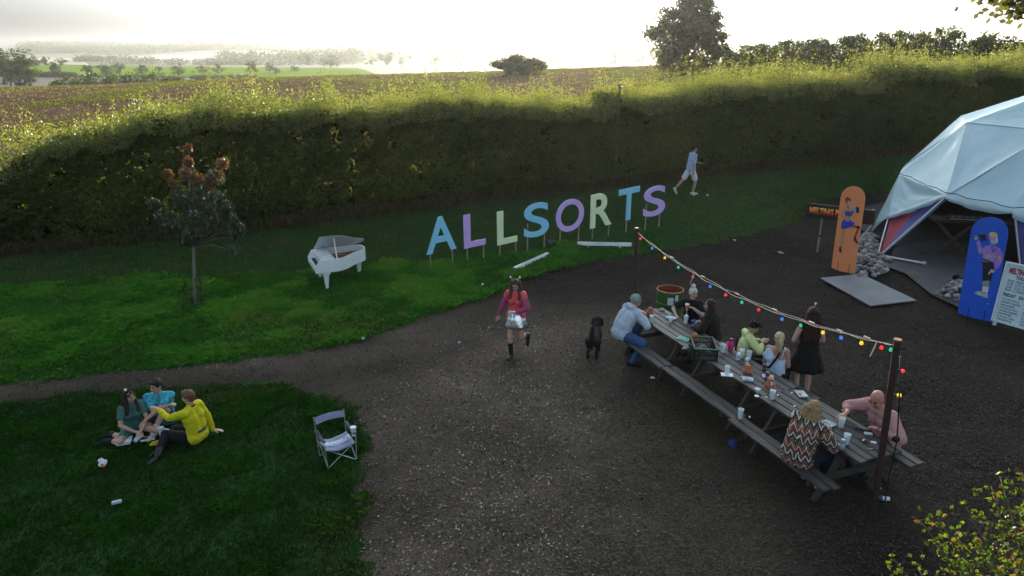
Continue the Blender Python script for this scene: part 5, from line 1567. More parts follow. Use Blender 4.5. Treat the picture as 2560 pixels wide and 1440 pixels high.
def person(label, loc, yaw, pel, hands, feet, lean=0, side=0, twist=0, head=(0, 0), s=1.0, female=False, skin='fair', hair=('short', None), top=None, bottom=None, shoes=None,
           elbows=((-1, -.4, -.3), (1, -.4, -.3)), knees=((-.1, 1, .3), (.1, 1, .3)), footdir=((0, 1, 0), (0, 1, 0)), hdir=(None, None), curl=.5, build=1.0, hunch=0, bodyoff=None):
    t = thing('person', label, 'person', loc, yaw)
    S = s
    Rp = Matrix.Rotation(R(twist * .4), 3, 'Z') @ Matrix.Rotation(R(side * .5), 3, 'Y') @ Matrix.Rotation(R(-lean * .45), 3, 'X')
    Rc = Matrix.Rotation(R(twist), 3, 'Z') @ Matrix.Rotation(R(side), 3, 'Y') @ Matrix.Rotation(R(-lean), 3, 'X')
    Rs = Matrix.Rotation(R(twist), 3, 'Z') @ Matrix.Rotation(R(side), 3, 'Y') @ Matrix.Rotation(R(-lean - hunch), 3, 'X')
    Rh = Matrix.Rotation(R(head[0]), 3, 'Z') @ Matrix.Rotation(R(-head[1]), 3, 'X')
    V = Vector
    pel = V(pel)
    hw = (.092 if female else .09) * S; sw = (.155 if female else .18) * S
    waist = pel + Rp @ V((0, -.005, .15)) * S
    chest = waist + Rc @ V((0, .01, .17)) * S
    shc = chest + Rs @ V((0, -.005, .145)) * S
    neck = shc + Rs @ V((0, 0, .045)) * S
    hd = neck + (Rs @ V((0, 0, .5)) + Rh @ V((0, .04, .5))) * .15 * S
    hip = [pel + Rp @ V((x, 0, -.03)) * 1.0 for x in (-hw, hw)]
    sh = [shc + Rs @ V((x, 0, -.012 * S)) for x in (-sw, sw)]
    J = dict(pel=pel, waist=waist, chest=chest, shc=shc, neck=neck, head=hd, hip=hip, sh=sh, Rc=Rc, Rs=Rs, Rh=Rh, S=S)
    el, wr, kn, an = [], [], [], []
    for i in range(2):
        e, w = limb(sh[i], hands[i], .29 * S, .255 * S, elbows[i]); el.append(e); wr.append(w)
        k, a = limb(hip[i], feet[i], .435 * S, .425 * S, knees[i]); kn.append(k); an.append(a)
    J.update(el=el, wr=wr, kn=kn, an=an, t=t)
    q = build
    # torso solids shared by skin and shirt
    def torso(b, f, lo=True, up=True):
        ww, wc, wp = ((.05, .066, .074) if female else (.062, .082, .07))
        rw, rc, rp = ((.082, .092, .108) if female else (.096, .108, .105))
        X = V((1, 0, 0))
        g_ = f + .014 if f > 0 else f
        if lo: b.capsule(pel + Rp @ V((-wp * S, 0, -.01)), pel + Rp @ V((wp * S, 0, -.01)), rp * S * q + g_, rp * S * q + g_)
        for sg in (-1, 1):
            pw, pc, pp = waist + Rp @ V((sg * ww * S * q, 0, 0)), chest + Rc @ V((sg * wc * S, 0, 0)), pel + Rp @ V((sg * wp * .8 * S, 0, .04))
            b.capsule(pp, pw, (rp - .012) * S * q + g_, rw * S * q + f + (.008 if f > 0 and lo else 0))
            b.capsule(pw, pc, rw * S * q + f, rc * S * q ** .5 + f)
            if up: b.capsule(pc, shc + Rs @ V((sg * .06 * S, 0, -.02 * S)), rc * S + f, .068 * S + f)
            if female: b.ball(chest + Rc @ V((sg * .07, .085, -.01)) * S if False else chest + (Rc @ V((sg * .068, .082, -.005))) * S, .058 * S + f)
        b.capsule(waist + Rp @ V((-.02, 0, 0)), waist + Rp @ V((.02, 0, 0)), rw * S * q + f, rw * S * q + f)
        if up:
            b.capsule(sh[0], sh[1], .058 * S + f, .058 * S + f)
            b.capsule(shc, neck, .07 * S + f * .6, .056 * S + f * .3)
    # --- skin: one continuous body
    b = B()
    torso(b, -.006)
    b.capsule(shc, hd - Rh @ V((0, .01, .05)) * S, .058 * S, .054 * S)
    b.ball(hd + Rh @ V((0, -.012, .022)) * S, V((.074, .096, .096)) * S, 14, 10, Rh)
    b.ball(hd + Rh @ V((0, .018, -.045)) * S, V((.058, .068, .075)) * S, 12, 8, Rh)
    b.ball(hd + Rh @ V((0, .05, -.088)) * S, V((.028, .026, .024)) * S, 8, 6, Rh)
    b.capsule(hd + Rh @ V((0, .082, .012)) * S, hd + Rh @ V((0, .101, -.026)) * S, .010 * S, .0155 * S, 8)
    for sg in (-1, 1):
        b.ball(hd + Rh @ V((sg * .076, -.008, -.012)) * S, V((.013, .022, .034)) * S, 8, 6, Rh)
        b.ball(hd + Rh @ V((sg * .04, .062, -.028)) * S, V((.025, .022, .025)) * S, 8, 6, Rh)
    for i in range(2):
        sg = (-1, 1)[i]
        b.capsule(sh[i], sh[i].lerp(el[i], .45), .054 * S * q, .045 * S * q); b.capsule(sh[i].lerp(el[i], .45), el[i], .045 * S * q, .037 * S)
        b.capsule(el[i], el[i].lerp(wr[i], .35), .037 * S, .038 * S); b.capsule(el[i].lerp(wr[i], .35), wr[i], .038 * S, .026 * S)
        # hand
        d = V(hdir[i]).normalized() if hdir[i] else (wr[i] - el[i]).normalized()
        a = d.cross(V((0, 0, 1)) if abs(d.z) < .9 else V((0, 1, 0))).normalized()      # across the palm
        n = a.cross(d).normalized()
        if n.z > 0: n = -n
        for off in (-.024, -.008, .008, .024):
            b.capsule(wr[i] + a * off * .5 * S, wr[i] + (d * .088 + a * off) * S, .017 * S, .015 * S, 7)
        fl = (.058, .072, .078, .066)
        for k, off in enumerate((-.033, -.011, .011, .033)):
            p0 = wr[i] + (d * .088 + a * off * .85) * S
            c1 = curl * .8
            p1 = p0 + ((d * math.cos(c1) + n * math.sin(c1)) * fl[k] * .55 + a * off * .12) * S
            p2 = p1 + (d * math.cos(c1 * 2) + n * math.sin(c1 * 2)) * fl[k] * .5 * S
            b.capsule(p0, p1, .0105 * S, .0098 * S, 6); b.capsule(p1, p2, .0098 * S, .008 * S, 6)
        tside = -sg if True else sg
        at_ = a * (1 if (a.dot(V((-sg, .2, .4))) > 0) else -1)
        p0 = wr[i] + (d * .025 + at_ * .02) * S; p1 = p0 + (d * .03 + at_ * .03 + n * .012) * S; p2 = p1 + (d * .036 + at_ * .008 + n * .012) * S
        b.capsule(p0, p1, .014 * S, .012 * S, 6); b.capsule(p1, p2, .012 * S, .0095 * S, 6)
        # leg
        b.capsule(hip[i], hip[i].lerp(kn[i], .4), .086 * S * q, .078 * S * q); b.capsule(hip[i].lerp(kn[i], .4), kn[i], .078 * S * q, .053 * S)
        b.capsule(kn[i], kn[i].lerp(an[i], .3), .052 * S, .054 * S); b.capsule(kn[i].lerp(an[i], .3), an[i], .054 * S, .033 * S)
        fd = V(footdir[i]).normalized()
        b.capsule(an[i] - fd * .03 * S - V((0, 0, .035 * S)), an[i] + fd * .15 * S - V((0, 0, .05 * S)), .034 * S, .026 * S)
        J.setdefault('hand', []).append(wr[i] + (d * .10 + n * .03) * S)
    remesh(b, 'body', SKIN[skin], t, .0095, 3)
    # --- face
    for sg in (-1, 1):
        b = B(); b.ball(hd + Rh @ V((sg * .032, .0835, .008)) * S, V((.014, .008, .0085)) * S, 8, 6, Rh); b.build('eye', M_EYE, t, True)
        b = B(); b.ball(hd + Rh @ V((sg * .033, .085, .031)) * S, V((.020, .008, .0055)) * S, 8, 5, Rh); b.build('eyebrow', M_BROW, t, True)
    b = B(); b.ball(hd + Rh @ V((0, .084, -.058)) * S, V((.023, .009, .008)) * S, 8, 5, Rh); b.build('mouth', M_LIP, t, True)
    # --- hair
    st, hm_ = hair
    if st != 'bald':
        b = B()
        H = lambda x, y, z: hd + Rh @ V((x, y, z)) * S
        if st == 'beanie':
            b.ball(H(0, -.015, .048), V((.086, .105, .088)) * S, 14, 10, Rh); b.capsule(H(-.05, -.02, .035), H(.05, -.02, .035), .055 * S, .055 * S)
            remesh(b, 'beanie', hm_, t, .010, 3)
            b = B(); b.ball(H(0, -.05, -.03), V((.068, .055, .05)) * S, 12, 8, Rh); remesh(b, 'hair', hairm('grey', (.3, .28, .26)), t, .010, 2)
        else:
            b.ball(H(0, -.022, .036), V((.083, .100, .092)) * S, 14, 10, Rh)
            for sg in (-1, 1):
                b.ball(H(sg * .058, -.02, .03), V((.03, .06, .05)) * S, 10, 8, Rh)
            if st == 'short':
                b.ball(H(0, -.055, -.01), V((.068, .055, .07)) * S, 12, 8, Rh); b.capsule(H(-.045, .055, .088), H(.05, .06, .085), .024 * S, .022 * S)
            if st == 'messy':
                for k in range(16):
                    a_ = k * 2.4; b.capsule(H(.05 * math.cos(a_), -.02 + .05 * math.sin(a_), .08), H(.085 * math.cos(a_), -.02 + .09 * math.sin(a_), .125 + .03 * math.sin(k * 5)), .028 * S, .012 * S, 7)
                b.capsule(H(0, .07, .085), H(.03, .115, .07), .03 * S, .015 * S)
            if st in ('long', 'bob', 'mid'):
                ln = {'long': .36, 'bob': .15, 'mid': .25}[st]
                bk = Rs @ V((0, -1, 0))
                for x in (-.075, -.04, 0, .04, .075):
                    p0 = H(x, -.055, .01); p1 = H(x * 1.25, -.07, -.12) ; p2 = shc + Rs @ V((x * 1.35, -.085, .12 - ln + .02 * math.sin(x * 90))) * S
                    if st == 'bob': p2 = H(x * 1.25, -.07, -.15)
                    b.capsule(p0, p1, .045 * S, .046 * S, 8); b.capsule(p1, p2, .046 * S, .026 * S, 8)
                for sg in (-1, 1):
                    p1 = H(sg * .082, .005, -.09); b.capsule(H(sg * .07, .0, .04), p1, .028 * S, .030 * S, 8)
                    p2 = chest + Rs @ V((sg * .095, .10, .06)) * S if st == 'long' else H(sg * .085, -.01, -.14)
                    b.capsule(p1, p2, (.040 if st == 'long' else .030) * S, (.032 if st == 'long' else .018) * S, 8)
                    if st == 'long': b.capsule(H(sg * .088, -.03, -.05), shc + Rs @ V((sg * .12, .02, -.06)) * S, .036 * S, .034 * S, 8)
            if st == 'bun':
                b.ball(H(0, -.06, -.02), V((.066, .05, .06)) * S, 12, 8, Rh); b.ball(H(0, -.035, .155), V((.045, .045, .042)) * S, 10, 8, Rh); b.capsule(H(0, -.03, .11), H(0, -.035, .14), .03 * S, .028 * S)
            if st == 'pony':
                b.ball(H(0, -.055, -.01), V((.066, .05, .066)) * S, 12, 8, Rh); b.ball(H(0, -.105, .05), .032 * S)
                b.capsule(H(0, -.11, .05), H(.0, -.165, -.03), .034 * S, .040 * S); b.capsule(H(0, -.165, -.03), H(.01, -.14, -.2), .040 * S, .022 * S)
            remesh(b, 'hair', hm_, t, .010, 2, .022, .028)
            if st == 'bun':
                b = B(); b.tube([H(.036 * math.cos(k * .7), -.033 + .036 * math.sin(k * .7), .118) for k in range(10)], .011 * S, 6); b.build('hair_tie', mat('green_tie', (.03, .3, .2), .6), t, True)
    # --- top
    def cut(a, c, f): return a.lerp(c, f)
    if top:
        f = top.get('f', .013); sl = top.get('sleeve', .5)
        b = B(); torso(b, f, top.get('lo', True), True)
        for i in range(2):
            r_ = top.get('loose', .012)
            if sl > 0:
                e1 = cut(sh[i], el[i], min(sl, 1)); b.capsule(sh[i], e1, .056 * S * q + r_, (.056 - .012 * min(sl, 1)) * S * q + r_)
            if sl > 1:
                b.capsule(el[i], cut(el[i], wr[i], sl - 1), .044 * S + r_, .030 * S + r_)
        if top.get('hood'):
            b.capsule(shc + Rs @ V((-.07, -.075, .03)) * S, shc + Rs @ V((.07, -.075, .03)) * S, .06 * S, .06 * S); b.capsule(neck + Rs @ V((-.055, .02, -.01)) * S, neck + Rs @ V((.055, .02, -.01)) * S, .045 * S, .045 * S)
        remesh(b, top.get('name', 'shirt'), top['m'], t, .0105, 3, top.get('fold', .018), top.get('fs', .09))
        if top.get('collar'):
            b = B(); n0 = neck + Rs @ V((0, -.0, -.012)) * S
            b.tube([n0 + Rs @ V((.062 * math.cos(a_), .064 * math.sin(a_), -.012 * math.sin(a_))) * S for a_ in (k * math.pi / 8 for k in range(17))], .013 * S, 7); b.build('collar', top['collar'], t, True)
    if bottom:
        kd = bottom['kind']; m = bottom['m']; f = .014
        b = B()
        b.capsule(pel + Rp @ V((-.07, 0, .0)) * S, pel + Rp @ V((.07, 0, .0)) * S, .108 * S * q + f * .6, .108 * S * q + f * .6)
        for sg in (-1, 1): b.capsule(pel + Rp @ V((sg * .055, 0, .03)) * S, pel.lerp(waist, .55) + Rp @ V((sg * .055, 0, 0)) * S, .096 * S * q + f * .6, .092 * S * q + f * .4)
        if kd in ('trousers', 'shorts'):
            for i in range(2):
                e = bottom.get('len', 2.0)
                k1 = cut(hip[i], kn[i], min(1, e))
                ex = .02 if kd == 'shorts' else .006
                b.capsule(hip[i], k1, .09 * S * q + f, (.09 - .032 * min(1, e)) * S * q + f + ex)
                if e > 1: b.capsule(kn[i], cut(kn[i], an[i], e - 1), .058 * S + f, .042 * S + f)
            remesh(b, kd, m, t, .0105, 3, .018, .09)
        elif kd == 'lapskirt':
            for i in range(2):
                b.capsule(hip[i], cut(hip[i], kn[i], bottom.get('len', .7)), .092 * S + f, .078 * S + f)
            b.capsule(cut(hip[0], kn[0], .5), cut(hip[1], kn[1], .5), .08 * S, .08 * S)
            remesh(b, 'skirt', m, t, .0105, 3, .015, .09)
        elif kd == 'skirt':
            b = B(); L = bottom.get('len', .36); n = 40; rings = 9; fl = bottom.get('flare', .11); pl = bottom.get('pleats', 11); am = bottom.get('amp', .018)
            Vv, Ff = [], []
            w0 = pel.lerp(waist, .75)
            for sd in (0, 1):
                for j in range(rings):
                    v = j / (rings - 1)
                    for k in range(n):
                        a_ = 2 * math.pi * k / n
                        rr = 1 + (math.sin(a_ * pl + 2 * math.sin(a_ * 2)) * am * 4 * v)
                        bulge = min(1, v * 2.2)
                        rx = (.135 + .035 * bulge + fl * v) * S * rr - sd * .006; ry = (.105 + .035 * bulge + fl * .9 * v) * S * rr - sd * .006
                        Vv.append(w0 + V((rx * math.cos(a_), ry * math.sin(a_), -L * v * S)))
            for sd in (0, 1):
                o_ = sd * rings * n
                for j in range(rings - 1):
                    for k in range(n):
                        f4 = (o_ + j * n + k, o_ + (j + 1) * n + k, o_ + (j + 1) * n + (k + 1) % n, o_ + j * n + (k + 1) % n)
                        Ff.append(f4 if sd == 0 else f4[::-1])
            for k in range(n):
                e_ = (rings - 1) * n
                Ff.append((e_ + k, rings * n + e_ + k, rings * n + e_ + (k + 1) % n, e_ + (k + 1) % n))
            b.add(Vv, Ff); b.build('skirt', m, t, True)
    if shoes:
        for i in range(2):
            b = B(); fd = V(footdir[i]).normalized(); up = shoes.get('up', .0)
            dn = V((0, 0, -1))
            b.capsule(an[i] - fd * .045 * S + dn * .035 * S, an[i] + fd * .16 * S + dn * .048 * S, .047 * S, .036 * S); b.capsule(an[i] - fd * .05 * S + dn * .062 * S, an[i] + fd * .165 * S + dn * .066 * S, .026 * S, .026 * S)
            b.capsule(an[i] + dn * .03, an[i], .05 * S, .043 * S)
            if up > 0:
                b.capsule(an[i], an[i].lerp(kn[i], up), .05 * S, .062 * S)
            remesh(b, 'boot' if up > .2 else 'shoe', shoes['m'], t, .0105, 2)
            if shoes.get('sock'):
                b = B(); b.capsule(an[i], an[i].lerp(kn[i], .3), .044 * S, .05 * S); remesh(b, 'sock', shoes['sock'], t, .0105, 2)
    return J

def yaw_of(dx, dy): return math.atan2(-dx, dy)

# cloth colours
C_ = lambda n, c, **k: mat('cloth_' + n, c, k.pop('rough', .85), k.pop('var', .12), k.pop('scale', 14), k.pop('bump', .25), 60, sheen=.03, spec=.2, **k)
DENIM = C_('denim', (.045, .085, .20)); DKDENIM = C_('dark_denim', (.018, .024, .035)); BLACK = C_('black', (.010, .010, .012)); HOODGREY = C_('pale_grey', (.42, .50, .58))

# 1 girl with antennae walking towards the camera
SILVER = mat('silver_foil', (.86, .88, .90), .24, .05, 6, .6, 11, metal=1.0)
PINK = C_('red_satin', (.72, .09, .11), rough=.45); MESHP = C_('plum_mesh', (.34, .07, .15)); WELLY = mat('green_welly', (.02, .028, .02), .3)
loc = P(1290, 893)
J = person('person in pink top, silver skirt and black boots walking alone on the mulch', loc, R(162), (0, 0, .915), [(-.06, .235, 1.035), (.36, .03, .83)], [(-.13, -.40, .34), (.085, .06, .085)],
           lean=3, head=(12, 26), s=.96, female=True, skin='pale', hair=('long', hairm('brown', (.09, .05, .028))), top=dict(m=PINK, sleeve=.25, loose=.02, f=.010), bottom=dict(kind='skirt', m=SILVER, len=.36, flare=.09, pleats=7, amp=.02), shoes=dict(m=WELLY, up=.62),
           elbows=((-1, -.3, -.3), (.6, -1, 0)), footdir=((0, .25, -1), (.05, 1, 0)), knees=((0, 1, -.1), (0, 1, 0)), hdir=((.9, .3, 0), None))
t = J['t']; V = Vector
for i in range(2):
    b = B(); b.capsule(J['sh'][i], J['el'][i], .068, .066); b.capsule(J['el'][i], J['el'][i].lerp(J['wr'][i], .92), .066, .036); remesh(b, 'sleeve', MESHP, t, .0105, 2, .03, .05)
b = B(); hh = J['head']; Rh = J['Rh']
b.tube([hh + Rh @ V((.09 * math.cos(a), -.0, .02 + .1 * math.sin(a))) for a in (k * math.pi / 10 for k in range(11))], .007, 6); b.build('headband', BLACK, t, True)
for sg in (-1, 1):
    b = B(); b.tube([hh + Rh @ V((sg * .04, 0, .11)), hh + Rh @ V((sg * .055, .0, .16)), hh + Rh @ V((sg * .085, .0, .20))], .005, 5); b.build('spring', mat('white_plastic', (.7, .72, .74), .45), t, True)
    b = B(); b.ball(hh + Rh @ V((sg * .088, 0, .212)), .021, 10, 8); b.build('bobble', mat('white_fluff', (.75, .75, .72), .9), t, True)

def held_cup(label, t, J, i, kind='clear', liquid=None):
    p = t.matrix_basis @ J['hand'][i]
    return p

# 2 man walking by the hedge
loc = P(1722, 486)
J2 = person('person in pale blue T-shirt and white shorts walking along the hedge', loc, yaw_of(1, .12), (0, 0, .95), [(-.10, .30, 1.12), (.24, .02, .80)], [(-.1, -.52, .17), (.09, .10, .085)], lean=6, head=(-5, 2), s=1.02, skin='fair', hair=('short', hairm('dark_brown', (.035, .022, .016))),
            top=dict(m=C_('sky_tee', (.36, .47, .66)), sleeve=.75, loose=.022, f=.022), bottom=dict(kind='shorts', m=C_('white_short', (.66, .70, .74)), len=.82), shoes=dict(m=C_('white_trainer', (.6, .6, .58), rough=.6)),
            elbows=((-.6, -1, -.4), (.3, -1, 0)), footdir=((0, .55, -1), (0, 1, 0)), knees=((0, 1, 0), (0, 1, 0)))

# 3 the three on the lawn
SOCKW = C_('white_sock', (.62, .64, .68))
loc = P(322, 1092)
JG = person('person with long dark hair in green dress kneeling sideways on the lawn', loc + Vector((.08, .04, 0)), yaw_of(.72, -.7), (0, 0, .17), [(-.02, .36, .25), (.08, .33, .24)], [(.28, -.20, .07), (.42, -.02, .07)], lean=14, head=(18, 4), s=.87, female=True, skin='fair', hair=('long', hairm('dark_brown', (.035, .022, .016))),
            top=dict(m=C_('green_knit', (.055, .14, .125), scale=40), sleeve=.55, f=.012), bottom=dict(kind='lapskirt', m=MATS['cloth_green_knit'], len=.6), shoes=dict(m=BLACK, up=.5), knees=((-.05, 1, .25), (.25, 1, .1)), footdir=((1, -.6, 0), (1, -.5, 0)),
            elbows=((-1, -.3, -.2), (1, -.3, -.2)), hdir=((.8, .6, -.2), (-.8, .6, -.2)))
b = B(); hh = JG['head']; b.tube([hh + JG['Rh'] @ V((.09 * math.cos(a), -.0, .02 + .1 * math.sin(a))) for a in (k * math.pi / 10 for k in range(11))], .008, 6); b.build('headband', BLACK, JG['t'], True)
b = B(); b.ball(hh + JG['Rh'] @ V((.05, 0, .14)), .022, 8, 6); b.build('bobble', mat('white_fluff', (.75, .75, .72), .9), JG['t'], True)
AQUA = C_('aqua_print', (.05, .34, .52), var=.5, scale=26, c2=(.10, .55, .72))
loc = P(398, 1072)
JB = person('person in bright blue patterned shirt sitting on the lawn with one knee up', loc + Vector((.06, .10, 0)), yaw_of(.25, -1), (0, 0, .15), [(.16, .40, .34), (-.16, .30, .50)], [(.10, .36, .09), (-.22, .46, .10)], lean=12, head=(-32, 6), s=.96, skin='fair', hair=('short', hairm('black_brown', (.025, .017, .013))),
            top=dict(m=AQUA, sleeve=.62, loose=.014, f=.013), bottom=dict(kind='shorts', m=C_('navy_short', (.02, .035, .05)), len=.55), shoes=dict(m=C_('white_trainer', (.6, .6, .58), rough=.6), sock=SOCKW), knees=((-.35, .3, 1), (1, .35, .35)), footdir=((.3, 1, 0), (-1, .3, 0)),
            elbows=((-.8, .3, -.2), (1, -.2, -.4)), hdir=((.7, .4, -.5), (-.8, .3, .4)))
YEL = C_('mustard_jumper', (.55, .50, .012)); TROUS = BLACK
loc = P(500, 1105)
JY = person('person in yellow jumper and black trousers sitting on the lawn seen from behind', loc + Vector((-.02, .0, 0)), yaw_of(-1, .28), (0, 0, .15), [(-.14, .50, .56), (.25, -.08, .08)], [(-.58, .24, .07), (-.40, .36, .07)], lean=5, twist=4, head=(6, 4), s=.96, skin='fair', hair=('short', hairm('light_brown', (.15, .085, .045))),
            top=dict(m=YEL, sleeve=1.93, loose=.014, f=.014, collar=BLACK, fold=.022), bottom=dict(kind='trousers', m=TROUS, len=1.9), shoes=dict(m=mat('black_leather', (.014, .013, .013), .35), up=.25), knees=((.05, 1, .3), (.3, 1, .2)), footdir=((-.9, .1, 0), (-.9, .2, 0)),
            elbows=((-.7, .2, -1), (.6, -1, .2)), hdir=((-.1, 1, .45), (.4, -.7, -.1)), curl=.3)
b = B(); p = JY['pel']; b.tube([p + V((.135 * math.cos(a), .125 * math.sin(a), .09)) for a in (k * math.pi / 10 for k in range(21))], .018, 6); b.build('belt', C_('navy_belt', (.02, .035, .12)), JY['t'], True)

# 4 the people round the long table
def seat(px, py, z=.47):
    p = P(px, py, z); p.z = 0
    return p
YAW_IN, YAW_OUT = yaw_of(TN.x, TN.y), yaw_of(-TN.x, -TN.y)
loc = T(5.30, -.80)
JH = person('person in grey beanie and pale blue hooded top leaning on the far table end', loc, YAW_IN + R(4), (0, 0, .56), [(-.10, .46, .90), (.14, .42, .84)], [(-.12, .40, .085), (.42, -.02, .085)], lean=30, head=(-10, -2), s=1.06, skin='ruddy', hair=('beanie', C_('beanie_grey', (.24, .30, .29))),
            top=dict(m=HOODGREY, sleeve=1.95, loose=.022, f=.026, hood=True, name='hooded_top'), bottom=dict(kind='trousers', m=DENIM, len=1.95), shoes=dict(m=BLACK), knees=((0, 1, .5), (1, .5, .4)), footdir=((0, 1, 0), (.6, .6, 0)),
            elbows=((-.7, .4, -.8), (.8, .3, -.8)), hdir=((.9, .4, 0), (-.3, .6, -.9)), build=1.12, hunch=8)
loc = T(5.22, .76)
JW = person('person with white hair bun and black T-shirt holding up an orange drink', loc, yaw_of(-.45, -.9), (0, 0, .56), [(-.06, .26, .98), (.26, .26, .78)], [(-.1, .42, .085), (.12, .42, .085)], lean=3, head=(40, 2), s=.98, female=True, skin='pale', hair=('bun', hairm('silver', (.55, .55, .52))),
            top=dict(m=C_('black_tee', (.014, .011, .012)), sleeve=.6, loose=.018, f=.014), bottom=dict(kind='trousers', m=DENIM, len=1.9), shoes=dict(m=BLACK), elbows=((-1, .0, -.8), (1, -.5, -.4)), hdir=((.8, .5, .3), None), build=1.05)
loc = T(4.40, .68)
JD = person('person with long dark hair and black top seated beside the crate', loc, yaw_of(-.75, .5), (0, 0, .56), [(-.2, .3, .80), (.18, .3, .80)], [(-.12, .4, .085), (.12, .4, .085)], lean=10, head=(18, 2), s=1.0, female=True, skin='fair', hair=('long', hairm('dark_chestnut', (.03, .016, .012))),
            top=dict(m=C_('black_jumper', (.013, .010, .010)), sleeve=1.9, loose=.03, f=.03), bottom=dict(kind='trousers', m=BLACK, len=1.9), shoes=dict(m=BLACK), build=1.1, hunch=6)
LEMON = C_('lemon_hood', (.58, .66, .30))
loc = seat(1868, 905)
JK = person('person in lemon-yellow hooded top with dark crossbody strap eating on the bench', loc + Vector((-.13, .06, 0)), yaw_of(.95, -.1), (0, 0, .555), [(-.04, .36, .86), (.06, .36, .87)], [(-.12, .38, .085), (.12, .40, .085)], lean=14, head=(-6, 26), s=.93, female=True, skin='tan', hair=('messy', hairm('black', (.016, .012, .010))),
            top=dict(m=LEMON, sleeve=1.6, loose=.022, f=.022, hood=True, name='hooded_top'), bottom=dict(kind='trousers', m=BLACK, len=1.9), shoes=dict(m=BLACK), elbows=((-1, -.3, -.6), (1, -.3, -.6)), hunch=10)
def strap(J, m, sgn, r=.012, f=.016, bag=True, nm='strap'):
    """a band slung from one shoulder round to the other hip"""
    S, Rs, Rc = J['S'], J['Rs'], J['Rc']
    a = J['shc'] + Rs @ V((sgn * .085, 0, .075)) * S; c = J['pel'] + V((-sgn * .17, 0, .06)) * S
    fr = [a, J['chest'] + Rc @ V((sgn * .03, .135, .03)) * S, J['waist'] + Rc @ V((-sgn * .07, .12, .0)) * S, c]
    bk = [a, J['chest'] + Rc @ V((sgn * .03, -.135, .03)) * S, J['waist'] + Rc @ V((-sgn * .07, -.125, .0)) * S, c]
    for pts in (fr, bk):
        b = B(); pp = []
        for k in range(13):
            u = k / 12 * 3; i = min(int(u), 2); pp.append(pts[i].lerp(pts[i + 1], u - i))
        b.tube(pp, r, 6); b.build(nm, m, J['t'], True)
strap(JK, BLACK, -1, .018)
loc = seat(1934, 945)
JL = person('person with blonde ponytail, pale blue low-backed top and black sling bag seated on the bench', loc + Vector((.0, .0, 0)), yaw_of(.55, .85), (0, 0, .555), [(-.12, .30, .74), (.12, .30, .74)], [(-.12, .42, .085), (.12, .42, .085)], lean=5, head=(24, 6), s=.96, female=True, elbows=((-.5, -1, -.8), (.5, -1, -.8)), skin='fair', hair=('pony', hairm('blonde', (.48, .40, .24))),
            bottom=dict(kind='trousers', m=BLACK, len=1.9), shoes=dict(m=BLACK))
b = B()
for sg in (-1, 1):
    b.capsule(JL['pel'] + V((sg * .06, 0, .03)), JL['waist'] + V((sg * .05, 0, .02)), .112, .1); b.capsule(JL['waist'] + V((sg * .05, 0, .02)), JL['chest'] + JL['Rc'] @ V((sg * .06, .012, -.04)), .1, .098)
b.capsule(JL['sh'][0] + V((.03, 0, -.03)), JL['sh'][0].lerp(JL['el'][0], .55), .064, .062); b.capsule(JL['chest'] + JL['Rc'] @ V((-.08, -.02, -.03)), JL['sh'][0] + V((.02, -.01, -.03)), .10, .064)
remesh(b, 'top', C_('powder_blue', (.50, .60, .74)), JL['t'], .0105, 3, .02, .08)
b = B(); b.tube([JL['chest'] + JL['Rc'] @ V((.09, -.11, -.03)), JL['shc'] + JL['Rs'] @ V((.11, -.05, .02)), JL['shc'] + JL['Rs'] @ V((.11, .03, .04)), JL['chest'] + JL['Rc'] @ V((.09, .12, .02))], .009, 5); b.build('shoulder_strap', MATS['cloth_powder_blue'], JL['t'], True)
strap(JL, BLACK, 1, .022)
b = B(); b.capsule(JL['pel'] + V((-.17, -.04, .08)), JL['pel'] + V((-.19, -.02, -.02)), .06, .055); remesh(b, 'sling_bag', BLACK, JL['t'], .011, 2)
loc = P(2018, 1000)
JS = person('person with long dark red hair standing in black vest and short black skirt', loc + Vector((-.12, .0, 0)), yaw_of(.12, 1), (0, 0, .94), [(-.17, .25, 1.03), (.17, .26, 1.0)], [(-.10, -.08, .09), (.10, .02, .09)], lean=2, head=(0, 12), s=1.0, female=True, skin='pale', hair=('long', hairm('auburn', (.035, .012, .010))),
            top=dict(m=C_('black_vest', (.012, .009, .010)), sleeve=0, f=.012, lo=False), bottom=dict(kind='skirt', m=C_('black_skirt', (.010, .009, .010)), len=.44, flare=.13, pleats=12, amp=.016), shoes=dict(m=C_('white_trainer', (.6, .6, .58), rough=.6)), build=1.06, elbows=((-.7, -1, -.6), (.7, -1, -.6)), footdir=((-.3, 1, 0), (.2, 1, 0)))
b = B(); hh = JS['head']; b.ball(hh + V((.02, 0, .19)), .02, 8, 6); b.build('bobble', mat('white_fluff', (.75, .75, .72), .9), JS['t'], True)
b = B(); b.tube([hh + V((.0, 0, .11)), hh + V((.02, 0, .18))], .005, 5); b.build('spring', MATS['white_plastic'], JS['t'], True)

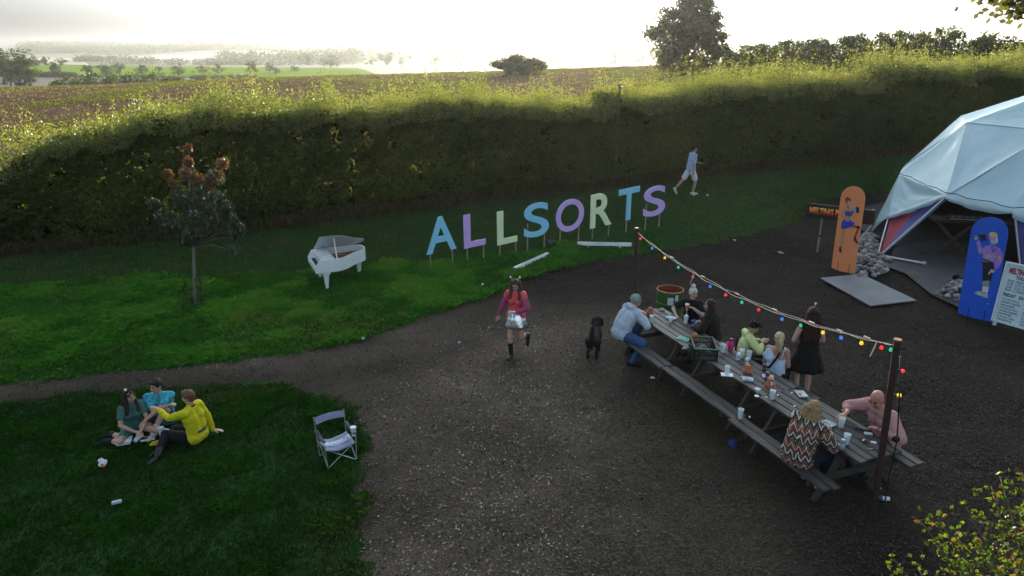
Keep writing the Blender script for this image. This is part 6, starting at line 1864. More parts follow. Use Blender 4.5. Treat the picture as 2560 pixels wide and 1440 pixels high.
def chevron_mat():
    m = bpy.data.materials.new('chevron_knit'); m.use_nodes = True; nt = m.node_tree; bs = nt.nodes['Principled BSDF']; bs.inputs['Roughness'].default_value = .95
    N = nt.nodes.new; L = nt.links.new
    tc = N('ShaderNodeTexCoord'); sp = N('ShaderNodeSeparateXYZ'); L(tc.outputs['Object'], sp.inputs[0])
    def mth(op, a, b=None):
        n = N('ShaderNodeMath'); n.operation = op
        for k, v in ((0, a), (1, b)):
            if v is None: continue
            if isinstance(v, (int, float)): n.inputs[k].default_value = v
            else: L(v, n.inputs[k])
        return n.outputs[0]
    xy = mth('ADD', sp.outputs[0], mth('MULTIPLY', sp.outputs[1], .8))
    zig = mth('PINGPONG', xy, .06)
    nz = N('ShaderNodeTexNoise'); nz.inputs['Scale'].default_value = 9; L(tc.outputs['Object'], nz.inputs['Vector'])
    q = mth('ADD', mth('ADD', sp.outputs[2], mth('MULTIPLY', zig, 1.4)), mth('MULTIPLY', nz.outputs['Fac'], .14))
    fr = mth('FRACT', mth('MULTIPLY', q, 4.4))
    r = N('ShaderNodeValToRGB'); r.color_ramp.interpolation = 'CONSTANT'; e = r.color_ramp.elements
    cols = [(0, (.018, .03, .03)), (.22, (.55, .50, .40)), (.34, (.03, .055, .05)), (.52, (.26, .03, .03)), (.68, (.5, .44, .34)), (.78, (.05, .04, .04)), (.9, (.30, .10, .05))]
    for i, (p, c) in enumerate(cols):
        k = e[i] if i < 2 else e.new(p); k.position = p; k.color = (*c, 1)
    L(fr, r.inputs[0]); L(r.outputs[0], bs.inputs['Base Color'])
    return m
CHEV = chevron_mat()
loc = T(.62, -.74)
JJ = person('person with fair bobbed hair in red, black and cream chevron jumper', loc, YAW_IN + R(6), (0, 0, .56), [(-.05, .42, .86), (.10, .40, .86)], [(-.1, .40, .085), (.16, .36, .085)], lean=16, head=(2, 6), s=1.04, skin='tan', hair=('bob', hairm('sandy', (.33, .22, .11))),
            top=dict(m=CHEV, sleeve=1.8, loose=.032, f=.034, fold=.03), bottom=dict(kind='trousers', m=DKDENIM, len=1.95), shoes=dict(m=C_('grey_trainer', (.28, .29, .30))), elbows=((-1, -.2, -.8), (1, -.2, -.8)), hdir=((.7, .6, .2), (-.7, .6, .2)), hunch=10, build=1.08)
ROSE = C_('rose_shirt', (.48, .25, .25))
loc = T(.52, .74)
JP = person('bald person in pink shirt leaning over the near table by the post', loc, YAW_OUT - R(6), (0, 0, .56), [(-.20, .34, .86), (.24, .50, .90)], [(-.12, .40, .085), (.12, .40, .085)], lean=20, head=(18, 26), s=1.10, skin='ruddy', hair=('bald', None),
            top=dict(m=ROSE, sleeve=1.45, loose=.024, f=.024, fold=.024), bottom=dict(kind='trousers', m=DKDENIM, len=1.95), shoes=dict(m=BLACK), elbows=((-1, -.1, -.5), (1, -.3, -.3)), hdir=((1, .3, -.1), (.2, 1, -.5)), hunch=12, build=1.16)
b = B(); q = JP['wr'][0]; b.tube([q + V((.0, .028 * math.cos(k * .7), .03 * math.sin(k * .7))) for k in range(10)], .009, 6); b.build('watch', mat('blue_plastic', (.03, .05, .2), .45), JP['t'], True)

# ------------------------------------------------------------------ black dog
loc = P(1484, 886)
dg = thing('dog', 'curly black dog standing beside the far bench with its tail up', 'dog', loc, yaw_of(.25, 1))
b = B()
b.capsule((0, -.2, .38), (0, .2, .40), .115, .13); b.capsule((0, .2, .40), (0, .34, .52), .10, .085); b.ball((0, .42, .58), (.085, .10, .085), 10, 8); b.capsule((0, .48, .56), (0, .58, .53), .05, .035)
for sg in (-1, 1):
    b.capsule((sg * .08, .45, .6), (sg * .10, .43, .5), .03, .035); b.capsule((sg * .075, .2, .34), (sg * .075, .19, .17), .055, .035); b.capsule((sg * .075, .19, .17), (sg * .075, .2, .03), .033, .028); b.capsule((sg * .075, .2, .03), (sg * .075, .24, .025), .03, .025)
    b.capsule((sg * .08, -.19, .36), (sg * .085, -.12, .22), .085, .05); b.capsule((sg * .085, -.12, .22), (sg * .085, -.25, .15), .045, .032); b.capsule((sg * .085, -.25, .15), (sg * .085, -.22, .03), .03, .026); b.capsule((sg * .085, -.22, .03), (sg * .085, -.17, .025), .03, .026)
b.capsule((0, -.29, .42), (0, -.36, .55), .04, .045); b.capsule((0, -.36, .55), (0, -.33, .70), .05, .04)
remesh(b, 'body', mat('black_curls', (.012, .010, .009), .85, .4, 30, .8, 60), dg, .011, 2, .03, .03)
b = B(); b.ball((0, .612, .535), (.018, .015, .014), 8, 6); b.build('nose', M_EYE, dg, True)
# ------------------------------------------------------------------ cups, pots, trays and other small things
M_CUP = mat('clear_plastic', (.86, .95, 1.0), .3, .02, 4, spec=.5, alpha=.6)
M_FOAM = mat('beer_foam', (.75, .74, .68), .8)
LIQ = {'lager': mat('lager', (.62, .38, .03), .15, .05), 'amber': mat('amber_ale', (.55, .20, .02), .15, .05), 'bitter': mat('red_ale', (.25, .05, .015), .2, .05), 'pale': mat('cloudy_drink', (.55, .72, .68), .3, .05)}
M_TERRA = mat('terracotta', (.42, .15, .075), .85, .2, 8, .15)
M_CARD = mat('white_card', (.66, .70, .74), .7, .05)
TZ = .7515
def cup(label, p, liquid=None, h=.145, r0=.032, r1=.045, fill=.45, tilt=None, foam=.06):
    t = thing('plastic_cup', label, 'cup', p, 0, 'plastic cups')
    if tilt: t.rotation_euler = tilt
    b = B(); k = .0025
    b.lathe([(0, 0), (r0, 0), (r1, h), (r1 + .002, h + .002), (r1 - k, h), (r0 - k, k), (0, k)], n=16); b.build('wall', M_CUP, t, True, auto=50)
    if liquid:
        a = r0 + (r1 - r0) * fill
        b = B(); b.lathe([(0, .004), (r0 - .004, .004), (a - .004, h * fill), (0, h * fill)], n=16); b.build('drink', LIQ[liquid], t, True, auto=50)
        if foam:
            f2 = min(fill + foam, .97); a2 = r0 + (r1 - r0) * f2
            b = B(); b.lathe([(0, h * fill), (a - .0035, h * fill), (a2 - .0035, h * f2), (0, h * f2)], n=16); b.build('froth', M_FOAM, t, True, auto=50)
    return t
def tp(px, py, z=TZ): return P(px, py, z)
cup('full lager cup by the elbow of the person in the beanie', tp(1629, 806), 'lager', fill=.62, foam=.25)
cup('short clear cup standing in front of the white tray at the far table', tp(1676, 805), 'pale', h=.10, fill=.3, foam=0)
cup('tall empty clear cup in front of the person with the white bun', tp(1714, 808))
cup('clear cup partly hidden behind the crate', tp(1806, 880))
cup('lager cup beside the white can in front of the lemon-yellow hooded top', tp(1853, 893), 'lager', fill=.38)
cup('clear empty cup right of the lager cup by the white can', tp(1872, 897))
cup('half-empty lager cup standing on a white napkin on the middle table', tp(1817, 936), 'lager', fill=.28, foam=.03)
cup('amber ale cup with foam near the coupe glass', tp(1930, 997), 'bitter', fill=.55, foam=.1)
cup('clear cup left alone on the near-side bench', P(1850, 1046, .4535), 'pale', h=.16, fill=.5, foam=0)
cup('amber pint cup in front of the bald person', tp(2102, 1068), 'amber', fill=.48)
cup('cloudy pale drink cup beside the can at the near table', tp(2115, 1109), 'pale', fill=.7, foam=0)
# in the hand of the walking person and of the others
p = J['t'].matrix_basis @ J['hand'][0]
cup('clear cup held at the waist by the person in the silver skirt', p + Vector((0, 0, -.07)), None, h=.13)
q = JW['t'].matrix_basis @ JW['hand'][0]
gt = thing('stemmed_glass', 'tall stemmed glass of orange drink held up by the person with the white bun', 'glass', q + Vector((-.02, -.02, -.14)))
b = B(); b.lathe([(0, 0), (.032, 0), (.03, .006), (.005, .012), (.005, .09), (.02, .11), (.036, .15), (.040, .24), (.036, .24), (.018, .115), (0, .112)], n=14); b.build('glass', M_CUP, gt, True, auto=50)
b = B(); b.lathe([(0, .116), (.022, .118), (.0385, .15), (.0415, .215), (0, .215)], n=14); b.build('drink', mat('orange_drink', (.75, .17, .08), .2, trans=.2, emit=0), gt, True, auto=50)

def pot(label, p, s=1.0, saucer=True, sticker=False, yaw=0):
    t = thing('terracotta_pot', label, 'flower pot', p, yaw, 'upturned terracotta pots')
    t.scale = (s,) * 3
    z = .012 if saucer else 0
    b = B(); b.lathe([(0, z), (.062, z), (.062, z + .035), (.054, z + .036), (.042, z + .12), (.012, z + .121), (.010, z + .112)], n=18); b.build('pot', M_TERRA, t, True, auto=35)
    if saucer:
        b = B(); b.lathe([(0, 0), (.07, 0), (.082, .022), (.078, .022), (.068, .008), (0, .008)], n=18); b.build('saucer', M_TERRA, t, True, auto=35)
    if sticker:
        for k, (a, c) in enumerate(((-105, 'white_card'), (-70, 'blue_note'), (-40, 'white_card'))):
            m = mat(c, (.20, .28, .55), .7) if c == 'blue_note' else M_CARD
            b = B(); a0, a1 = R(a - 15), R(a + 15)
            b.quad((.0575 * math.cos(a0), .0575 * math.sin(a0), z + .04), (.0575 * math.cos(a1), .0575 * math.sin(a1), z + .04), (.051 * math.cos(a1), .051 * math.sin(a1), z + .085), (.051 * math.cos(a0), .051 * math.sin(a0), z + .085)); b.build('sticker', m, t)
    return t
pot('upturned terracotta pot at the hands of the person in the beanie', tp(1625, 785), 1.05)
pot('upturned terracotta pot beside the folded napkin on the far table', tp(1736, 850), 1.0)
pot('upturned terracotta pot in a saucer in the middle of the middle table', tp(1868, 931), 1.05)
pot('upturned terracotta pot with white and blue stickers beside the dark can', tp(1925, 967), 1.15, sticker=True, yaw=.2)
q = tp(1884, 926)
sp = thing('wooden_spoon', 'pale wooden stick leaning against the middle terracotta pot', 'stick', q + Vector((0, 0, .03)))
b = B(); b.tube([(-.03, 0, .03), (.05, .0, .05), (.11, .03, .03)], .006, 5); b.build('stick', M_STAKE, sp)

def tray(label, p, yaw, w=.17, d=.12, h=.03, food=None):
    t = thing('food_tray', label, 'food tray', p, yaw, 'white card food trays')
    a = .8
    b = B(); x, y = w / 2, d / 2
    o = [(-x * a, -y * a, 0), (x * a, -y * a, 0), (x * a, y * a, 0), (-x * a, y * a, 0), (-x, -y, h), (x, -y, h), (x, y, h), (-x, y, h)]
    i_ = [(-x * a * .97, -y * a * .97, .003), (x * a * .97, -y * a * .97, .003), (x * a * .97, y * a * .97, .003), (-x * a * .97, y * a * .97, .003), (-x * .97, -y * .97, h), (x * .97, -y * .97, h), (x * .97, y * .97, h), (-x * .97, y * .97, h)]
    b.add(o + i_, [(3, 2, 1, 0), (0, 1, 5, 4), (1, 2, 6, 5), (2, 3, 7, 6), (3, 0, 4, 7), (8, 9, 10, 11), (12, 13, 9, 8), (13, 14, 10, 9), (14, 15, 11, 10), (15, 12, 8, 11), (4, 5, 13, 12), (5, 6, 14, 13), (6, 7, 15, 14), (7, 4, 12, 15)])
    b.build('tray', M_CARD, t)
    if food == 'chips':
        for k in range(6):
            b = B(); a_ = random.random() * 3; c = Vector((random.uniform(-.04, .04), random.uniform(-.02, .02), .014)); b.beam(c - Vector((math.cos(a_), math.sin(a_), 0)) * .02, c + Vector((math.cos(a_), math.sin(a_), .2)) * .02, .012, .012); b.build('food_scrap', mat('fried_food', (.55, .26, .10), .7), t)
    elif food == 'scraps':
        for k in range(4):
            b = B(); c = Vector((random.uniform(-.04, .04), random.uniform(-.02, .02), .01)); b.ball(c, (.016, .008, .006), 6, 4); b.build('food_scrap', mat('grey_scrap', (.25, .26, .28), .8), t)
    elif food == 'fork':
        b = B(); b.beam((-.06, -.02, .02), (.04, .01, .014), .008, .004); b.beam((.04, .01, .014), (.07, .02, .02), .018, .004); b.beam((-.05, .03, .016), (.05, -.02, .016), .009, .004); b.build('fork', mat('black_plastic', (.015, .015, .016), .45), t)
    return t
tray('white tray behind the short clear cup at the far table', tp(1677, 797), T_YAW + .5, .2, .15)
tray('white tray with grey scraps left of the coupe glass', tp(1869, 950), T_YAW + .9, food='scraps')
tray('white tray under the dark can on the right side of the middle table', tp(1919, 944), T_YAW + .9)
tray('white tray with orange fried scraps in front of the standing person', tp(2003, 988), T_YAW - .35, .2, .14, food='chips')
tray('white tray with black fork by the elbow of the person in the chevron jumper', tp(2071, 1062), T_YAW + .2, .17, .13, food='fork')

def can(label, p, c, band, h=.125, tilt=None):
    t = thing('drink_can', label, 'can', p, 0, 'drink cans')
    if tilt: t.rotation_euler = tilt
    b = B(); b.lathe([(0, 0), (.026, 0), (.033, .008), (.033, h - .012), (.027, h), (0, h - .003)], n=16); b.build('can', c, t, True, auto=40)
    b = B(); b.lathe([(.0334, h * .3), (.0334, h * .62)], n=16); b.build('printed_band', band, t, True)
    b = B(); b.lathe([(.026, h - .001), (.028, h + .002), (.026, h + .003)], n=16); b.build('rim', M_STEEL, t, True)
M_ALU = mat('can_silver', (.6, .63, .66), .3, metal=.7); M_CANW = mat('can_white', (.7, .74, .78), .35)
can('white drink can with lilac band left of the lager cup', tp(1845, 899), M_CANW, mat('lilac_band', (.35, .35, .62), .4))
can('small turquoise can in front of the empty cup on the middle table', tp(1867, 908), M_CANW, mat('turquoise_band', (.03, .42, .45), .4), .10)
can('black can standing at the back edge beside the blonde ponytail person', tp(1910, 927), mat('can_black', (.02, .02, .022), .35), mat('grey_band', (.12, .12, .13), .4))
can('dark purple can standing in a white tray beside the stickered pot', tp(1917, 952) + Vector((0, 0, .004)), mat('can_plum', (.06, .03, .08), .35), mat('plum_band', (.25, .2, .3), .4), .15)
can('silver-blue can with gold top beside the pale drink at the near table', tp(2104, 1123), mat('can_steelblue', (.25, .36, .52), .3, metal=.3), mat('pale_band', (.5, .56, .62), .4), .15)

q = tp(1892, 990)
cg = thing('coupe_glass', 'empty stemmed coupe glass near the left edge of the middle table', 'glass', q)
b = B(); b.lathe([(0, 0), (.034, 0), (.034, .003), (.005, .008), (.004, .075), (.02, .09), (.042, .115), (.044, .13), (.041, .13), (.018, .094), (0, .09)], n=16); b.build('glass', M_CUP, cg, True, auto=50)
b = B(); b.lathe([(0, .092), (.017, .096), (.036, .112), (0, .112)], n=16); b.build('dregs', mat('milky_dregs', (.62, .56, .55), .4), cg, True, auto=50)

def paper(name, label, p, poly, m, yaw=0, crumple=.006, layers=1, cat='napkin'):
    t = thing(name, label, cat, p, yaw)
    for k in range(layers):
        b = B(); n = len(poly); c = (sum(x for x, y in poly) / n, sum(y for x, y in poly) / n)
        sc = 1 - .12 * k
        vs = [(x * sc, y * sc, .004 + k * .008 + random.uniform(0, crumple)) for x, y in poly] + [(c[0], c[1], .008 + k * .008 + crumple)]
        lo = [(x * sc, y * sc, .0015 + k * .008) for x, y in poly]
        b.add(vs + lo, [(i, (i + 1) % n, n) for i in range(n)] + [((i + 1) % n, i, n + 1 + i, n + 1 + (i + 1) % n) for i in range(n)] + [tuple(range(n + 1, 2 * n + 1))[::-1]])
        b.build('sheet' if layers == 1 else 'fold', m if not isinstance(m, list) else m[k % len(m)], t)
    return t
SQ = lambda w, h: [(-w / 2, -h / 2), (0, -h / 2 * 1.04), (w / 2, -h / 2), (w / 2 * .97, 0), (w / 2, h / 2), (0, h / 2 * .97), (-w / 2, h / 2)]
paper('napkin', 'white napkin under the half-empty lager cup', tp(1817, 937), SQ(.19, .13), M_CARD, T_YAW + 1.0, .002)
paper('folded_cloth', 'folded green and white printed cloth beside a pot on the far table', tp(1707, 848), SQ(.24, .17), [mat('green_print', (.10, .35, .25), .8), M_CARD], T_YAW + .4, .006, 3, 'cloth')
paper('crumpled_napkin', 'crumpled pale green napkin behind the silver-blue can', tp(2091, 1116), SQ(.12, .09), mat('mint_paper', (.48, .60, .56), .8), .4, .03)
for k, (px, py, l) in enumerate([(1856, 942, 'small white scrap left of the grey-scrap tray'), (1916, 993, 'tiny white scrap left of the amber ale cup'), (1944, 988, 'tiny white scrap right of the amber ale cup'), (1979, 983, 'small white scrap left of the fried-scrap tray'), (1986, 1016, 'white paper sliver alone on the near table'), (2164, 1083, 'white paper strip near the bald person'), (1874, 1043, 'white paper ball on the middle of the bench')]):
    z_ = TZ if k < 6 else .4535
    paper('paper_scrap', l + ' on the wood', P(px, py, z_), SQ(.05, .025), M_CARD, random.random() * 3, .006, 1, 'paper scrap')['group'] = 'paper scraps'
def slab(name, label, cat, p, size, m, yaw=0, m2=None):
    t = thing(name, label, cat, p, yaw)
    b = B(); b.box((0, 0, size[2] / 2), size); bevel(b.build('case', m, t), min(size) * .25, 2)
    if m2: b = B(); b.box((0, 0, size[2] + .0005), (size[0] * .86, size[1] * .86, .001)); b.build('screen', m2, t)
    return t
slab('mobile_phone', 'dark phone under the right hand of the bald person', 'phone', tp(2150, 1075), (.15, .075, .009), mat('black_plastic', (.015, .015, .016), .45), T_YAW + .3, mat('phone_glass', (.02, .02, .025), .1))
slab('card_box', 'small white box in front of the bald person', 'box', tp(2171, 1086), (.10, .045, .025), M_CARD, T_YAW + 1.0)
slab('tobacco_pouch', 'dark red pouch lying open on the near table', 'pouch', tp(2162, 1099), (.15, .08, .012), mat('oxblood_pouch', (.16, .035, .03), .6), T_YAW + .2, mat('brown_flap', (.05, .03, .025), .7))
slab('cigarette_lighter', 'small blue and white lighter on the red pouch', 'lighter', tp(2158, 1104) + Vector((0, 0, .014)), (.07, .022, .012), mat('blue_plastic', (.03, .05, .2), .45), .7, M_CARD)
slab('rolling_papers', 'white packet beside the red pouch near the post', 'packet', tp(2183, 1106), (.08, .05, .008), M_CARD, T_YAW + .7)
slab('pocket_knife', 'small black knife near the end of the near table', 'knife', tp(2176, 1124), (.09, .016, .01), mat('black_plastic', (.015, .015, .016), .45), T_YAW + 1.3, M_STEEL)
sgl = thing('sunglasses', 'black sunglasses lying on the far corner of the far table', 'sunglasses', tp(1656, 781), .5)
for s in (-1, 1):
    b = B(); b.ball((s * .035, 0, .025), (.026, .008, .02), 10, 6); b.build('lens', MATS['phone_glass'], sgl, True); b = B(); b.tube([(s * .06, 0, .03), (s * .062, .1, .015)], .004, 5); b.build('temple', SOCK, sgl)
# pink flask and cap
q = tp(1831, 873); q = T((q - TO).dot(TU), .36, TZ)
fk = thing('drinks_flask', 'hot pink flask with black lid and strap at the back of the middle table', 'flask', q)
b = B(); b.lathe([(0, 0), (.04, 0), (.046, .01), (.046, .13), (.03, .165), (.03, .175), (0, .175)], n=16); b.build('bottle', mat('hot_pink', (.75, .02, .22), .45), fk, True, auto=40)
b = B(); b.lathe([(.031, .172), (.034, .175), (.034, .205), (.03, .21), (0, .21)], n=16); b.build('lid', SOCK, fk, True, auto=40)
b = B(); b.tube([(-.04, 0, .15), (-.1, 0, .11), (-.12, -.01, .05)], .012, 6); b.build('strap', MATS['hot_pink'], fk, True)
sl = thing('blue_packet', 'glossy blue crisp packet on the far table edge by the person in the black T-shirt', 'packet', tp(1735, 806), .4)
b = B(); b.ball((0, 0, .03), (.08, .05, .028), 10, 6); b.build('bag', mat('blue_foil', (.03, .12, .45), .25, .3, 20, .4), sl, True)

# black plastic crate
def crate():
    c = tp(1757, 884)
    t = thing('plastic_crate', 'black open lattice crate with green rim lying across the table join', 'crate', c, T_YAW + R(-28))
    m, g = mat('crate_black', (.010, .014, .012), .65, spec=.2), mat('crate_green', (.025, .11, .035), .7, spec=.15)
    Lx, Ly, H = .56, .38, .20
    for s in (-1, 1):
        for ax in (0, 1):
            w = Lx if ax == 0 else Ly; o = (Ly if ax == 0 else Lx) / 2
            b = B()
            def pt(u, z):
                return (u, s * o, z) if ax == 0 else (s * o, u, z)
            for z in (.012, .10, H - .012): b.beam(pt(-w / 2, z), pt(w / 2, z), .012, .022)
            n = 9 if ax == 0 else 6
            for k in range(n):
                u0 = -w / 2 + w * k / n; u1 = u0 + w / n
                b.beam(pt(u0, .02), pt(u1, .10), .008, .007); b.beam(pt(u1, .02), pt(u0, .10), .008, .007); b.beam(pt(u0, .10), pt((u0 + u1) / 2, H - .03), .008, .007); b.beam(pt(u1, .10), pt((u0 + u1) / 2, H - .03), .008, .007)
            b.build('side_wall', m, t)
            b = B(); b.beam(pt(-w / 2 - .012, H + .002), pt(w / 2 + .012, H + .002), .03, .014); b.build('rim', g if (ax == 1) else m, t)
    for x in (-1, 1):
        for y in (-1, 1):
            b = B(); b.box((x * Lx / 2, y * Ly / 2, H / 2), (.03, .03, H)); b.build('corner_post', m, t)
    b = B()
    for k in range(12): b.beam((-Lx / 2, -Ly / 2 + Ly * (k + .5) / 12, .008), (Lx / 2, -Ly / 2 + Ly * (k + .5) / 12, .008), .016, .008)
    b.build('base_grid', m, t)
    q = t.matrix_basis @ Vector((-.1, .06, .06))
    w_ = thing('chopping_board', 'pale green board leaning inside the black crate', 'board', c + Vector((-.13, -.02, .02)), T_YAW + .2)
    b = B(); b.beam((0, -.1, .02), (.05, .14, .2), .13, .012); b.build('board', mat('mint_board', (.20, .27, .21), .7), w_)
    for k, (x, y, l) in enumerate([(.1, .05, 'crumpled clear wrapper at the back inside the crate'), (.02, -.08, 'crumpled clear wrapper at the front inside the crate'), (.18, -.04, 'crumpled clear wrapper at the right end inside the crate')]):
        p = t.matrix_basis @ Vector((x, y, .055))
        r_ = thing('wrapper', l, 'wrapper', p, k)
        b = B(); b.ball((0, 0, 0), (.07, .05, .04), 9, 6); b.v = [(a * (.7 + .6 * random.random()), d * (.7 + .6 * random.random()), e * (.7 + .6 * random.random())) for a, d, e in b.v]; b.build('film', mat('clear_wrap', (.22, .25, .28), .2, .3, 10, trans=.3), r_)
crate()
sl = thing('torn_wrapper', 'torn white wrapper hanging at the left table edge by the crate', 'wrapper', tp(1712, 875) + Vector((0, 0, .02)))
b = B(); b.add([(-.06, 0, 0), (0, -.03, .02), (.05, 0, 0), (.0, .04, .015), (-.02, .0, .05)], [(0, 1, 4), (1, 2, 4), (2, 3, 4), (3, 0, 4)]); b.build('film', M_CARD, sl)

# food in hand of the lemon-yellow person
q = JK['t'].matrix_basis @ ((JK['hand'][0] + JK['hand'][1]) / 2)
fd = thing('flatbread', 'pale flatbread held by the person in the lemon-yellow hooded top', 'food', q + Vector((.03, 0, .02)))
b = B(); b.ball((0, 0, 0), (.05, .02, .035), 9, 6); b.build('bread', mat('bread', (.55, .45, .32), .8), fd, True)

# ------------------------------------------------------------------ camping chair with a beer in its holder
def camp_chair():
    A_, B_ = P(805, 1172), P(876, 1160)
    c = (A_ + B_) / 2
    t = thing('camping_chair', 'empty grey folding camping chair standing on the lawn edge', 'chair', c + Vector((-.02, .20, 0)), yaw_of(.55, -.85)); t.scale = (.80, .80, .72)
    tube = mat('grey_tube', (.36, .40, .42), .35, metal=.5); fab = mat('grey_fabric', (.20, .23, .33), .8, .15, 10, .2, 60); dfab = mat('charcoal_fabric', (.04, .045, .05), .8); strp = mat('stripe_fabric', (.42, .46, .56), .8)
    # +Y is the front of the chair
    w, d, sz = .27, .24, .43
    F = {(s, f): Vector((s * w, f * d, .02)) for s in (-1, 1) for f in (-1, 1)}
    Tt = {(s, f): Vector((s * w * .98, f * d * .9, sz if f > 0 else sz - .02)) for s in (-1, 1) for f in (-1, 1)}
    def rod(a, b, nm='frame_tube', r=.009):
        k = B(); k.cyl(a, b, r, n=8); k.build(nm, tube, t, True, auto=40)
    for s in (-1, 1):
        rod(F[s, -1], Tt[s, 1], 'cross_tube'); rod(F[s, 1], Tt[s, -1], 'cross_tube')
        rod(F[s, -1], Vector((s * (w + .02), -d * 1.35, .90)), 'back_post')
        rod(F[s, 1], Vector((s * (w + .03), d * .95, .62)), 'front_post')
    for f in (-1, 1):
        rod(F[-1, f], Tt[1, f], 'cross_tube'); rod(F[1, f], Tt[-1, f], 'cross_tube')
    for k in F.values():
        b = B(); b.ball(k, .018, 8, 6); b.build('foot', SOCK, t, True)
    def cloth(name, m, fn, nu=10, nv=8):
        V_ = [fn(i / nu, j / nv) for i in range(nu + 1) for j in range(nv + 1)]
        Fq = [(i * (nv + 1) + j, (i + 1) * (nv + 1) + j, (i + 1) * (nv + 1) + j + 1, i * (nv + 1) + j + 1) for i in range(nu) for j in range(nv)]
        o = np_mesh(name, np.array([tuple(v) for v in V_]), np.array(Fq), m, t, smooth=True)
        s_ = o.modifiers.new('thickness', 'SOLIDIFY'); s_.thickness = .008
    cloth('seat', fab, lambda u, v: Vector(((u - .5) * 2 * w, (v - .5) * 2 * d, sz - .09 * math.sin(math.pi * u) * .8 - .02 * math.sin(u * 12 + v * 7) * .4)))
    cloth('seat_stripe', strp, lambda u, v: Vector(((u - .5) * 2 * w, -.02 + (v - .5) * .16, sz + .006 - .09 * math.sin(math.pi * u) * .8)), 10, 3)
    cloth('back_rest', fab, lambda u, v: Vector(((u - .5) * 2 * (w + .01), -d * 1.0 - .09 * (v) - .06 * math.sin(math.pi * u), .76 + .11 * v)))
    for s in (-1, 1):
        cloth('arm_rest', dfab, lambda u, v: Vector((s * (w + .02) + (u - .5) * .07, -d * 1.15 + v * d * 2.15, .63 - .03 * math.sin(math.pi * v))), 3, 8)
    cloth('side_panel', dfab, lambda u, v: Vector(((w + .01), -d * 1.1 + u * .16, .45 + v * .18)), 4, 4)
    k = B(); k.tube([(w + .02, -d, .6), (w + .05, -d * .2, .42), (w + .02, 0, .36), (w - .1, .12, .37)], .005, 5); k.build('cord', mat('tan_cord', (.4, .28, .12), .8), t)
    # mesh cup holder in the left arm
    hp = Vector((-(w + .02), d * .6, .52))
    k = B(); k.lathe([(.03, 0), (.048, .09), (.05, .1), (.046, .1), (.028, .004), (0, .004)], hp, 12); k.build('cup_holder', dfab, t, True, auto=40)
    wp = t.matrix_basis @ (hp + Vector((0, 0, .005)))
    cup('full beer cup with a white head in the holder of the camping chair', wp, 'amber', fill=.8, foam=.17)
camp_chair()

# ------------------------------------------------------------------ picnic things on the lawn
def lawn(px, py, dz=.055):
    p = P(px, py + 10); return Vector((p.x, p.y, gz(p.x, p.y) + dz))
tb_ = thing('takeaway_box', 'white lidded takeaway box on the lawn in front of the person in green', 'box', lawn(313, 1108), .35)
b = B(); x, y = .11, .085
b.add([(-x * .85, -y * .85, 0), (x * .85, -y * .85, 0), (x * .85, y * .85, 0), (-x * .85, y * .85, 0), (-x, -y, .05), (x, -y, .05), (x, y, .05), (-x, y, .05)], [(3, 2, 1, 0), (0, 1, 5, 4), (1, 2, 6, 5), (2, 3, 7, 6), (3, 0, 4, 7), (4, 5, 6, 7)]); bevel(b.build('box', M_CARD, tb_), .01, 2)
b = B(); b.box((0, 0, .056), (x * 2.02, y * 2.02, .008)); b.box((0, 0, .062), (x * 1.6, y * 1.6, .006)); b.build('lid', M_CARD, tb_)
cup('clear cup lying tipped over on the lawn right of the takeaway box', lawn(338, 1104, .05), None, tilt=(R(70), 0, R(160)))
cup('tall clear cup standing on the lawn by the white trainers', lawn(408, 1092), 'pale', h=.16, fill=.15, foam=0)
slab('wooden_fork', 'yellow wooden fork on the lawn behind the white card', 'fork', lawn(356, 1094), (.16, .03, .006), mat('yellow_wood', (.55, .36, .06), .7), .35)
slab('white_card_slip', 'small white card on the lawn between cup and yellow bag', 'card', lawn(361, 1102), (.09, .05, .006), M_CARD, .4)
slab('tissue_packet', 'small printed tissue packet beside the yellow bag', 'packet', lawn(382, 1100), (.09, .05, .025), mat('tissue_print', (.40, .45, .62), .6, .6, 40, c2=(.65, .68, .7)), .5)
slab('green_lighter', 'tiny lime green lighter left of the tissue packet', 'lighter', lawn(375, 1103), (.07, .02, .012), mat('lime_plastic', (.4, .6, .08), .4), .6)
yb = thing('bum_bag', 'mustard yellow bum bag with zip lying on the lawn between the three people', 'bag', lawn(400, 1112), .35); yb.scale = (.72, .72, .72)
b = B(); b.capsule((-.11, 0, .05), (.11, 0, .06), .05, .06); b.capsule((-.16, 0, .035), (.16, .01, .04), .03, .035); remesh(b, 'pouch', mat('mustard_fabric', (.50, .36, .03), .7, .15, 10, .3), yb, .010, 3, .012, .05)
b = B(); b.tube([(-.12, -.035, .085), (0, -.04, .098), (.12, -.035, .1)], .005, 5); b.build('zip', SOCK, yb)
b = B(); b.tube([(.15, 0, .04), (.22, .03, .02), (.24, .09, .012), (.18, .14, .01)], .012, 5); b.build('strap', SOCK, yb)
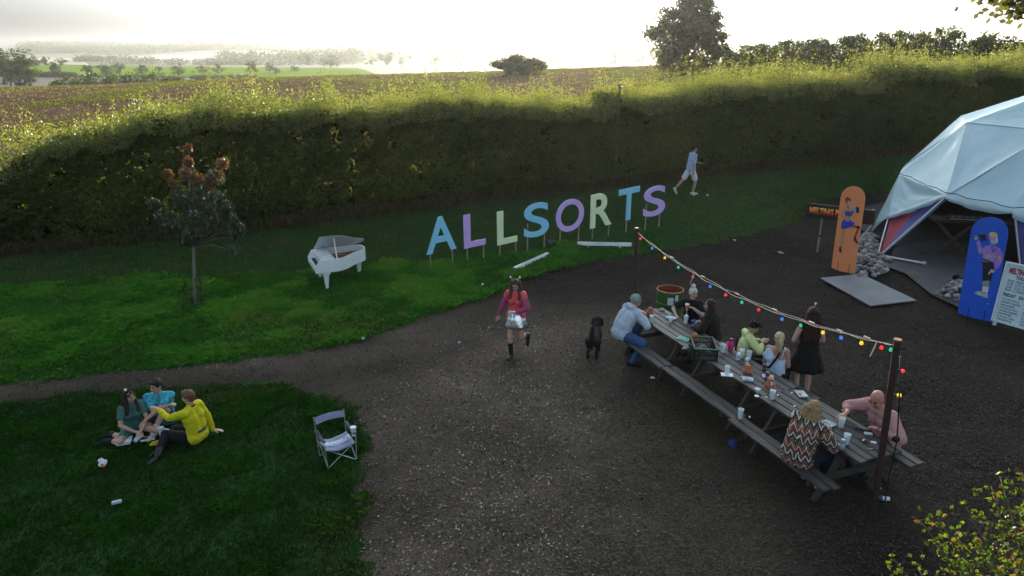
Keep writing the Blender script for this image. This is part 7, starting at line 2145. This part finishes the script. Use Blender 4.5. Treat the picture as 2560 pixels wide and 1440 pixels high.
def crumple(name, label, p, r, m, cat='litter', group='litter on the ground', m2=None):
    t = thing(name, label, cat, p, random.random() * 6, group)
    b = B(); b.ball((0, 0, r[2] * .6), r, 9, 6); b.v = [(x * (.6 + .8 * random.random()), y * (.6 + .8 * random.random()), z * (.6 + .7 * random.random())) for x, y, z in b.v]; b.build('paper', m, t)
    if m2:
        b = B(); b.ball((-r[0] * .8, 0, r[2] * .5), (r[0] * .5, r[1] * .5, r[2] * .5), 7, 5); b.v = [(x * (.8 + .4 * random.random()), y, z) for x, y, z in b.v]; b.build('corner', m2, t)
    return t
crumple('crumpled_paper', 'crumpled white paper with an orange corner on the dark lawn', lawn(259, 1160), (.075, .06, .06), M_CARD, m2=mat('orange_print', (.6, .16, .03), .7))
slab('paper_carton', 'small pale blue carton lying alone low on the lawn', 'carton', lawn(294, 1256), (.12, .05, .04), mat('pale_carton', (.38, .48, .55), .6), .45)
crumple('crushed_can', 'crushed blue and white can on the mulch left of the venue sign', P(1952, 635) + Vector((0, 0, .02)), (.08, .04, .04), mat('can_bluewhite', (.30, .42, .60), .35, .6, 16, c2=(.7, .75, .8)))
crumple('white_wrapper', 'white wrapper on the mulch edge below the long grass', P(908, 849) + Vector((0, 0, .01)), (.045, .03, .03), M_CARD)
crumple('white_tissue', 'small white tissue on the mulch right of the white wrapper', P(1148, 858), (.03, .025, .025), M_CARD)
crumple('paper_ball', 'white paper ball on the grass left of the walking person', lawn(1206, 707), (.04, .03, .03), M_CARD)
crumple('white_rag', 'white scrap on the mulch under the near-side bench', P(1632, 946), (.05, .03, .02), M_CARD)
crumple('foil_scrap', 'pale green foil scrap on the mulch below the white scrap', P(1608, 974), (.045, .02, .01), mat('mint_paper', (.48, .60, .56), .8))
crumple('blue_rag', 'dark blue rag lying on the mulch beside the near bench', P(1832, 1110), (.13, .06, .03), C_('blue_rag', (.03, .04, .22), var=.5))
crumple('paper_scrap', 'white scrap on the mulch in front of the bald person', P(2108, 1027), (.03, .02, .012), M_CARD)
crumple('paper_scrap', 'white scrap on the mulch behind the far post', P(1836, 601), (.05, .02, .02), M_CARD)
crumple('paper_scrap', 'white scrap on the grass near the feet of the person by the hedge', lawn(1734, 484), (.05, .03, .03), M_CARD)
crumple('paper_scrap', 'second white scrap on the grass right of the person by the hedge', lawn(1768, 484), (.05, .03, .03), M_CARD)
